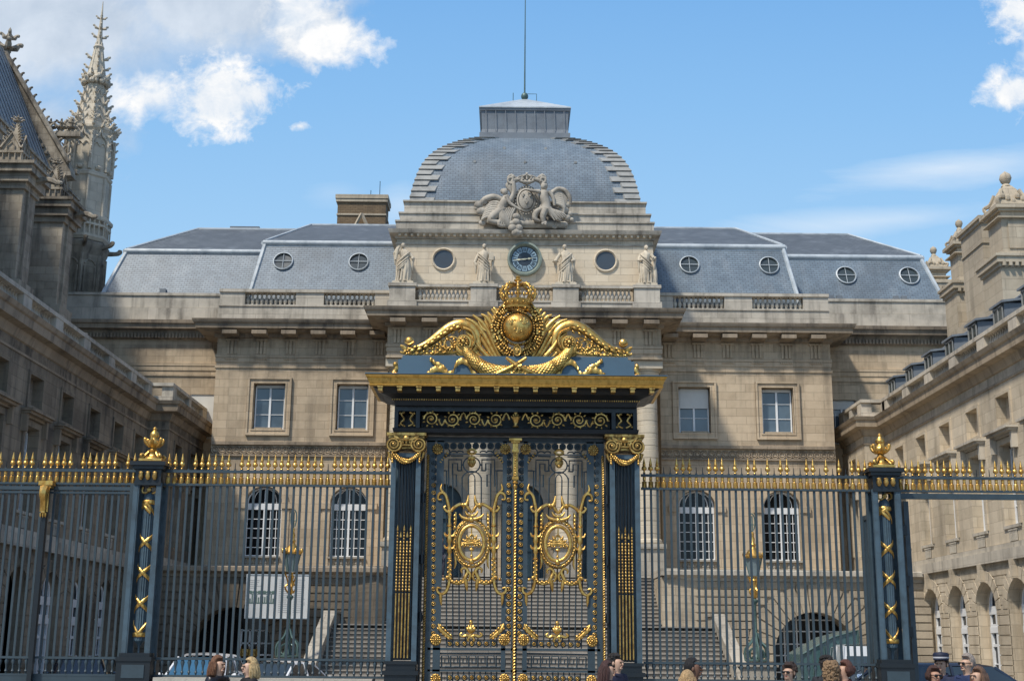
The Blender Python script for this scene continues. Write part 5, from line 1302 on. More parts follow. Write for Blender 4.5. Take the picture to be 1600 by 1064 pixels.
# ------------------------------------------------------------------ the two posts
def post(x, label):
    t = thing('railing_post', label, 'post', (x,YG,0), 'fasces posts of the railing')
    m = MB(); 
    m.box(x-.42,x+.42,YG-.42,YG+.42,0,.95); m.box(x-.37,x+.37,YG-.37,YG+.37,.95,1.12); m.box(x-.33,x+.33,YG-.33,YG+.33,1.12,1.52); m.box(x-.35,x+.35,YG-.35,YG+.35,1.52,1.60); m.box(x-.30,x+.30,YG-.30,YG+.30,1.60,1.67)
    b = obj('base', m, M['iron_dark'], t)
    m = MB(); m.box(x-.22,x+.22,YG-.345,YG-.32,1.2,1.45); obj('base_panel', m, M['iron'], b)
    m = MB()
    for sx in (-1,1):
        for sy in (-1,1): m.box(x+sx*.235-.045,x+sx*.235+.045,YG+sy*.2-.04,YG+sy*.2+.04,1.67,5.0); m.box(x+sx*.18-.012,x+sx*.18+.012,YG+sy*.2-.03,YG+sy*.2+.03,1.67,5.0)
    obj_split('stile', m, M['iron_mid'], t, lambda a,b,c: (a > x, b > YG))
    m = MB(); m.box(x-.27,x+.27,YG-.26,YG+.26,4.95,5.03); m.box(x-.26,x+.26,YG-.25,YG+.25,5.03,5.27); m.box(x-.31,x+.31,YG-.31,YG+.31,5.27,5.34); m.box(x-.36,x+.36,YG-.36,YG+.36,5.34,5.42)
    obj('cap', m, M['iron_dark'], t)
    m = MB()
    for k in (-1,0,1):
        m.tube([(x+k*.14,YG-.26,5.06),(x+k*.14,YG-.275,5.12),(x+k*.14,YG-.265,5.22)],[.03,.055,.035],8); m.ell((x+k*.14,YG-.285,5.2),.05,.02,.03,8,4)
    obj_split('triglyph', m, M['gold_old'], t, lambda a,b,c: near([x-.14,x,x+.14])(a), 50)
    # bundle of rods
    m = MB()
    for k in range(14): a = 2*PI*k/14; m.tube([(x+.095*math.cos(a),YG-.02+.095*math.sin(a),1.92),(x+.095*math.cos(a),YG-.02+.095*math.sin(a),4.72)],.024,6)
    m.lathe((x,YG-.02,0),[(.02,1.67),(.025,1.8),(.06,1.86),(.11,1.9),(.11,1.94)],12); m.lathe((x,YG-.02,0),[(.115,4.68),(.12,4.72),(.09,4.78),(.03,4.86),(.03,4.96)],12)
    fa = obj('fasces', m, M['iron_mid'], t, 50)
    m = MB()
    def band(z0, z1, a0, a1):
        pts = [(x+.128*math.cos(R(a0+(a1-a0)*k/8)),YG-.02+.128*math.sin(R(a0+(a1-a0)*k/8)),z0+(z1-z0)*k/8) for k in range(9)]
        rows = []
        for i,p in enumerate(pts): rows.append([(p[0],p[1],p[2]-.045),(p[0]-(x-p[0])*.08,p[1]-.014,p[2]-.025),(p[0]-(x-p[0])*.08,p[1]-.014,p[2]+.025),(p[0],p[1],p[2]+.045)])
        m.grid(rows)
    for zc_ in (2.62,3.22,3.82): band(zc_-.15,zc_+.15,185,355); band(zc_+.15,zc_-.15,185,355); m.ell((x,YG-.155,zc_),.045,.02,.045,8,5)
    band(4.62,4.62,180,360); band(4.5,4.60,185,270); band(4.60,4.36,265,355); band(4.6,4.42,200,300)
    band(2.02,2.02,180,360); band(2.26,2.04,185,270); band(2.04,2.26,270,355)
    obj('ribbon', m, M['gold'], fa, 50)
    m = MB(); m.tube(smoothpts([(x-.13,YG-.1,4.93),(x-.13,YG-.12,4.82),(x-.03,YG-.12,4.82),(x+.02,YG-.12,4.92),(x+.12,YG-.1,4.94),(x+.14,YG-.1,4.84),(x+.06,YG-.1,4.80)],3),.02,5); m.ell((x,YG-.12,4.87),.05,.02,.05,8,5); obj('scroll', m, M['gold_old'], fa, 50)
    # finial
    m = MB(); Z = 5.42
    m.box(x-.23,x+.23,YG-.2,YG+.2,Z+.03,Z+.08)
    for k in range(7): m.ell((x-.18+k*.06,YG-.17,Z+.01),.03,.03,.03,6,4)
    m.lathe((x,YG,Z),[(.20,.08),(.19,.10),(.12,.13),(.10,.2),(.13,.24),(.08,.27),(.06,.31),(.12,.36),(.15,.42),(.12,.47),(.075,.5),(.07,.53),(.10,.56),(.085,.62),(.04,.67),(.035,.69),(.045,.71),(.02,.745),(.001,.76)],14)
    for a in range(4):
        c_, s_ = math.cos(R(45+90*a)), math.sin(R(45+90*a))
        m.tube(smoothpts([(x+.09*c_,YG+.09*s_,Z+.24),(x+.16*c_,YG+.16*s_,Z+.17),(x+.24*c_,YG+.24*s_,Z+.10),(x+.27*c_,YG+.27*s_,Z+.15),(x+.22*c_,YG+.22*s_,Z+.17)],3),[.03]*6+[.035]*4+[.03]*3,6)
    for a in range(6):
        c_, s_ = math.cos(R(30+60*a)), math.sin(R(30+60*a))
        m.tube(smoothpts([(x+.08*c_,YG+.08*s_,Z+.34),(x+.17*c_,YG+.17*s_,Z+.42),(x+.19*c_,YG+.19*s_,Z+.5),(x+.15*c_,YG+.15*s_,Z+.49)],3),[.03,.035,.035,.035,.03,.03,.03,.025,.02,.02],6)
    obj('finial', m, M['gold'], t, 60)
post(PLX, 'blue fasces post with crossed gold ribbons and gilt finial, on the left')
post(PRX, 'blue fasces post with crossed gold ribbons and gilt finial, on the right')
# low walls
for nm, lb, a, b in (('low_wall','pale stone kerb wall under the railing left of the gate',PLX+.4,XG-2.75),('low_wall','pale stone kerb wall under the railing right of the gate',XG+2.78,PRX-.4)):
    w = MB(); w.box(a,b,YG-.28,YG+.28,0,1.0); w.box(a,b,YG-.32,YG+.32,1.0,1.215); tag(obj(nm, w, M['kerb']), lb, 'wall')
# ================================================================== THE GREAT GATE
gate = thing('gilded_gate', 'monumental blue and gold wrought iron gate crowned by a gilded orb, crown and palm scrolls', 'gate', (XG,YG,0))
def mir(pts): return [(2*XG-p[0],)+tuple(p[1:]) for p in pts]
class GT:
    """traces ornament measured on the left half; both=True repeats it on the right"""
    def __init__(s, both=True, side=1): s.m = MB(); s.both = both; s.side = side
    def P(s, pts, d=.0):
        out = []
        for p in pts:
            x, z = g2(p[0], p[1]); out.append((x, YG-(p[2] if len(p) > 2 else d), z))
        return out
    def T(s, pts, r, d=.03, seg=6, k=3, flat=1.0, closed=False):
        P = s.P(pts, d); 
        if k > 1: P = smoothpts(P, k)
        if isinstance(r,(list,tuple)):
            n = len(P); q = len(r); rr = []
            for i in range(n):
                f = i/(n-1)*(q-1); j = min(int(f),q-2); rr.append(r[j]*(1-(f-j))+r[j+1]*(f-j))
            r = rr
        if s.both or s.side == 1: s.m.tube(P, r, seg, flat)
        if s.both or s.side == -1: s.m.tube(mir(P), r, seg, flat)
    def E(s, px, py, rx, rz, d=.03, ry=None, seg=8, rings=5, ang=0):
        Mx = Matrix.Rotation(R(ang),3,'Y') if ang else None
        for c, sg in ((s.P([(px,py)],d)[0],1),(mir(s.P([(px,py)],d))[0],-1)):
            if not (s.both or s.side == sg): continue
            Mx = Matrix.Rotation(R(-ang*sg),3,'Y') if ang else None
            s.m.ell(c, rx, ry or min(rx,rz)*.6, rz, seg, rings, Mx)
    def B(s, px0, px1, py0, py1, d0=-.03, d1=.03):
        x0, z1 = g2(px0,py0); x1, z0 = g2(px1,py1)
        if s.both or s.side == 1: s.m.box(x0,x1,YG-d1,YG-d0,z0,z1)
        if s.both or s.side == -1: s.m.box(2*XG-x1,2*XG-x0,YG-d1,YG-d0,z0,z1)
# pilasters
def X_(px, py=900): return g2(px,py)[0]
XPC = -2.115+0.0     # centre of the left pilaster
for sg in (1,-1):
    xc = XPC if sg > 0 else 2*XG-XPC
    m = MB()
    m.box(xc-.36,xc+.36,YG-.40,YG+.40,0,1.15); m.box(xc-.31,xc+.31,YG-.36,YG+.36,1.15,1.30); m.box(xc-.35,xc+.35,YG-.39,YG+.39,1.30,1.38); m.box(xc-.29,xc+.29,YG-.33,YG+.33,1.38,1.50); m.box(xc-.32,xc+.32,YG-.35,YG+.35,1.50,1.56)
    b = obj('plinth', m, M['iron_dark'], gate)
    m = MB()
    for sx in (-1,1):
        for sy in (-1,1): m.box(xc+sx*.25-.05,xc+sx*.25+.05,YG+sy*.26-.05,YG+sy*.26+.05,1.56,5.62)
    m.box(xc-.3,xc+.3,YG-.3,YG+.3,5.55,5.64)
    for k in range(6): m.box(xc-.155+k*.062-.008,xc-.155+k*.062+.008,YG-.22,YG-.2,1.58,5.6)
    st = obj('pilaster_frame', m, M['iron_mid'], gate)
    m = MB()
    for k in range(5):
        for yy in (YG-.26,YG+.26): m.tube([(xc-.13+k*.065,yy,1.58),(xc-.13+k*.065,yy,5.58)],.015,6)
    m.box(xc-.18,xc+.18,YG+.1,YG+.13,1.58,5.6)
    obj('rod_row', m, M['iron_dark'], st)
    m = MB()
    for k in range(5):
        x = xc-.13+k*.065; m.tube([(x,YG-.29,1.62),(x,YG-.29,2.86)],.018,6)
        zt = 4.08 if k % 2 == 0 else 3.95
        n = int((zt-2.9)/.062)
        for j in range(n): m.ell((x,YG-.29,2.92+j*.062),.021,.02,.03,6,4)
        m.lathe((x,YG-.29,zt),[(.02,0),(.022,.03),(.001,.12)],6)
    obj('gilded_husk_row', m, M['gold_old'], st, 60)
    # ionic capital: two volutes, egg band, abacus, garland
    m = MB()
    m.box(xc-.36,xc+.36,YG-.36,YG+.3,5.93,5.985); m.box(xc-.40,xc+.40,YG-.39,YG+.33,5.985,6.04); m.box(xc-.3,xc+.3,YG-.33,YG+.28,5.72,5.93)
    for s in (-1,1):
        cxv, czv = xc+s*.255, 5.80
        sp = []
        for k in range(34):
            a = R(90-s*0)-s*R(k*27)*(-1); r = .155*(1-k/36.0)+.012
            sp.append((cxv+r*math.cos(a),YG-.37-.0018*k,czv+r*math.sin(a)))
        m.tube(sp,[.03-.0006*k for k in range(34)],6)
        m.lathe((0,0,0),[(.001,0)],6) if False else None
        m.ell((cxv,YG-.36,czv),.14,.03,.14,14,6); m.ell((cxv,YG-.43,czv),.03,.02,.03,8,5)
        m.tube([(cxv,YG-.36,czv),(cxv,YG+.3,czv)],.13,12)
        m.tube(smoothpts([(xc+s*.35,YG-.3,5.66),(xc+s*.33,YG-.3,5.56),(xc+s*.29,YG-.3,5.48)],3),[.04,.035,.03,.03,.02,.02,.01],6)
    m.tube(smoothpts([(xc-.24,YG-.37,5.95),(xc-.1,YG-.38,5.9),(xc+.1,YG-.38,5.9),(xc+.24,YG-.37,5.95)],4),.03,6)
    for k in range(5): m.ell((xc-.14+k*.07,YG-.37,5.85),.03,.03,.045,8,5)
    m.ell((xc,YG-.40,5.92),.07,.04,.06,10,6); m.tube([(xc-.2,YG-.37,5.79),(xc+.2,YG-.37,5.79)],.018,6)
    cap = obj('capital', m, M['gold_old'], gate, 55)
    m = MB()
    for k in range(17):
        f = k/16; x = xc-.27+.54*f; z = 5.62-.16*math.sin(PI*f)
        for j in range(4): a = k*1.3+j*1.57; m.ell((x+.015*math.cos(a),YG-.35+.03*math.sin(a),z+.03*math.cos(a)),.028,.024,.03,6,4)
    for s in (-1,1): 
        for k in range(4): m.ell((xc+s*.275,YG-.35,5.6-.05*k),.026,.02,.03,6,4)
    obj('garland', m, M['gold'], cap, 60)
# entablature: sweep round a rectangle
def grect(hx, hy): return [(XG-hx,YG+hy),(XG-hx,YG-hy),(XG+hx,YG-hy),(XG+hx,YG+hy)]
HX, HY = 2.47, .42
def zg(py): return g2(806,py)[1]
m = MB(); m.box(XG-HX,XG+HX,YG-.3,YG+.3,6.04,6.16); 
m.box(XG-HX,XG+HX,YG-.28,YG+.28,6.50,6.62)
for x in (XG-HX+.04,XG-HX+.48,XG+HX-.04,XG+HX-.48): m.box(x-.04,x+.04,YG-.3,YG+.3,6.16,6.5)
m.box(XG-HX,XG+HX,YG+.15,YG+.2,6.16,6.5)
m.sweep(grect(HX-.02,.3), [(0,6.04),(.03,6.06),(.05,6.14),(.0,6.16)], closed=True)
en = obj('frieze_frame', m, M['iron_dark'], gate)
m = MB(); m.sweep(grect(HX-.1,HY-.12), [(-.3,6.60),(.08,6.60),(.1,6.68),(.16,6.74),(.34,6.80),(.42,6.86),(.5,6.9),(-.3,6.9)], closed=True); obj('cornice_soffit', m, M['iron_dark'], en)
m = MB(); m.sweep(grect(HX-.1,HY-.12), [(-.3,6.905),(.56,6.905),(.58,6.93),(.56,6.95),(.58,6.98),(.60,7.06),(.63,7.075),(.65,7.12),(-.3,7.13)], closed=True)
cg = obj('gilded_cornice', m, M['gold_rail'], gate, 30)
m = MB(); m.sweep(grect(HX-.1,HY-.12), [(-.3,7.131),(.655,7.131),(.655,7.15),(-.3,7.15)], closed=True); obj('cornice_flashing', m, M['iron_blue'], cg)
m = MB()
for k in range(15):
    x = XG-2.72+5.44*k/14; m.box(x-.045,x+.045,YG-.86,YG-.6,6.81,6.895); m.box(x-.055,x+.055,YG-.88,YG-.58,6.875,6.903)
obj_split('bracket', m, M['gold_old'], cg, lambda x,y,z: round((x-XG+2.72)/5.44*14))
m = MB()
for k in range(110): x = XG-2.5+5.0*k/109; m.ell((x,YG-.47,6.705),.016,.016,.02,5,3)
obj('bead_row', m, M['gold_old'], cg)
# frieze scrollwork
m = MB()
def spiral(m, cx, cz, r, turns, a0, dirn, y, w, n=26):
    pts = []
    for k in range(n+1):
        f = k/n; a = R(a0)+dirn*turns*2*PI*f; rr = r*(1-f*.9)
        pts.append((cx+rr*math.cos(a),y-.02*f,cz+rr*math.sin(a)))
    m.tube(pts,[w*(1-.5*k/n) for k in range(n+1)],6); return pts
for s in (1,-1):
    for i in range(4):
        cx = XG-s*(1.72-.435*i) if True else 0; cz = 6.33; fl = 1 if i%2 else -1
        spiral(m, cx, cz, .15, 1.9, 180 if s > 0 else 0, fl*s, YG-.3, .026)
        for k in range(9):
            a = R(40*k); m.ell((cx+.155*math.cos(a),YG-.3,cz+.155*math.sin(a)),.035,.02,.02,6,4,Matrix.Rotation(-a,3,'Y'))
        m.ell((cx,YG-.33,cz),.04,.03,.04,8,5)
        m.tube(smoothpts([(cx+s*.15,YG-.3,cz),(cx+s*.22,YG-.3,cz+fl*.13),(cx+s*.29,YG-.3,cz)],3),.022,5)
m.lathe((XG,YG-.3,6.18),[(.07,0),(.03,.06),(.06,.12),(.09,.2),(.03,.26),(.04,.3)],8)
for a in (-50,-25,0,25,50): m.tube([(XG,YG-.33,6.3),(XG+.12*math.sin(R(a)),YG-.34,6.3+.15*math.cos(R(a)))],[.03,.012],5)
for s in (-1,1):     # lyre panels above the pilasters
    cx = XG+s*(HX-.26)
    for q in (-1,1):
        m.tube(smoothpts([(cx+q*.03,YG-.3,6.18),(cx+q*.13,YG-.3,6.24),(cx+q*.06,YG-.3,6.33),(cx+q*.12,YG-.3,6.43),(cx+q*.05,YG-.3,6.47)],3),.02,5)
        m.ell((cx+q*.14,YG-.3,6.45),.025,.02,.025,6,4); m.ell((cx+q*.15,YG-.3,6.2),.025,.02,.025,6,4)
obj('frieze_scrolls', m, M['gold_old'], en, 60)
# blue attic block
m = MB(); m.box(XG-2.42,XG+2.42,YG-.34,YG+.34,7.14,7.56); m.box(XG-2.36,XG+2.36,YG-.30,YG+.30,7.56,7.60); m.box(XG-2.34,XG-2.3+4.6,YG-.28,YG+.28,7.60,7.66)
blk = obj('attic_block', m, M['iron_blue'], gate)
m = MB()
for s in (-1,1):
    x = XG+s*2.46
    m.tube(smoothpts([(x,YG-.3,7.17),(x+s*.05,YG-.3,7.28),(x-s*.01,YG-.3,7.38),(x+s*.04,YG-.3,7.5)],3),[.05,.06,.065,.06,.05,.05,.06,.05,.04,.03],7)
    m.ell((x+s*.02,YG-.32,7.46),.05,.05,.055,8,5); m.ell((x,YG-.34,7.24),.06,.05,.06,8,5)
obj_split('corner_figure', m, M['gold'], blk, lambda x,y,z: x > XG, 60)
# ---- crest
G = GT(False, 1)
cr = MB(); CX, CZ_ = g2(809,516)
Yc_ = YG-.22
m = MB(); m.ell((CX,Yc_,CZ_), .31,.27,.31, 28, 18)
orb = obj('orb', m, M['gold'], gate, 80)
def lily(m, x, z, s, y):
    m.tube([(x,y,z-.6*s),(x,y-.01,z),(x,y,z+s)],[.1*s,.26*s,.03*s],6,.6)
    for q in (-1,1): m.tube(smoothpts([(x+q*.1*s,y,z-.5*s),(x+q*.2*s,y,z-.1*s),(x+q*.55*s,y,z+.45*s),(x+q*.8*s,y,z+.2*s),(x+q*.68*s,y,z-.05*s)],3),[.1*s,.14*s,.16*s,.14*s,.1*s]*2+[.08*s]*3,5,.6)
    m.tube([(x-.4*s,y,z-.25*s),(x+.4*s,y,z-.25*s)],.09*s,5)
m = MB()
for dx, dz in ((-.125,.06),(.125,.06),(0,-.13)):
    y = Yc_-.27*math.sqrt(1-(dx/.31)**2-(dz/.31)**2)-.012; lily(m, CX+dx, CZ_+dz, .10, y)
obj('lily_emblems', m, M['gold'], orb, 60)
m = MB()
N = 40
m.tube([(CX+.335*math.cos(2*PI*k/N),Yc_+.03,CZ_+.35*math.sin(2*PI*k/N)-.01) for k in range(N+1)],.03,6,1,False)
for k in range(40): a = 2*PI*k/40; m.ell((CX+.345*math.cos(a),Yc_-.01,CZ_+.355*math.sin(a)-.01),.022,.025,.022,6,4)
for a in (35,90,145,200,270,340): m.ell((CX+.35*math.cos(R(a)),Yc_-.02,CZ_+.36*math.sin(R(a))-.01),.035,.035,.035,8,5)
obj('beaded_ring', m, M['gold'], orb, 60)
m = MB(); rn = random.Random(3)
Nw = 54
def wr(a, r): return (CX+(.47+r)*math.cos(a), CZ_-.02+(.54+r)*math.sin(a))
m.tube([(wr(2*PI*k/40,0)[0],Yc_+.06,wr(2*PI*k/40,0)[1]) for k in range(41)],.09,6,.5,False)
for k in range(Nw):
    a = 2*PI*k/Nw
    for r_ in (-.06,.0,.06):
        x, z = wr(a+rn.uniform(-.03,.03), r_+rn.uniform(-.015,.015))
        if (k//4) % 3 == 1 and r_ != 0:   # plain cross-shaped links between the foliage
            m.box(x-.02,x+.02,Yc_-.03,Yc_+.05,z-.02,z+.02)
        else: m.ell((x,Yc_+.0+rn.uniform(-.02,.02),z),.042,.035,.024,6,4,Matrix.Rotation(-a+rn.uniform(-.8,.8),3,'Y'))
obj('wreath_collar', m, M['gold'], orb, 60)
m = MB(); x, z = g2(808,553); m.ell((x,Yc_-.06,z),.085,.05,.115,14,8); m.tube([(x+.075*math.cos(2*PI*k/20),Yc_-.1,z+.105*math.sin(2*PI*k/20)) for k in range(21)],.015,5,1,False)
m.tube([(x,Yc_-.12,z-.06),(x,Yc_-.12,z+.06)],.02,5); m.tube([(x-.04,Yc_-.12,z+.01),(x+.04,Yc_-.12,z+.01)],.018,5); obj('medal', m, M['gold'], orb, 60)
# crown
m = MB(); x, zc0 = g2(809,487)
def zc_(py): return g2(809,py)[1]
m.lathe((x,YG-.15,0),[(.29,zc_(487)),(.30,zc_(484)),(.27,zc_(482.5)),(.285,zc_(481)),(.30,zc_(477)),(.31,zc_(474)),(.285,zc_(473)),(.27,zc_(473.5)),(.26,zc_(484))],24,1,False)
for k in range(16): a = 2*PI*k/16; m.ell((x+.30*math.cos(a),YG-.15+.30*math.sin(a),zc_(479)),.03,.03,.024,6,4)
for k in range(8):
    a = 2*PI*k/8+PI/8*0; c_, s_ = math.cos(a), math.sin(a)
    pts = [(x+rr*c_,YG-.15+rr*s_,zc_(p)) for rr,p in ((.30,473),(.355,465),(.35,457),(.27,450),(.13,448),(.03,450))]
    m.tube(smoothpts(pts,3),[.03,.035,.035,.03,.03,.03],6) if False else m.tube(smoothpts(pts,3),.03,6)
    for j in range(7): q = smoothpts(pts,3)[2+j*2]; m.ell((q[0]+.02*c_,q[1]+.02*s_,q[2]+.01),.026,.026,.026,6,4)
    for q in (-1,1): m.ell((x+.31*math.cos(a+q*.16),YG-.15+.31*math.sin(a+q*.16),zc_(467)),.03,.03,.03,6,4)
    m.ell((x+.325*c_,YG-.15+.325*s_,zc_(463)),.045,.045,.05,7,5)
    a2 = a+PI/8; m.ell((x+.32*math.cos(a2),YG-.15+.32*math.sin(a2),zc_(468)),.03,.03,.045,6,4)
m.lathe((x,YG-.15,0),[(.07,zc_(451)),(.05,zc_(449)),(.10,zc_(447)),(.05,zc_(445)),(.045,zc_(444)),(.085,zc_(442)),(.085,zc_(440.5)),(.04,zc_(439)),(.05,zc_(437.5)),(.055,zc_(436)),(.02,zc_(434)),(.001,zc_(433))],12)
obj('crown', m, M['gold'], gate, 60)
# palms
G = GT(True); 
fr = [((790,580),(770,558),(752,530),(733,512),(722,507)),((792,580),(774,556),(757,524),(742,506),(728,499)),((792,578),(778,550),(764,520),(752,504),(739,494)),
      ((794,576),(784,545),(771,515),(762,498),(752,492)),((795,574),(787,540),(777,512),(769,498),(762,489)),((788,582),(768,564),(750,545),(740,530),(728,520)),
      ((786,583),(765,568),(748,556),(737,545),(728,541)),((797,570),(789,535),(783,510),(776,495),(768,484)),((784,585),(762,573),(748,566),(738,560),(730,560)),((795,572),(785,530),(781,500),(775,486),(771,482))]
for i, f in enumerate(fr):
    G.T(f, [.045,.055,.05,.045,.02], .05+.02*(i%3), 6, 4, .7)
    if len(f) > 4:
        (a,b),(c,d) = f[2], f[4]
        for s in (-1,1): G.T([(f[2][0],f[2][1]),((f[2][0]+f[3][0])/2+s*4,(f[2][1]+f[3][1])/2+s*-2),(f[3][0]+s*5,f[3][1]-2)], [.03,.03,.008], .05+.02*(i%3), 5, 3, .7)
G.T([(776,592),(790,586),(806,578),(822,567)], [.03,.05,.05,.03], .50, 7, 3)
obj_split('palm', G.m, M['gold'], gate, lambda x,y,z: x > XG, 60)
# scrolled arms with leaves
G = GT(True)
G.T([(628,544),(640,546),(656,543),(672,535),(688,523),(704,512),(720,507),(734,511),(744,521),(746,535),(740,548),(728,553),(717,548),(714,538),(720,531),(728,532),(731,538)], [.03,.045,.065,.085,.10,.115,.12,.115,.11,.10,.085,.075,.065,.055,.045,.035,.03], .03, 8, 3, .8)
G.T([(724,514),(737,520),(742,532),(738,543),(728,548)], [.03]*5, .13, 5, 3)
G.T([(712,540),(715,552),(728,558),(742,553),(750,540),(748,524)], [.03,.05,.05,.05,.05,.03], .0, 6, 3)
G.E(725,541,.125,.125,.34,.10,14,7); G.E(725,541,.045,.045,.46,.03,8,5)
G.T([(725+11*math.cos(R(t_))*(1-t_/900),541-11*math.sin(R(t_))*(1-t_/900)) for t_ in range(-60,420,30)],.032,.36,6,2)
for k in range(10): a = R(36*k); G.E(725+6*math.cos(a),541+6*math.sin(a),.03,.02,.44,.02,6,4,-36*k)
sp_pts = [(645,545),(656,543),(666,539),(676,532),(686,525),(696,518),(706,512),(716,509)]
for i,(a,b) in enumerate(sp_pts):
    G.E(a,b+4,.065,.035,.10,.03,7,4,30); G.E(a+4,b-1,.06,.03,.10,.03,7,4,30)
    G.E(a+2,b+9,.05,.028,.06,.03,6,4,50)
rn = random.Random(5)
for i in range(9):
    a = 638+i*8.6; top = 546 if a < 662 else 546-(a-662)*.5
    r_ = (553-top)*.42; cy_ = (553+top)/2+1
    G.T([(a+r_*math.cos(R(t_)), cy_+r_*math.sin(R(t_))) for t_ in range(0,400,40)],[.03,.028,.026,.022,.02,.018],.04,5,2)
    for q_ in range(7): G.E(a+rn.uniform(-5,5), cy_+rn.uniform(-.9,.9)*(r_+1.5), .045,.022,.06,.03,6,4,rn.uniform(-80,80))
G.T([(630,553),(660,553),(690,554),(716,552)],.018,.03,5,3)
G.T([(660,549),(672,545),(684,540),(694,548),(706,544),(704,536)],[.02,.03,.03,.03,.02,.02],.03,5,3)
G.T([(626,541),(634,544),(630,552),(626,550)],[.03,.035,.03,.02],.04,6,3); G.E(640,534,.10,.10,.03,.10,14,10)
G.T([(633,537),(640,540),(647,536)],.015,.12,5,3)
obj_split('scroll_arm', G.m, M['gold'], gate, lambda x,y,z: x > XG, 60)
# laurel garland
G = GT(False,1); m = MB()
gp = smoothpts([g2(727,547),g2(731,557),g2(740,568),g2(755,580),g2(772,587),g2(790,590),g2(808,591),g2(827,590),g2(845,587),g2(862,580),g2(877,568),g2(886,557),g2(891,547)], 5)
rr = []
n = len(gp)
for i in range(n): f = abs(i/(n-1)*2-1); rr.append(.158-.112*f**1.5)
m.tube([(p[0],YG-.36,p[1]) for p in gp],[r*.9 for r in rr],10,.9)
for i in range(0,n-1):
    p = Vector((gp[i][0],gp[i][1])); q = Vector((gp[i+1][0],gp[i+1][1])); t_ = (q-p).normalized(); nn = Vector((-t_.y,t_.x)); ang = math.atan2(t_.y,t_.x)
    if i > n/2: ang += PI
    for k in range(-3,4):
        a = R(k*27+(13 if i%2 else 0)); r = rr[i]
        c = p+nn*r*math.sin(a)
        m.ell((c.x,YG-.36-r*.92*math.cos(a),c.y),.062,.022,.030,6,4,Matrix.Rotation(-(ang+(.35*math.sin(a)*(1 if i<=n/2 else -1))),3,'Y'))
for i in (int(n*.24),int(n*.76)):
    p = gp[i]; r = rr[i]*1.1
    t_ = Vector((gp[i+1][0]-p[0],gp[i+1][1]-p[1])).normalized(); nn = Vector((-t_.y,t_.x))
    for o in (-.02,.02): m.tube([(p[0]+t_.x*o+nn.x*r*math.sin(R(a)),YG-.36-r*math.cos(R(a)),p[1]+t_.y*o+nn.y*r*math.sin(R(a))) for a in range(-90,91,20)],.018,5)
for a in range(0,360,72):   # little cross badge
    c_ = g2(808,581); m.tube([(c_[0],YG-.54,c_[1]),(c_[0]+.09*math.sin(R(a)),YG-.54,c_[1]+.09*math.cos(R(a)))],[.012,.03],5)
obj('laurel_garland', m, M['gold'], gate, 60)
G = GT(True)
def ribbon(pts, w, d):
    P = smoothpts(G.P(pts, d), 4)
    for mr in (False, True):
        Q = mir(P) if mr else P; rows = []
        for i, p in enumerate(Q):
            wv = .012*math.sin(i*1.9); rows.append([(p[0],p[1]-.01+wv,p[2]-w),(p[0],p[1]-.035+wv,p[2]),(p[0],p[1]-.01+wv,p[2]+w)])
        G.m.grid(rows)
ribbon([(763,592),(748,594),(738,586),(732,574),(722,570),(713,577),(709,588),(701,590),(692,583),(681,583),(673,588)], .062, .37)
ribbon([(700,586),(692,578),(682,574),(676,568)], .05, .36)
G.T([(745,594),(760,592),(776,592)], [.02,.045,.03], .38, 6, 3)
G.E(672,588,.05,.035,.37); G.E(675,568,.03,.05,.37)
obj_split('ribbon', G.m, M['gold'], gate, lambda x,y,z: x > XG, 60)
# ---- the two leaves
PITCH = 9.85
ROSE = {}
for gl in (True, False):
    parts_ = []; rad = 4.6*.0128
    m = MB(); m.tube([(rad*math.cos(2*PI*k/12),0,rad*math.sin(2*PI*k/12)) for k in range(13)],.014,4,1,False); parts_.append((m,'iron'))
    m = MB(); m.ell((0,0,0),rad*.8,.012,rad*.8,8,4); parts_.append((m,'iron_dark'))
    m = MB(); m.tube([(rad*.6*math.cos(2*PI*k/12),-.02,rad*.6*math.sin(2*PI*k/12)) for k in range(13)],.0105,4,1,False); m.ell((0,-.025,0),rad*.25,.018,rad*.25,6,4); parts_.append((m,'gold' if gl else 'iron'))
    al = MB(); mi = []
    for k,(q,_) in enumerate(parts_): al.add(q.v,q.f); mi += [k]*len(q.f)
    me = bpy.data.meshes.new('rosette'); me.from_pydata(al.v,[],al.f)
    for _,mn in parts_: me.materials.append(M[mn])
    me.polygons.foreach_set('material_index', mi); me.polygons.foreach_set('use_smooth',[True]*len(mi)); me.update(); ROSE[gl] = me
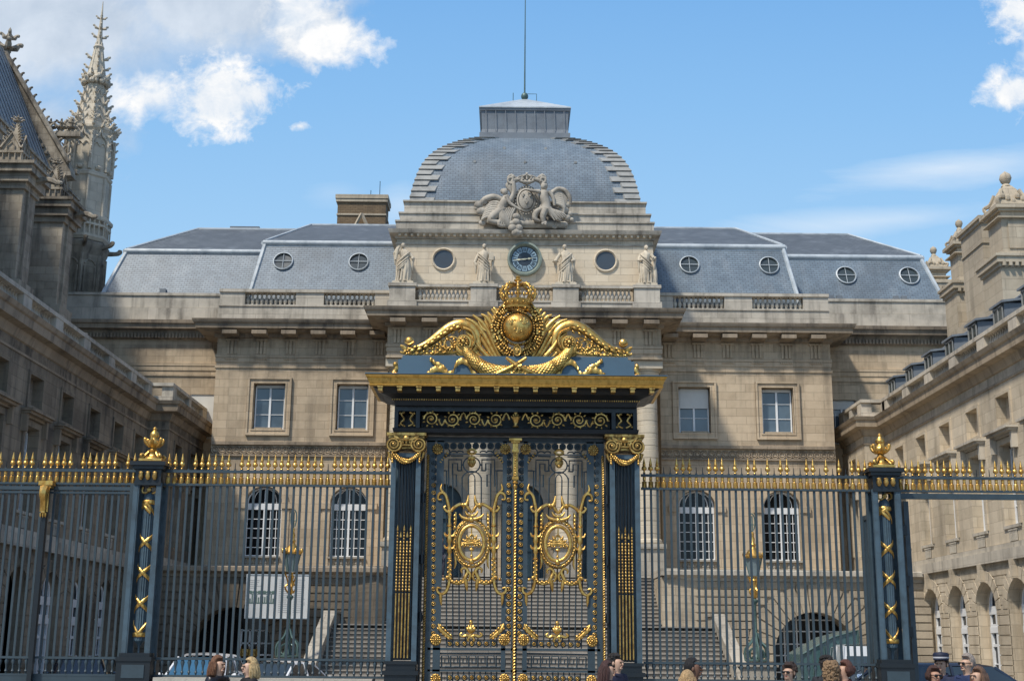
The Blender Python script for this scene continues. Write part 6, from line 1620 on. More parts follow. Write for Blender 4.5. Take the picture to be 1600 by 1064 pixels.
for sd in (1,-1):
    F_ = GT(False, sd)
    # stiles and rails (structure of the leaf)
    for a, b in ((667.5,671.5),(683.5,686.5),(786,789),(801,804.5)): F_.B(a,b,688,1075,-.04,.04)
    for a, b in ((688,692),(1011,1016),(1045,1049.5),(1068,1074)): F_.B(668,804,a,b,-.04,.04)
    F_.B(686,787,708,710.5,-.02,.02)
    leaf = obj('gate_leaf', F_.m, M['iron'], gate)
    F_ = GT(False, sd)
    cx = 737
    # vertical bars
    for k in range(-4,5):
        px = cx+k*PITCH
        if abs(k) <= 0: top = 1011; 
        y0 = {0:None,1:None,2:757}.get(abs(k), 735)
        if k == 0: continue
        if abs(k) == 1: F_.T([(cx+(5 if k>0 else -5),748),(cx+(5 if k>0 else -5),800)],.014,.0,4,1); F_.T([(px,885),(px,1011)],.014,0,4,1); continue
        if abs(k) == 2: F_.T([(cx+(15 if k>0 else -15),745),(cx+(15 if k>0 else -15),815)],.014,0,4,1); F_.T([(px,880),(px,1011)],.014,0,4,1); continue
        F_.T([(px,y0),(px,1011)],.014,.0,4,1)
    F_.T([(cx,885),(cx,975)],.014,0,4,1)
    for k in range(-4,5):
        for yy in (965,1008): F_.E(cx+k*PITCH,yy,.02,.035,0,.02,5,4)
    # arches at the head of the leaf
    F_.T([(cx+5*math.cos(R(a)),748-8*math.sin(R(a))) for a in range(0,181,20)],.012,0,5,1)
    F_.T([(cx+15*math.cos(R(a)),750-14*math.sin(R(a))) for a in range(0,181,15)],.014,0,5,1)
    F_.T([(cx+13*math.cos(R(a)),726-12*math.sin(R(a))) for a in range(0,361,20)],.016,.01,5,1)
    # greek keys
    for s in (-1,1):
        K = lambda pts: F_.T([(cx+s*a,b) for a,b in pts],.016,0,4,1)
        K([(14,735),(16,735),(16,718),(36,718),(36,735),(42,735),(52,735)]); K([(16,735),(22,735)]); K([(22,735),(22,724),(30,724),(30,741),(24,741),(24,760)]); K([(36,735),(36,760)])
        K([(33,709.5),(44,716),(50,726)]); K([(13,712),(33,712)]); K([(34,712),(50,712)])
        F_.T([(cx+s*(50+6*math.cos(R(a))-10),706+6*math.sin(R(a))*1.0) for a in range(0,300,30)],.012,0,4,1)
        F_.T([(cx+s*(28+5*math.cos(R(a))),707.5-3*math.sin(R(a))) for a in range(0,200,25)],.014,0,4,1); F_.T([(cx+s*(18+5*math.cos(R(a))),707.5-3*math.sin(R(a))) for a in range(0,200,25)],.014,0,4,1)
        for px,py in ((24,718),(52,735),(14,726),(43,713)): F_.E(cx+s*px,py,.02,.02,.0,.02,5,4)
    # key band at the foot
    for k in range(7):
        x = 690+k*14.2
        F_.T([(x,1041),(x,1024),(x+11,1024),(x+11,1035),(x+5,1035),(x+5,1029)],.016,0,4,1)
        F_.T([(x+5,1041),(x+14,1041),(x+14,1030)],.016,0,4,1)
    F_.T([(686,1020),(787,1020)],.014,0,4,1); F_.T([(686,1041.5),(787,1041.5)],.014,0,4,1)
    for k in range(12): F_.T([(690+k*8.6,1049),(690+k*8.6,1068)],.014,0,4,1)
    obj('lattice', F_.m, M['iron'], leaf)
    # rings in the border
    Rd = GT(False, sd)
    def rose(px, py, gold=True, r=4.6):
        c = Rd.P([(px,py)],.0)[0]; c = c if sd == 1 else mir([c])[0]
        inst('rosette', ROSE[gold], leaf, (c[0],YG-.02,c[2]), scale=(r/4.6,)*3)
    for k in range(25):
        y = 712+k*11.55
        for px in (677.6,794.8): rose(px, y, y > 750 and not (px > 700 and k == 7))
        if k < 24:
            for px in (677.6,794.8): Rd.E(px, y+5.8, .012,.025,.0,.02,5,3)
    for k in range(8): rose(697+k*11.6, 697, False)
    for k in range(7): rose(703+k*11.4, 1005, True, 4.0)
    for k in range(7): rose(703+k*11.4, 1058, True, 4.0)
    obj('bead_border', Rd.m, M['iron_dark'], leaf, 60)
    # large corner rosettes
    Gr = GT(False, sd)
    for px, py, r in ((681,999,9),(788,999,9),(681,1060,8),(788,1060,8)):
        Gr.E(px,py,r*.0128,r*.0128,.05,.03,16,6)
        for k in range(12): a = 2*PI*k/12; Gr.E(px+r*.78*math.cos(a),py+r*.78*math.sin(a),.032,.018,.07,.02,6,4,-30*k)
        for k in range(8): a = 2*PI*k/8; Gr.E(px+r*.4*math.cos(a),py+r*.4*math.sin(a),.022,.014,.09,.015,6,4,-45*k)
        Gr.E(px,py,.025,.025,.1,.02,6,4)
    # bloom and corner leaves near the foot
    for a in (-60,-30,0,30,60): Gr.T([(736,990),(736+5*math.sin(R(a)),984-2*math.cos(R(a))),(736+8*math.sin(R(a)),984-9*math.cos(R(a)))],[.02,.04,.015],.05,6,3)
    Gr.E(736,983,.06,.06,.07,.04,10,6); Gr.E(736,972,.04,.045,.06,.03,8,5)
    for s in (-1,1):
        Gr.T([(736,995),(736+s*6,992),(736+s*13,994),(736+s*17,991),(736+s*14,988)],[.03,.035,.03,.025,.015],.05,6,3); Gr.T([(736,991),(736+s*5,999),(736+s*3,1001)],[.03,.03,.02],.05,6,3)
        x0 = 690 if s < 0 else 779
        q = lambda a,b: (736+s*(46-a) if True else 0, b)
        Gr.T([q(-5,974),q(-2,982),q(4,988),q(11,994),q(17,997)],[.02,.045,.045,.04,.012],.05,6,3)
        for a,b in ((-3,979),(1,983),(5,987),(9,991),(13,994)): Gr.E(*q(a+2,b-2),.035,.02,.07,.02,6,4,40*s); Gr.E(*q(a-2,b+3),.035,.02,.07,.02,6,4,40*s)
    def cen(lst):
        C_ = [g2(*p) for p in lst]; C_ = [(x if sd == 1 else 2*XG-x, z) for x, z in C_]
        return lambda x,y,z: min(range(len(C_)), key=lambda i: (C_[i][0]-x)**2+(C_[i][1]-z)**2)
    obj_split('foot_ornament', Gr.m, M['gold'], leaf, cen([(681,999),(788,999),(681,1060),(788,1060),(736,985),(696,985),(776,985)]), 60)
    Gr = GT(False, sd)
    for px, py, r in ((684,702,8.5),(789.5,702,8.5)):
        Gr.E(px,py,r*.0128,r*.0128,.05,.03,16,6)
        for k in range(12): a = 2*PI*k/12; Gr.E(px+r*.78*math.cos(a),py+r*.78*math.sin(a),.032,.018,.07,.02,6,4,-30*k)
        for k in range(8): a = 2*PI*k/8; Gr.E(px+r*.4*math.cos(a),py+r*.4*math.sin(a),.022,.014,.09,.015,6,4,-45*k)
    Gr.E(cx,724,.075,.09,.04,.05,10,6); Gr.E(cx,716,.085,.05,.05,.04,10,5); Gr.E(cx,728,.03,.03,.09,.03,6,4)
    for s in (-1,1): Gr.E(cx+s*5,722,.025,.05,.05,.03,6,4)
    Gr.T([(cx-7,706),(cx,702),(cx+7,706),(cx,710),(cx-7,706)],.03,.03,5,2)
    for s in (-1,1):
        for j in range(5): Gr.E(cx+s*(38+j*2.6),708+j*3.5,.035,.018,.03,.02,6,4,35*s)
    obj_split('head_ornament', Gr.m, M['gold_old'], leaf, cen([(684,702),(789,702),(737,722),(695,715),(780,715)]), 60)
    # ---- gilded medallion
    Gm = GT(False, sd); N = 28
    cy = 848.5
    Gm.T([(cx+19.5*math.cos(2*PI*k/N),cy+27*math.sin(2*PI*k/N)) for k in range(N+1)],.038,.08,8,1,.8)
    Gm.T([(cx+24*math.cos(2*PI*k/N),cy+32.5*math.sin(2*PI*k/N)) for k in range(N+1)],.016,.05,5,1)
    Gm.T([(cx+29*math.cos(2*PI*k/N),cy+38*math.sin(2*PI*k/N)) for k in range(N+1)],.018,.03,5,1)
    for k in range(44):
        a = 2*PI*k/44; Gm.E(cx+26.5*math.cos(a),cy+35.5*math.sin(a),.045,.02,.06,.025,6,4,-math.degrees(a)+(70 if k%2 else 110))
    Gm.T([(cx,cy-25),(cx,cy+24)],.014,.08,6,1); Gm.E(cx,cy+10,.055,.03,.08,.03,8,5); Gm.E(cx,cy+20,.03,.03,.08,.03)
    for s in (-1,1):
        Gm.T([(cx,cy+2),(cx+s*7,cy+3),(cx+s*13,cy+6)],[.02,.03,.012],.08,6,3); Gm.T([(cx,cy-4),(cx+s*7,cy-2),(cx+s*14,cy-6)],[.02,.035,.012],.08,6,3)
        Gm.T([(cx,cy),(cx+s*6,cy-6),(cx+s*8,cy-12)],[.02,.03,.012],.08,6,3); Gm.T([(cx,cy),(cx+s*10,cy+1),(cx+s*16,cy)],[.02,.03,.012],.09,6,3)
        for j in range(4): Gm.E(cx+s*(6+j*3),cy-8+j*4,.03,.018,.1,.02,6,4,30*j)
        for j in range(3): Gm.E(cx+s*(5+j*4),cy+5-j*1,.028,.018,.1,.02,6,4,-40)
    Gm.T([(cx-4,cy-8),(cx,cy-14),(cx+4,cy-8),(cx,cy-3),(cx-4,cy-8)],.02,.09,5,2)
    Gm.E(cx,cy+29,.05,.06,.1,.04,8,5)
    Gm.E(cx,cy-36,.055,.055,.09,.04,8,5)
    obj('medallion', Gm.m, M['gold'], leaf, 60)
    Gc = GT(False, sd)
    for s in (-1,1):
        q = lambda a,b,*c: (cx+s*a,b,*c)
        # turned side stems
        x = 34.5
        prof = [(797,.03),(803,.04),(808,.028),(815,.03),(821,.045),(824,.03),(827,.042),(832,.03),(840,.05),(846,.055),(850,.03),(856,.05),(862,.05),(866,.03),(872,.042),(878,.03),(886,.04),(894,.035),(901,.045),(907,.04)]
        Gc.T([q(x,p) for p,r in prof],[r for p,r in prof],.05,8,1)
        for yy in (822,845,858,873,903): Gc.E(*q(x,yy),.06,.018,.05,.05,8,4)
        for yy in (838,857): 
            for o in (-1,1): Gc.T([q(x,yy),q(x+o*6,yy-1),q(x+o*8,yy-6)],[.02,.025,.012],.06,5,3)
        # top scrolls
        Gc.T([q(x,797),q(37,786),q(40,775),q(45,770),q(51,773),q(52,780),q(47,781)],[.03,.035,.035,.035,.03,.025,.02],.05,6,4)
        Gc.T([q(44,770),q(48,764),q(46,756)],[.03,.03,.008],.05,6,3); Gc.T([q(x,800),q(40,798),q(43,793),q(40,791)],[.03,.03,.025,.02],.05,6,3)
        Gc.T([q(x-2,799),q(27,793),q(18,788),q(13,790),q(12,795)],[.03,.035,.035,.03,.02],.05,6,4)
        Gc.T([q(16,789),q(9,789),q(6,783),q(5,774)],[.035,.045,.035,.008],.06,6,4)
        Gc.T([q(9,789),q(4,796),q(0,802)],[.03,.035,.02],.06,6,3); Gc.E(*q(13,789),.05,.04,.07,.04)
        Gc.T([q(0,812),q(8,811),q(15,808),q(19,803)],[.035,.04,.03,.012],.07,6,3); Gc.T([q(0,806),q(6,805),q(10,799)],[.03,.03,.012],.07,6,3)
        Gc.T([q(25,800),q(25,815),q(28,828)],[.02,.025,.02],.04,5,3)
        for j in range(4): Gc.E(*q(26,806+j*6),.03,.035,.06,.02,6,4)
        Gc.T([q(26,866),q(25,880),q(27,888)],[.02,.025,.01],.04,5,3)
        # bottom scrolls
        Gc.T([q(x,905),q(36,915),q(40,924),q(47,928),q(53,924),q(53,918),q(48,919)],[.035,.035,.035,.03,.03,.025,.015],.05,6,4)
        Gc.T([q(48,928),q(48,938),q(47,946)],[.035,.03,.006],.06,6,3); Gc.E(*q(38,902),.04,.04,.07,.04); Gc.E(*q(44,905),.03,.03,.07,.03)
        Gc.T([q(x,900),q(31,908),q(22,911),q(14,908),q(9,900),q(6,892),q(11,887),q(16,890),q(15,895)],[.03,.035,.04,.04,.04,.035,.03,.025,.015],.06,6,4)
        Gc.T([q(10,905),q(8,915),q(7,924)],[.045,.035,.006],.07,6,3); Gc.T([q(4,893),q(2,900),q(5,908)],[.03,.03,.02],.07,6,3)
        for j in range(6): Gc.E(*q(30-j*3.4,909+(1 if j%2 else -1)),.035,.025,.09,.025,6,4,20)
        for j in range(9): Gc.E(*q(x+(2 if j%2 else -2),876+j*3.6),.028,.02,.09,.02,6,4,30 if j%2 else -30)
    obj('scroll_frame', Gc.m, M['gold'], leaf, 60)
# gilt twisted mouldings and centre bar
def twist(m, px, y0, y1, r, n):
    x0, z0 = g2(px,y1); x1, z1 = g2(px,y0); x = (x0+x1)/2
    for ph in (0,PI):
        m.tube([(x+r*math.cos(ph+k*.9),YG-.07+r*math.sin(ph+k*.9),z0+(z1-z0)*k/n) for k in range(n+1)],r*.75,5)
m = MB(); x_c = XG
def ztw(m, x, z0, z1, r, n):
    for ph in (0,PI): m.tube([(x+r*math.cos(ph+k*.9),YG-.07+r*math.sin(ph+k*.9),z0+(z1-z0)*k/n) for k in range(n+1)],r*.8,5)
ztw(m, XG, zg(1075), zg(762), .020, 230)
m.box(XG-.045,XG+.045,YG-.12,YG-.04,zg(752),zg(708)); m.box(XG-.065,XG+.065,YG-.14,YG-.04,zg(750),zg(746)); m.box(XG-.07,XG+.07,YG-.15,YG-.04,zg(708),zg(704)); m.box(XG-.055,XG+.055,YG-.13,YG-.04,zg(704),zg(692))
m.lathe((XG,YG-.08,0),[(.05,zg(756)),(.06,zg(754)),(.04,zg(752))],8); m.lathe((XG,YG-.08,0),[(.03,zg(764)),(.05,zg(760)),(.03,zg(757))],8)
for k in range(9): m.ell((XG,YG-.13,zg(712+k*4)),.022,.015,.02,6,4)
m.box(XG-.13,XG+.13,YG-.2,YG-.04,zg(690),zg(687)); m.box(XG-.09,XG+.09,YG-.17,YG-.04,zg(693),zg(690))
obj('centre_bar', m, M['gold'], gate, 50)
m = MB()
for s in (-1,1): ztw(m, XG+s*(XG-X_(665)), zg(1075), zg(712), .017, 330)
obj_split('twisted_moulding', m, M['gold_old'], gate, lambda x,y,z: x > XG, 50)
m = MB()
for s in (-1,1):
    x = XG+s*(XG-X_(658)); m.box(x-.02,x+.02,YG-.05,YG+.05,1.0,6.05)
    for py in (780,875,965): z = zg(py); m.tube([(x,YG-.05,z-.09),(x,YG-.05,z+.09)],.05,8); m.box(x-.06,x+.06,YG-.06,YG-.02,z-.03,z+.03)
m.box(XG-1.95,XG+1.95,YG-.06,YG+.06,zg(690),zg(684)); m.box(XG-2.0,XG+2.0,YG-.2,YG+.2,0,.35)
obj('gate_frame', m, M['iron_dark'], gate)
# ================================================================== LAMPS
M['lamp_glass'] = plain('lantern glass', (0.20,0.26,0.27), 0.15, 0, 0.1, 4.0, spec=0.8)
def lamp(px, label):
    Y = 45.2; x = at(px,960,Y)[0]; Z = 1.40
    t = thing('courtyard_lamp', label, 'street lamp', (x,Y,Z), 'gilded lamps at the foot of the stairs')
    m = MB(); m.box(x-.55,x+.55,Y-.55,Y+.55,0,1.3); m.box(x-.62,x+.62,Y-.62,Y+.62,1.22,1.36)
    tag(obj('stone_pedestal', m, M['white_stone']), label.replace('lamp','lamp pedestal').replace('gilded green bronze','pale stone'), 'pedestal', 'pale pedestals under the courtyard lamps')
    m = MB()
    for k in range(6):
        a = R(60*k+30); c_, s_ = math.cos(a), math.sin(a)
        m.tube(smoothpts([(x+.06*c_,Y+.06*s_,Z+.95),(x+.16*c_,Y+.16*s_,Z+.68),(x+.40*c_,Y+.40*s_,Z+.42),(x+.42*c_,Y+.42*s_,Z+.1),(x+.36*c_,Y+.36*s_,Z)],3),.035,6)
        m.tube(smoothpts([(x+.1*c_,Y+.1*s_,Z+.45),(x+.25*c_,Y+.25*s_,Z+.35),(x+.28*c_,Y+.28*s_,Z+.15),(x+.15*c_,Y+.15*s_,Z+.1)],3),.03,5)
    m.lathe((x,Y,Z),[(.42,0),(.42,.05),(.2,.08),(.12,.2),(.1,.5),(.12,.6),(.07,.75),(.055,1.0),(.05,1.9),(.08,1.95),(.12,2.0),(.12,2.05),(.05,2.1)],12)
    obj('post', m, M['iron_green'], t, 50)
    m = MB(); m.lathe((x,Y,Z),[(.05,2.1),(.11,2.2),(.07,2.32),(.13,2.45),(.08,2.6),(.12,2.72),(.06,2.8),(.07,2.86)],10)
    for k in range(4): a = R(90*k+20); m.tube(smoothpts([(x+.08*math.cos(a),Y+.08*math.sin(a),Z+2.15),(x+.2*math.cos(a),Y+.2*math.sin(a),Z+2.35),(x+.1*math.cos(a),Y+.1*math.sin(a),Z+2.5),(x+.22*math.cos(a),Y+.22*math.sin(a),Z+2.85)],3),.03,5)
    obj('collar', m, M['gold'], t, 50)
    m = MB(); m.lathe((x,Y,Z),[(.15,2.88),(.30,3.50)],6)
    ln = obj('lantern', m, M['lamp_glass'], t)
    m = MB()
    for k in range(6): a = 2*PI*k/6; m.tube([(x+.155*math.cos(a),Y+.155*math.sin(a),Z+2.88),(x+.305*math.cos(a),Y+.305*math.sin(a),Z+3.5)],.018,5)
    obj('glazing_bars', m, M['iron_green'], ln)
    m = MB(); m.lathe((x,Y,Z),[(.33,3.48),(.34,3.54),(.26,3.62),(.2,3.72),(.12,3.80),(.08,3.86),(.11,3.95),(.06,4.02),(.08,4.15),(.04,4.25),(.06,4.3),(.03,4.4)],12)
    for k in range(6): a = 2*PI*k/6; m.ell((x+.33*math.cos(a),Y+.33*math.sin(a),Z+3.6),.05,.05,.09,6,5)
    obj('lantern_cap', m, M['gold'], t, 50)
    m = MB(); m.tube(smoothpts([(x,Y,Z+4.35),(x-.09,Y,Z+4.55),(x-.1,Y,Z+4.85),(x-.03,Y,Z+5.03),(x+.07,Y,Z+4.95),(x+.1,Y,Z+4.7),(x+.05,Y,Z+4.45)],4),.022,5); m.tube([(x,Y,Z+4.4),(x,Y,Z+4.95)],.025,5); m.tube([(x-.06,Y,Z+4.65),(x+.06,Y,Z+4.65)],.02,5)
    obj('finial', m, M['iron_green'], t, 50)
lamp(452, 'gilded green bronze lamp at the left foot of the stairs')
lamp(1180, 'gilded green bronze lamp at the right foot of the stairs')
# ================================================================== INFORMATION BOARD
YB = 51.2; x0, z1 = at(387,898,YB); x1, z0 = at(480,965,YB)
t = thing('site_board', 'large white information board with a building sketch, fixed over the left terrace arch', 'sign', ((x0+x1)/2,YB,z0))
m = MB(); m.box(x0,x1,YB,YB+.06,z0,z1); M['board'] = plain('white board', (0.66,0.67,0.66), 0.5, 0, 0.03, 2.0); obj('panel', m, M['board'], t)
m = MB(); 
for a,b,c,d in ((x0-.04,x0,z0,z1),(x1,x1+.04,z0,z1),(x0-.04,x1+.04,z1,z1+.04),(x0-.04,x1+.04,z0-.04,z0)): m.box(a,b,YB-.02,YB+.07,c,d)
m.box(x0+.3,x0+.4,YB+.06,YB+.8,z0+.2,z0+.3); m.box(x1-.4,x1-.3,YB+.06,YB+.8,z0+.2,z0+.3)
obj('board_frame', m, M['lead'], t)
m = MB(); rn = random.Random(9); w = x1-x0; h = z1-z0
for col_, r0, r1 in ((.04,.12,.30),(.52,.1,.9),(.76,.1,.9)):
    k = r0
    while k < r1: m.box(x0+w*col_,x0+w*(col_+rn.uniform(.12,.2)),YB-.006,YB-.002,z1-h*k-.012,z1-h*k); k += .045
obj('print_lines', m, plain('grey print', (0.33,0.35,0.36),0.6), t)
m = MB()
for k in range(12): a = x0+w*(.05+.034*k); hh = .10+.1*math.sin(k*1.7)**2; m.box(a,a+.05,YB-.007,YB-.002,z0+h*.35,z0+h*(.35+hh)); 
m.box(x0+w*.04,x0+w*.46,YB-.008,YB-.002,z0+h*.33,z0+h*.355); m.box(x0+w*.06,x0+w*.44,YB-.008,YB-.002,z0+h*.55,z0+h*.565)
for k in range(6): m.ell((x0+w*(.06+.075*k),YB-.006,z0+h*.60),.1,.004,.06,8,4)
obj('building_sketch', m, plain('sage print', (0.12,0.19,0.17),0.6), t)
# ================================================================== GLASS SCREEN AND VEHICLES
M['tarp'] = plain('teal translucent sheeting', (0.055,0.12,0.125), 0.25, 0, 0.2, 1.0, spec=0.7)
t = thing('teal_shelter', 'teal glazed security shelter in front of the right terrace arch', 'shelter', (10.2,41,0))
Ys = 41.0; a = at(1252,1022,Ys); b = at(1300,995,Ys); c = at(1340,984,Ys)
m = MB(); P0 = lambda u,z,d: (u, Ys+d, z)
m.prism(P0, [(a[0],0),(a[0],a[1]),(b[0],b[1]),(c[0],c[1]),(c[0],0)], 0, 2.2); obj('panel', m, M['tarp'], t)
m = MB(); m.tube([(a[0],Ys-.03,0),(a[0],Ys-.03,a[1]),(b[0],Ys-.03,b[1]),(c[0],Ys-.03,c[1]),(c[0],Ys-.03,0)],.035,5); 
for k in range(1,5): x = a[0]+(c[0]-a[0])*k/5; m.tube([(x,Ys-.03,0),(x,Ys-.03,a[1]+(c[1]-a[1])*k/5*.9)],.02,4)
obj('frame', m, M['iron_green'], t)
M['paint_white'] = plain('white car paint', (0.72,0.74,0.76), 0.25, 0, 0.03, 1.0, coat=0.6)
M['paint_silver'] = plain('silver car paint', (0.50,0.53,0.56), 0.28, 0.3, 0.04, 1.0, coat=0.7)
M['paint_dark'] = plain('black car paint', (0.018,0.022,0.035), 0.2, 0, 0.1, 1.0, coat=1.0)
M['paint_blue'] = plain('blue car paint', (0.05,0.17,0.38), 0.25, 0, 0.05, 1.0, coat=0.8)
M['car_glass'] = plain('car glass', (0.03,0.045,0.055), 0.05, 0, 0.2, 1.0, spec=1.0)
M['car_glass_blue'] = plain('sky reflection windscreen', (0.045,0.14,0.24), 0.07, 0, 0.3, 1.2, dark=(0.015,0.04,0.07), spec=1.0)  # reflected blue sky painted into the glass colour
M['tyre'] = plain('tyre rubber', (0.02,0.02,0.02), 0.8, 0, 0.1, 5)
M['red_glass'] = plain('tail lamp', (0.35,0.01,0.01), 0.2, 0, 0.1, 5)
def car(name, label, x, y, rot, L=4.1, W=1.72, H=1.47, paint='paint_white', glass='car_glass', style='hatch'):
    t = thing(name, label, 'van' if style == 'van' else 'car', (x,y,0)); t.rotation_euler = (0,0,R(rot))
    def lo(nm, mb, mt, par, sm=None):
        me = mesh_of(nm, mb, mt, sm); o = bpy.data.objects.new(nm, me); COL.objects.link(o); o.parent = par; return o
    hw = W/2; belt = H*.62 if style != 'van' else H*.55
    # body sections along the length (front at -Y of the car's own frame)
    if style == 'van': body = [(-L/2,.45,.85,.80),(-L/2+.05,.3,.98,.93),(-L/2+.55,.28,1.12,1.0),(-L/2+1.1,.28,H*.62,1.0),(L/2-.06,.28,H*.62,1.0),(L/2,.32,H*.6,.97)]
    else: body = [(-L/2,.42,.58,.72),(-L/2+.07,.28,.70,.86),(-L/2+.35,.24,.78,.95),(-L/2+.95,.22,belt,1.0),(0,.22,belt+.03,1.0),(L/2-.5,.22,belt+.05,.99),(L/2-.08,.26,belt+.02,.93),(L/2,.38,belt-.18,.84)]
    m = MB(); rows = []
    for yy, zb, zt, k in body:
        w = hw*k; rows.append([(-w*.88,yy,zb),(-w,yy,zb+.12),(-w*1.0,yy,(zb+zt)/2),(-w*.97,yy,zt-.06),(-w*.88,yy,zt),(0,yy,zt+.03),(w*.88,yy,zt),(w*.97,yy,zt-.06),(w,yy,(zb+zt)/2),(w,yy,zb+.12),(w*.88,yy,zb)])
    m.grid(rows, True, True); bd = lo('body', m, M[paint], t, 40)
    if style == 'van': cab = [(-L/2+.75,H*.62,.9,.0),(-L/2+1.35,H*.97,.86,1),(-L/2+1.8,H,.88,1),(L/2-.1,H,.88,1),(L/2-.03,H*.62,.97,0)]
    elif style == 'hatch': cab = [(-L/2+1.0,belt,.86,0),(-L/2+1.75,H-.06,.70,1),(-L/2+2.3,H,.68,1),(L/2-.8,H-.03,.68,1),(L/2-.12,belt+.02,.84,0)]
    else: cab = [(-L/2+1.15,belt,.86,0),(-L/2+2.0,H-.04,.70,1),(-L/2+2.5,H,.68,1),(L/2-1.5,H-.05,.68,1),(L/2-.6,belt+.05,.82,0)]
    # roof shell and pillars
    bz = belt if style != 'van' else H*.60
    m = MB()
    top = [c for c in cab if c[3]]
    m.grid([[(-hw*k-.01,yy,zt-.07),(-hw*k*.9,yy,zt-.01),(0,yy,zt+.02),(hw*k*.9,yy,zt-.01),(hw*k+.01,yy,zt-.07)] for yy,zt,k,_ in top])
    for s in (-1,1):
        for (y0,z0,k0,_),(y1,z1,k1,_) in ((cab[0],cab[1]),(cab[-1],cab[-2])): m.tube([(s*hw*k0,y0,z0),(s*hw*k1,y1,z1-.05)],.045,5)
        yb = (cab[1][0]+cab[-2][0])/2; m.tube([(s*hw*.94,yb,bz),(s*hw*.70,yb,H-.06)] if style != 'van' else [(s*hw*.98,yb,bz),(s*hw*.88,yb,H-.06)],.04,5)
    if style == 'van':
        for s in (-1,1): m.add([(s*hw*1.0,-L/2+1.9,bz),(s*hw*1.0,L/2-.03,bz),(s*hw*.89,L/2-.1,H-.05),(s*hw*.89,-L/2+1.9,H-.05)],[(0,1,2,3)])
        m.add([(-hw*.97,L/2-.03,bz),(hw*.97,L/2-.03,bz),(hw*.88,L/2-.1,H-.05),(-hw*.88,L/2-.1,H-.05)],[(0,1,2,3)])
    lo('roof', m, M[paint], t, 40)
    m = MB(); f, f1, r1, r0 = cab[0], cab[1], cab[-2], cab[-1]
    m.add([(-hw*f[2],f[0],f[1]),(hw*f[2],f[0],f[1]),(hw*f1[2],f1[0],f1[1]-.04),(-hw*f1[2],f1[0],f1[1]-.04)],[(0,1,2,3)]); lo('windscreen', m, M[glass], t)
    m = MB()
    for yy, w_ in ((-L/2-.005,.26),(L/2+.002,.26)): m.box(-w_,w_,yy-.01,yy+.01,.5,.61)
    lo('number_plate', m, M['board'], t)
    if style == 'van':
        m = MB(); m.box(-.012,.012,L/2-.11,L/2+.0,.4,H-.1); m.box(-hw*.9,hw*.9,L/2-.09,L/2+.005,.9,.92)
        for s in (-1,1): m.add([(s*.12,L/2-.025,H*.64),(s*hw*.82,L/2-.025,H*.64),(s*hw*.78,L/2-.09,H*.9),(s*.12,L/2-.09,H*.9)],[(0,1,2,3)])
        lo('rear_window', m, M['car_glass'], t)
    m = MB()
    for s in (-1,1):
        for yy in (-.55,.35): m.tube([(s*(hw+.002),yy,.35),(s*(hw+.002),yy,belt-.05)],.006,4)
        m.tube([(s*(hw*.93),-L/2+1.0,belt+.015),(s*(hw*.93),L/2-.4,belt+.02)],.014,4)
    m.tube([(-hw*.8,-L/2+.02,.42),(hw*.8,-L/2+.02,.42)],.05,6); lo('trim', m, M['tyre'], t)
    if style != 'van':
        m = MB(); m.add([(-hw*r0[2],r0[0],r0[1]),(hw*r0[2],r0[0],r0[1]),(hw*r1[2],r1[0],r1[1]-.04),(-hw*r1[2],r1[0],r1[1]-.04)],[(0,1,2,3)]); lo('rear_window', m, M[glass], t)
    for s in (-1,1):
        m = MB(); e = cab[-2][0] if style != 'van' else -L/2+1.9
        m.add([(s*hw*.93,f[0]+.1,bz),(s*hw*.93,(r0[0]-.1) if style != 'van' else e,bz),(s*hw*.72 if style != 'van' else s*hw*.9,e,H-.09),(s*hw*.72 if style != 'van' else s*hw*.9,f1[0],H-.09)],[(0,1,2,3)]); lo('side_window', m, M['car_glass'], t)
        for yy in (-L/2+.78,L/2-.75):
            m = MB(); rows = [[(s*(hw-.2+o),yy+r*math.cos(2*PI*k/20),.31+r*math.sin(2*PI*k/20)) for k in range(20)] for o,r in ((0,.2),(0,.3),(.06,.31),(.17,.31),(.2,.29),(.2,.2))]
            m.grid(rows, True); wh = lo('wheel', m, M['tyre'], t, 40)
            m = MB(); m.lathe((0,0,0),[(.001,0),(.2,0)],16) if False else None
            m.add([(s*(hw-.01),yy+.2*math.cos(2*PI*k/16),.31+.2*math.sin(2*PI*k/16)) for k in range(16)]+[(s*(hw-.03),yy,.31)],[(k,(k+1)%16,16) for k in range(16)]); lo('rim', m, M['paint_silver'], wh)
        m = MB(); m.ell((s*hw*.72,-L/2+.12,.66),.17,.12,.08,10,6); lo('headlight', m, M['lamp_glass'], t)
        m = MB(); m.box(s*hw*.72-.1,s*hw*.72+.1,L/2-.1,L/2+.005,.7,.86); lo('tail_light', m, M['red_glass'], t)
        m = MB(); m.ell((s*(hw+.09),f[0]+.35,bz+.06),.1,.06,.07,8,6); lo('mirror', m, M[paint], t)
    return t
car('parked_car', 'white roofed car with a sky blue windscreen behind the left railing', at(296,1040,33)[0], 34.6, 0, paint='paint_white', glass='car_glass_blue', H=1.60, W=1.75)
car('parked_car', 'small white hatchback behind the railing just left of the gate', at(447,1045,36)[0], 37.2, 160, paint='paint_white', H=1.40, W=1.66, L=3.6)
car('parked_car', 'black hatchback parked in the open side gate, at the right edge', at(1500,1050,24.0)[0]+1.15, 27.6, 100, paint='paint_dark', H=1.62, style='hatch', L=4.5, W=1.8)
car('parked_car', 'black car with shiny windows beside the right post', at(1440,1045,30)[0]-.2, 31.5, 70, paint='paint_dark', H=1.45, style='sedan', L=4.4)
car('white_van', 'tall white van in the courtyard behind the right post', at(1372,1030,38)[0], 39.5, 172, paint='paint_white', H=1.98, style='van', L=4.6, W=1.9)
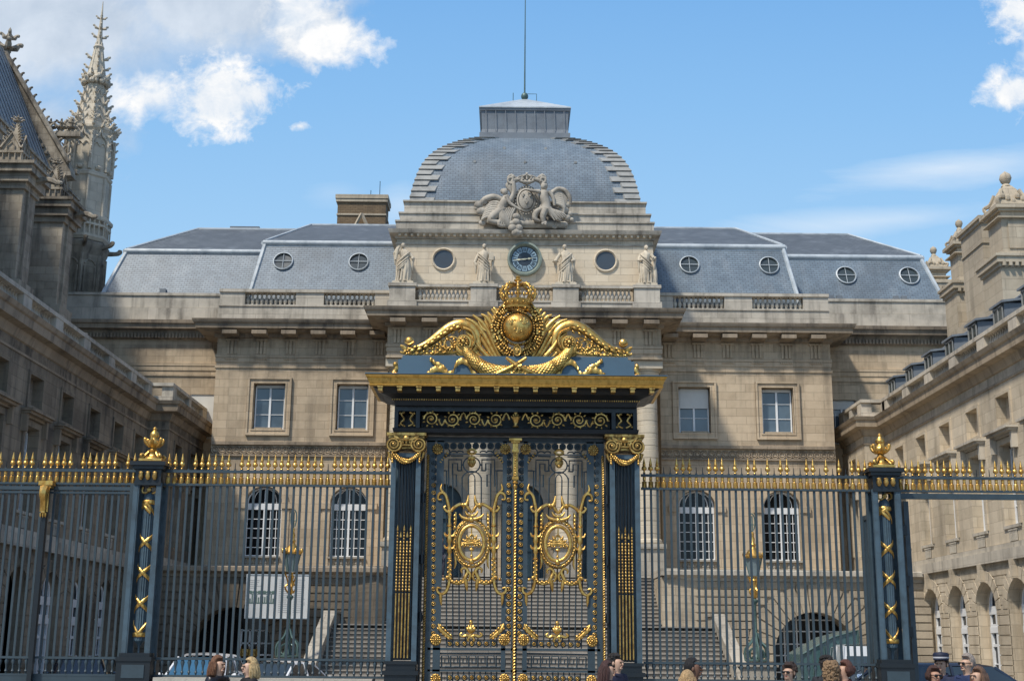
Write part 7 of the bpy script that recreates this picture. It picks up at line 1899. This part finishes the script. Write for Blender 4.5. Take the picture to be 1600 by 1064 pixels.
car('parked_car', 'dark car beyond the left side gate in the shaded courtyard', -13.0, 40, 20, paint='paint_dark', H=1.45)
# ================================================================== PEOPLE
SKIN = {}
def skin_mat(c):
    if c not in SKIN: SKIN[c] = plain('skin', c, 0.55, 0, 0.05, 20)
    return SKIN[c]
CL = {}
def cloth(c, rough=0.8):
    if (c,rough) not in CL: CL[(c,rough)] = plain('cloth', c, rough, 0, 0.12, 12, bump=0.2)
    return CL[(c,rough)]
HR = {}
def hair_mat(c):
    if c not in HR:
        t = NT('hair'); tc_ = t.n('ShaderNodeTexCoord'); n_ = t.noise(tc_.outputs['Object'], 1.0, 4, 0.7, sc=(120,120,14))
        t.l(t.mix(t.ramp(n_,0.35,0.65), tuple(v*.45 for v in c), tuple(min(v*1.35,1) for v in c)), t.b.inputs['Base Color'])
        t.b.inputs['Roughness'].default_value = .6; t.bump(n_, 0.9, 0.02); HR[c] = t.m
    return HR[c]
def skin_mb(vs, es, rs, root=0, sub=2):
    me = bpy.data.meshes.new('t'); me.from_pydata(vs, es, []); me.update()
    o = bpy.data.objects.new('t', me); COL.objects.link(o)
    md = o.modifiers.new('s','SKIN'); md.use_smooth_shade = True
    if not me.skin_vertices: me.attributes
    lay = me.skin_vertices[0].data
    for i, r in enumerate(rs): lay[i].radius = (r,r) if not isinstance(r,tuple) else r; lay[i].use_root = (i == root)
    o.modifiers.new('u','SUBSURF').levels = sub
    dg = bpy.context.evaluated_depsgraph_get(); dg.update(); ev = o.evaluated_get(dg); em = ev.to_mesh()
    m = MB(); m.v = [tuple(v.co) for v in em.vertices]; m.f = [tuple(p.vertices) for p in em.polygons]
    ev.to_mesh_clear(); bpy.data.objects.remove(o); bpy.data.meshes.remove(me)
    return m
def person(px, py, Y, face, label, skin=(0.52,0.33,0.23), hair=(0.05,0.03,0.02), style='short', top=(0.02,0.02,0.025), legs=(0.03,0.035,0.05), pose='walk', glasses=False, cap=None, hold=None, tough=0.8, group=None, hscale=None, bag=None, tilt=0):
    x, z = at(px, py, Y); s = (hscale or z/1.75)
    t = thing('person', label, 'person', (x,Y,0), group); t.rotation_euler = (0,0,R(face)); t.scale = (s,s,s)
    def lo(nm, mb, mt, par=None, sm=70):
        me = mesh_of(nm, mb, mt, sm); o = bpy.data.objects.new(nm, me); COL.objects.link(o); o.parent = par or t; return o
    hz = -.05
    # joints (front is -Y)
    pel=(0,0,.93); wai=(0,.0,1.08); che=(0,-.01,1.28); nb=(0,.0,1.43); nk=(0,.0,1.50); jaw=(0,-.03,1.565); sk=(0,-.005,1.63); tp=(0,.0,1.68)
    st = .16 if pose == 'walk' else .03
    if pose == 'hold':
        arm = {a: [(a*.17,.0,1.41),(a*.235,.02,1.14),(a*.12,-.24,1.10),(a*.06,-.31,1.14)] for a in (-1,1)}
    else:
        arm = {a: [(a*.17,.0,1.41),(a*.225,.03-a*st*.3,1.13),(a*.235,-.06-a*st*.5,.89),(a*.23,-.08-a*st*.6,.81)] for a in (-1,1)}
    leg = {a: [(a*.095,0,.88),(a*.10,-.03+a*st*.3,.49),(a*.10,a*st+.02,.09),(a*.11,a*st-.14,.035)] for a in (-1,1)}
    V=[pel,wai,che,nb,nk,jaw,sk,tp]; Rr=[.125,.115,.125,.085,.052,(.062,.072),(.077,.092),(.055,.066)]; E=[(0,1),(1,2),(2,3),(3,4),(4,5),(5,6),(6,7)]
    ra=[.060,.045,.030,.036]; rl=[.085,.058,.040,.035]
    for a in (-1,1):
        n=len(V); V+=arm[a]; Rr+=ra; E+=[(2,n),(n,n+1),(n+1,n+2),(n+2,n+3)]
        n=len(V); V+=leg[a]; Rr+=rl; E+=[(0,n),(n,n+1),(n+1,n+2),(n+2,n+3)]
    m = skin_mb(V,E,Rr)
    # face: nose, brow, lips, chin, ears ; hands: fingers and thumb
    m.ell((0,-.108,1.605),.013,.02,.022,8,6); m.ell((0,-.096,1.645),.05,.012,.010,8,4); m.ell((0,-.098,1.572),.024,.010,.008,8,4); m.ell((0,-.085,1.548),.03,.02,.018,8,5)
    for a in (-1,1):
        m.ell((a*.082,.0,1.615),.012,.02,.03,8,5)
        h = Vector(arm[a][3]); d = (h-Vector(arm[a][2])).normalized(); sd_ = Vector((a,0,0))-d*d.x*a; sd_ = sd_.normalized() if sd_.length > .1 else Vector((0,0,1))
        pn = d.cross(sd_).normalized()
        for k in range(4):
            b0 = h+pn*(k-1.5)*.018+d*.02; ln = (.07,.08,.075,.06)[k]
            m.tube([tuple(b0),tuple(b0+d*ln*.5),tuple(b0+d*ln*.85-sd_*.02)],[.010,.009,.007],6)
        b0 = h-pn*.03; m.tube([tuple(b0),tuple(b0-pn*.02+d*.03),tuple(b0-pn*.02+d*.055)],[.012,.011,.008],6)
    bo = lo('body', m, skin_mat(skin))
    m = MB()
    for a in (-1,1): m.ell((a*.032,-.094,1.628),.012,.008,.008,8,5)
    lo('eye', m, cloth((0.02,0.015,0.01)), bo)
    m = MB(); m.ell((0,-.106,1.571),.02,.006,.005,8,4); lo('lips', m, cloth((0.35,0.10,0.09)), bo)
    # clothes
    V=[(0,.0,.86),wai,che,(0,.0,1.42)]; Rr=[.150,.135,.148,.095]; E=[(0,1),(1,2),(2,3)]
    for a in (-1,1):
        n=len(V); P=arm[a]; V+=[P[0],P[1],tuple(Vector(P[1]).lerp(Vector(P[2]),.9))]; Rr+=[.082,.063,.048]; E+=[(2,n),(n,n+1),(n+1,n+2)]
    tm = skin_mb(V,E,Rr)
    tm.tube([(.075*math.cos(2*PI*k/12),.07*math.sin(2*PI*k/12),1.475-.02*math.sin(-2*PI*k/12)) for k in range(13)],.018,6)
    tp_ = lo('jacket' if top[0] < .1 else 'shirt', tm, cloth(top,tough))
    V=[(0,0,.93)]; Rr=[.148]; E=[]
    for a in (-1,1):
        n=len(V); P=leg[a]; V+=[P[0],P[1],P[2]]; Rr+=[.105,.078,.062]; E+=[(0,n),(n,n+1),(n+1,n+2)]
    lo('trousers', skin_mb(V,E,Rr), cloth(legs))
    for a in (-1,1):
        m = MB(); p = leg[a][2]; m.ell((p[0],p[1]-.07,.045),.05,.135,.045,10,6); m.ell((p[0],p[1],.075),.045,.05,.05,8,5); lo('shoe', m, cloth((0.03,0.025,0.02),.5))
    # hair
    rn = random.Random(int(px)); m = MB(); N=22
    rows=[]
    for i in range(12):
        tt = PI*.97*i/11+.02; row=[]
        for k in range(N):
            a = 2*PI*k/N; wv = 1+.05*math.sin(a*7+i*.7+px)+.035*math.sin(a*13+px*2)
            fr = max(0,-math.sin(a)); low = max(0,-math.cos(tt))
            zz_ = .125*math.cos(tt); rx=.093*math.sin(tt)*wv; ry=.106*math.sin(tt)*wv
            yv = ry*math.sin(a)
            if zz_ < .055 and yv < -.02: yv = max(yv,-.028)          # open the face
            row.append((rx*math.cos(a)*(1.0 if zz_ > -.02 or style!='short' else .9), .018+yv, 1.643+(zz_ if zz_ > -.04 or style != 'short' else -.04+(zz_+.04)*.4)))
        rows.append(row)
    m.grid(rows, True, True)
    if style == 'curly':
        for k in range(190):
            a = rn.uniform(-.15,PI+.15); zz_ = rn.uniform(1.44,1.76); r_ = .105*math.sqrt(max(.15,1-((zz_-1.64)/.14)**2)) if zz_ > 1.6 else .105-.1*(1.6-zz_)
            m.ell((r_*math.cos(a),.015+r_*1.05*math.sin(a),zz_), rn.uniform(.012,.024),rn.uniform(.012,.024),rn.uniform(.014,.03), 6, 4)
    if style in ('long','bob','tied'):
        ln = {'long':.32,'bob':.13,'curly':.22,'tied':.04}[style]
        for k in range(34):
            a = PI*(-.12+1.24*k/33); r0 = .088
            p0 = (r0*math.cos(a)*1.02,.015+r0*1.15*math.sin(a),1.66)
            w = .02*math.sin(k*2.1)
            pts=[p0,(p0[0]*1.17+w*.3,p0[1]*1.12,1.59),(p0[0]*1.12+w*.6,p0[1]*1.15+.01,1.59-ln*.55),(p0[0]*(1.0 if style!='bob' else .9)+w,p0[1]*1.05+.015,1.59-ln*(.85+.25*rn.random()))]
            if style == 'tied' : pts = [p0,(p0[0]*1.05,p0[1]*1.05,1.60),(p0[0]*.6,.10,1.58)]
            if style == 'curly': pts = smoothpts(pts,3); q1,q2 = rn.uniform(0,6),rn.uniform(1.2,2.4); pts=[(p[0]+.02*math.sin(i*q2+q1),p[1]+.02*math.cos(i*q2+q1),p[2]+.01*math.sin(i+q1)) for i,p in enumerate(pts)]
            else: pts = smoothpts(pts,3)
            m.tube(pts,[.022]*(len(pts)-1)+[.008],5)
    if style == 'tied': m.ell((0,.13,1.63),.045,.045,.05,10,7)
    if style in ('curly','messy'):
        for k in range(46):
            a = rn.uniform(0,2*PI); e = rn.uniform(-.1,1.2)
            p = (.097*math.cos(a)*math.cos(e),.02+.11*abs(math.sin(a))*(1 if math.sin(a)>0 or e>.75 else -.2)*math.cos(e),1.65+.115*math.sin(e)); m.ell(p,.026,.026,.022,6,4)
    if style != 'bald': lo('hair', m, hair_mat(hair), bo, 60)
    if glasses:
        m = MB()
        for a in (-1,1): m.ell((a*.033,-.105,1.626),.028,.009,.019,10,6); m.tube([(a*.06,-.1,1.632),(a*.088,0,1.63)],.005,4)
        m.tube([(-.03,-.112,1.632),(.03,-.112,1.632)],.005,4); lo('sunglasses', m, cloth((0.01,0.01,0.01),.15), bo)
    if cap:
        m = MB(); m.lathe((0,.0,0),[(.10,1.675),(.103,1.72),(.108,1.75),(.09,1.775),(.001,1.785)],16,1.12); m.ell((0,-.12,1.685),.07,.07,.012,12,5); cp = lo('cap', m, cloth(cap,.7), bo)
        m = MB(); m.lathe((0,0,0),[(.104,1.70),(.106,1.71),(.104,1.72)],16,1.12); lo('cap_band', m, cloth((0.5,0.5,0.52)), cp)
    if hold:
        m = MB(); c_ = (0,-.36,1.17)
        for i,cc in enumerate(hold):
            q = MB(); q.v=[]; q.add([(-.13+.09*i,-.40,1.14),(-.04+.09*i,-.41,1.14),(-.04+.09*i,-.33,1.27),(-.13+.09*i,-.32,1.27)],[(0,1,2,3)])
            o = lo('leaflet_page', q, cloth(cc,.5), tp_, None)
    if tilt: pass
    return t
LG=(0.035,0.04,0.06)
person(342,1024,18.3,62,'woman with short red brown hair and a black leather jacket holding a map',hair=(0.19,0.085,0.04),style='bob',top=(0.012,0.012,0.014),pose='hold',tough=.35,hold=None)
person(391,1027,18.3,-58,'woman with blonde bob and black jacket holding a red and blue leaflet',skin=(0.58,0.38,0.28),hair=(0.62,0.44,0.21),style='bob',top=(0.012,0.012,0.014),pose='hold',hold=[(0.45,0.05,0.05),(0.08,0.12,0.35)])
person(963,1021,19.4,50,'man with dark hair in a navy jacket behind the auburn haired woman at the gate',hair=(0.025,0.02,0.018),style='messy',top=(0.02,0.022,0.05),pose='stand')
person(950,1032,18.6,75,'woman with long dark auburn hair and plum top reading a paper at the gate',hair=(0.07,0.03,0.025),style='long',top=(0.06,0.012,0.03),pose='hold',hold=[(0.7,0.7,0.68)])
person(1083,1028,17.2,78,'man with cropped black hair in a black shirt walking to the right',skin=(0.17,0.085,0.05),hair=(0.012,0.01,0.01),top=(0.015,0.018,0.03))
person(1075,1047,16.6,140,'fair haired girl standing below the man with cropped black hair',hair=(0.50,0.33,0.16),style='long',top=(0.3,0.2,0.22),pose='stand')
person(1232,1035,17.6,-35,'young man with dark hair and sunglasses in a black shirt',hair=(0.045,0.025,0.018),style='messy',top=(0.012,0.012,0.013),glasses=True,pose='stand')
person(1291,1025,19.0,165,'man with dark hair and dark jacket seen from behind in the group',hair=(0.02,0.015,0.013),style='messy',top=(0.012,0.014,0.02),pose='stand')
person(1298,1033,17.6,170,'woman with curly light brown hair and a white shirt seen from behind',hair=(0.30,0.19,0.10),style='curly',top=(0.72,0.72,0.74),pose='stand')
person(1319,1031,17.6,-70,'woman with tied chestnut hair and dark wine top facing left',skin=(0.50,0.30,0.21),hair=(0.12,0.045,0.03),style='tied',top=(0.05,0.012,0.015),pose='stand')
person(1349,1029,31.0,-40,'boy in a light blue shirt and dark cap behind the railing',top=(0.28,0.40,0.60),cap=(0.02,0.03,0.06),pose='stand',hscale=.87)
person(1361,1036,31.0,30,'small child in a grey top behind the railing',hair=(0.10,0.05,0.03),top=(0.25,0.22,0.25),pose='stand',hscale=.80)
person(1459,1040,17.0,10,'woman with tied dark hair and sunglasses facing the photographer',skin=(0.42,0.24,0.16),hair=(0.07,0.03,0.02),style='tied',top=(0.20,0.21,0.19),glasses=True,pose='stand')
person(1470,1022,18.6,-35,'police officer in navy uniform wearing a peaked cap',cap=(0.008,0.012,0.035),top=(0.015,0.022,0.06),pose='stand')
person(1510,1021,18.3,-62,'police officer with grey hair and sunglasses in navy uniform',hair=(0.33,0.28,0.24),top=(0.02,0.035,0.10),glasses=True,pose='stand')
person(1527,1041,17.0,-60,'woman with long wavy brown hair at the right edge',hair=(0.16,0.09,0.055),style='long',top=(0.10,0.07,0.06),pose='stand')
def stander():
    x = XC-4.55
    t = person(688,900,55.3,20,'person in dark clothes standing at the top of the stairs, seen through the gate',top=(0.02,0.03,0.06),legs=(0.05,0.05,0.07),hscale=1.0,pose='stand')
    t.location = (at(688,905,55.3)[0],55.6,4.63)
stander()
# ================================================================== SKY, SUN, CAMERA
EL, AZ = 55, -138          # sun high on the left, a little in front of the facade (azimuth from +Y towards +X)
sv = Vector((math.cos(R(EL))*math.sin(R(AZ)), math.cos(R(EL))*math.cos(R(AZ)), math.sin(R(EL))))
sl = bpy.data.lights.new('sun', 'SUN'); sl.energy = 3.9; sl.angle = R(5.0); sl.color = (1.0,0.93,0.82)
so = bpy.data.objects.new('sun', sl); COL.objects.link(so); so.rotation_euler = sv.to_track_quat('Z','Y').to_euler(); so.location = (-30,0,60)
w = bpy.data.worlds.new('World'); scene.world = w; w.use_nodes = True
nt = w.node_tree; bg = nt.nodes['Background']; N_ = nt.nodes.new; Lk = nt.links.new
sky = N_('ShaderNodeTexSky'); sky.sky_type = 'NISHITA'; sky.sun_disc = False; sky.sun_elevation = R(EL); sky.sun_rotation = R(AZ)
sky.altitude = 0; sky.air_density = 1.0; sky.dust_density = 0.6; sky.ozone_density = 1.6
tc = N_('ShaderNodeTexCoord'); sp3 = N_('ShaderNodeSeparateXYZ'); Lk(tc.outputs['Generated'], sp3.inputs[0])
def mt(op, a, b=0.0, c=0.0, cl=False):
    n = N_('ShaderNodeMath'); n.operation = op; n.use_clamp = cl
    for i, v in enumerate((a,b,c)):
        if isinstance(v,(int,float)): n.inputs[i].default_value = v
        else: Lk(v, n.inputs[i])
    return n.outputs[0]
ay = mt('MAXIMUM', mt('ABSOLUTE', sp3.outputs[1]), 0.05)
U = mt('DIVIDE', sp3.outputs[0], ay); V_ = mt('DIVIDE', sp3.outputs[2], ay)
cb = N_('ShaderNodeCombineXYZ'); Lk(U, cb.inputs[0]); Lk(V_, cb.inputs[1]); Lk(mt('MULTIPLY', mt('SIGN', sp3.outputs[1]), 3.0), cb.inputs[2])
def wn(scale, det, rough, dist=0.0, off=None, sc=None):
    v = cb.outputs[0]
    if sc:
        mp = N_('ShaderNodeMapping'); mp.inputs['Scale'].default_value = sc; Lk(v, mp.inputs[0]); v = mp.outputs[0]
    n = N_('ShaderNodeTexNoise'); n.inputs['Scale'].default_value = scale; n.inputs['Detail'].default_value = det; n.inputs['Roughness'].default_value = rough; n.inputs['Distortion'].default_value = dist
    Lk(v, n.inputs['Vector']); return n.outputs[0]
def skyuv(px, py):
    a, b = px-800, 532-py
    u = a*math.cos(RO)-b*math.sin(RO); v = a*math.sin(RO)+b*math.cos(RO)
    y = CT*F-v*ST; z = F*ST+v*CT
    return u/y, z/y
n1 = wn(13.0, 9, 0.6, 0.2); n2 = wn(42.0, 6, 0.65, 0.3)
nn = mt('ADD', mt('MULTIPLY', mt('SUBTRACT', n1, 0.5), 4.2), mt('MULTIPLY', mt('SUBTRACT', n2, 0.5), 2.6))
def blob(px, py, rx, ry, soft=1.0, wisp=1.0):
    u, v = skyuv(px, py)
    dx = mt('DIVIDE', mt('SUBTRACT', U, u), rx/F); dy = mt('DIVIDE', mt('SUBTRACT', V_, v), ry/F)
    d = mt('SQRT', mt('ADD', mt('MULTIPLY', dx, dx), mt('MULTIPLY', dy, dy)))
    f = mt('ADD', mt('SUBTRACT', 1.0, d), mt('MULTIPLY', nn, 0.55*wisp))
    return mt('MULTIPLY', mt('MULTIPLY', f, 1.0/(0.5*soft), 0, True), mt('GREATER_THAN', sp3.outputs[1], 0.0))
def mx(a, b): return mt('MAXIMUM', a, b)
grey = mx(mx(blob(40,30,460,190,1.3,.25), blob(340,10,270,130,1.3,.35)), mx(blob(60,200,190,110,2.2,.5), blob(480,45,110,85,1.3,.7)))
white = mx(mx(blob(350,152,132,74,.9,.9), blob(238,155,86,56,1.5,.8)), mx(blob(470,198,24,12,1.6,1.6), blob(515,65,85,60,1.5,1.1)))
right = mx(mx(blob(1600,20,82,60,1.1,1.1), blob(1592,145,72,52,1.2,1.1)), mx(blob(1660,90,80,110,1.2,.7), blob(465,20,70,70,1.1,.7)))
ws = wn(5.0, 6, 0.6, 0.4, None, (1.0,4.5,1.0))
def wispb(px, py, rx, ry, ang, k):
    u, v = skyuv(px, py); c_, s_ = math.cos(R(ang)), math.sin(R(ang))
    a = mt('SUBTRACT', U, u); b = mt('SUBTRACT', V_, v)
    p = mt('DIVIDE', mt('ADD', mt('MULTIPLY', a, c_), mt('MULTIPLY', b, s_)), rx/F); q = mt('DIVIDE', mt('SUBTRACT', mt('MULTIPLY', b, c_), mt('MULTIPLY', a, s_)), ry/F)
    d = mt('SQRT', mt('ADD', mt('MULTIPLY', p, p), mt('MULTIPLY', q, q)))
    return mt('MULTIPLY', mt('MULTIPLY', mt('ADD', mt('SUBTRACT', 1.0, d), mt('MULTIPLY', mt('SUBTRACT', ws, 0.5), 2.2)), k, 0, True), mt('GREATER_THAN', sp3.outputs[1], 0.0))
wis = mx(mx(wispb(1480,262,260,34,8,.75), wispb(1370,345,260,26,5,.6)), mx(wispb(625,320,70,50,20,.5), wispb(520,300,60,30,0,.25)))
behind = mt('MULTIPLY', mt('MULTIPLY', mt('SUBTRACT', n1, 0.52), 5.0, 0, True), mt('LESS_THAN', sp3.outputs[1], 0.0))
def mixc(f, a, b):
    n = N_('ShaderNodeMix'); n.data_type = 'RGBA'
    Lk(f, n.inputs[0])
    for v, i in ((a,6),(b,7)):
        if isinstance(v, tuple): n.inputs[i].default_value = (*v,1)
        else: Lk(v, n.inputs[i])
    return n.outputs[2]
SKY_STR = 0.15
k = 1/SKY_STR
col = sky.outputs[0]
hs = N_('ShaderNodeHueSaturation'); hs.inputs['Saturation'].default_value = 1.0; hs.inputs['Value'].default_value = 1.0; Lk(col, hs.inputs['Color']); col = hs.outputs[0]
# pale near the roofs, deep blue higher up
gr = N_('ShaderNodeValToRGB'); Lk(mt('MULTIPLY', V_, 1.25, 0, True), gr.inputs[0]); el_ = gr.color_ramp.elements
el_[0].position = 0.0; el_[0].color = (0.50,0.75,0.98,1); el_[1].position = 1.0; el_[1].color = (0.11,0.27,0.62,1)
for p_, c_ in ((0.33,(0.42,0.70,0.98)),(0.55,(0.275,0.565,0.94)),(0.70,(0.20,0.475,0.89))): q_ = el_.new(p_); q_.color = (*c_,1)
gm = N_('ShaderNodeMix'); gm.data_type = 'RGBA'; gm.blend_type = 'MULTIPLY'; gm.inputs[0].default_value = 1.0; Lk(gr.outputs[0], gm.inputs[6]); gm.inputs[7].default_value = (k,k,k,1)
low = mt('MULTIPLY', mt('SUBTRACT', 0.72, sp3.outputs[2]), 4.0, 0, True)
col = mixc(mt('MULTIPLY', low, 0.85), col, gm.outputs[2])
col = mixc(mt('MULTIPLY', wis, 0.7), col, (0.84*k,0.92*k,1.0*k))
gsh = mixc(mt('MULTIPLY', mt('SUBTRACT', n1, 0.35), 3.0, 0, True), (0.50*k,0.59*k,0.71*k), (0.74*k,0.81*k,0.90*k))
col = mixc(mt('MULTIPLY', grey, 0.93), col, gsh)
wsh = mixc(mt('MULTIPLY', mt('SUBTRACT', mt('ADD', mt('MULTIPLY', n1, 0.6), mt('MULTIPLY', n2, 0.4)), 0.42), 7.0, 0, True), (0.74*k,0.82*k,0.92*k), (1.0*k,1.0*k,1.0*k))
col = mixc(mx(white, right), col, wsh)
col = mixc(behind, col, (0.85*k,0.9*k,0.95*k))
Lk(col, bg.inputs['Color']); bg.inputs['Strength'].default_value = SKY_STR
cam = bpy.data.cameras.new('camera'); cam.sensor_width = 36; cam.lens = 36*F/1600; cam.clip_start = 0.5; cam.clip_end = 3000
co = bpy.data.objects.new('camera', cam); COL.objects.link(co); co.location = (0,0,HZ)
fw = Vector((0,CT,ST)); up = Vector((0,-ST,CT)); rt_ = Vector((1,0,0))
# the photograph leans half a degree clockwise
rr_ = rt_*math.cos(RO)+up*math.sin(RO); uu_ = up*math.cos(RO)-rt_*math.sin(RO)
co.matrix_world = Matrix(((rr_.x,uu_.x,-fw.x,0),(rr_.y,uu_.y,-fw.y,0),(rr_.z,uu_.z,-fw.z,HZ),(0,0,0,1)))
scene.camera = co
scene.view_settings.view_transform = 'Standard'; scene.view_settings.look = 'None'; scene.view_settings.exposure = 0; scene.view_settings.gamma = 1
scene.render.resolution_x = 1024; scene.render.resolution_y = 680
scene.cycles.max_bounces = 6; scene.cycles.diffuse_bounces = 3; scene.cycles.glossy_bounces = 3
scene.render.film_transparent = False
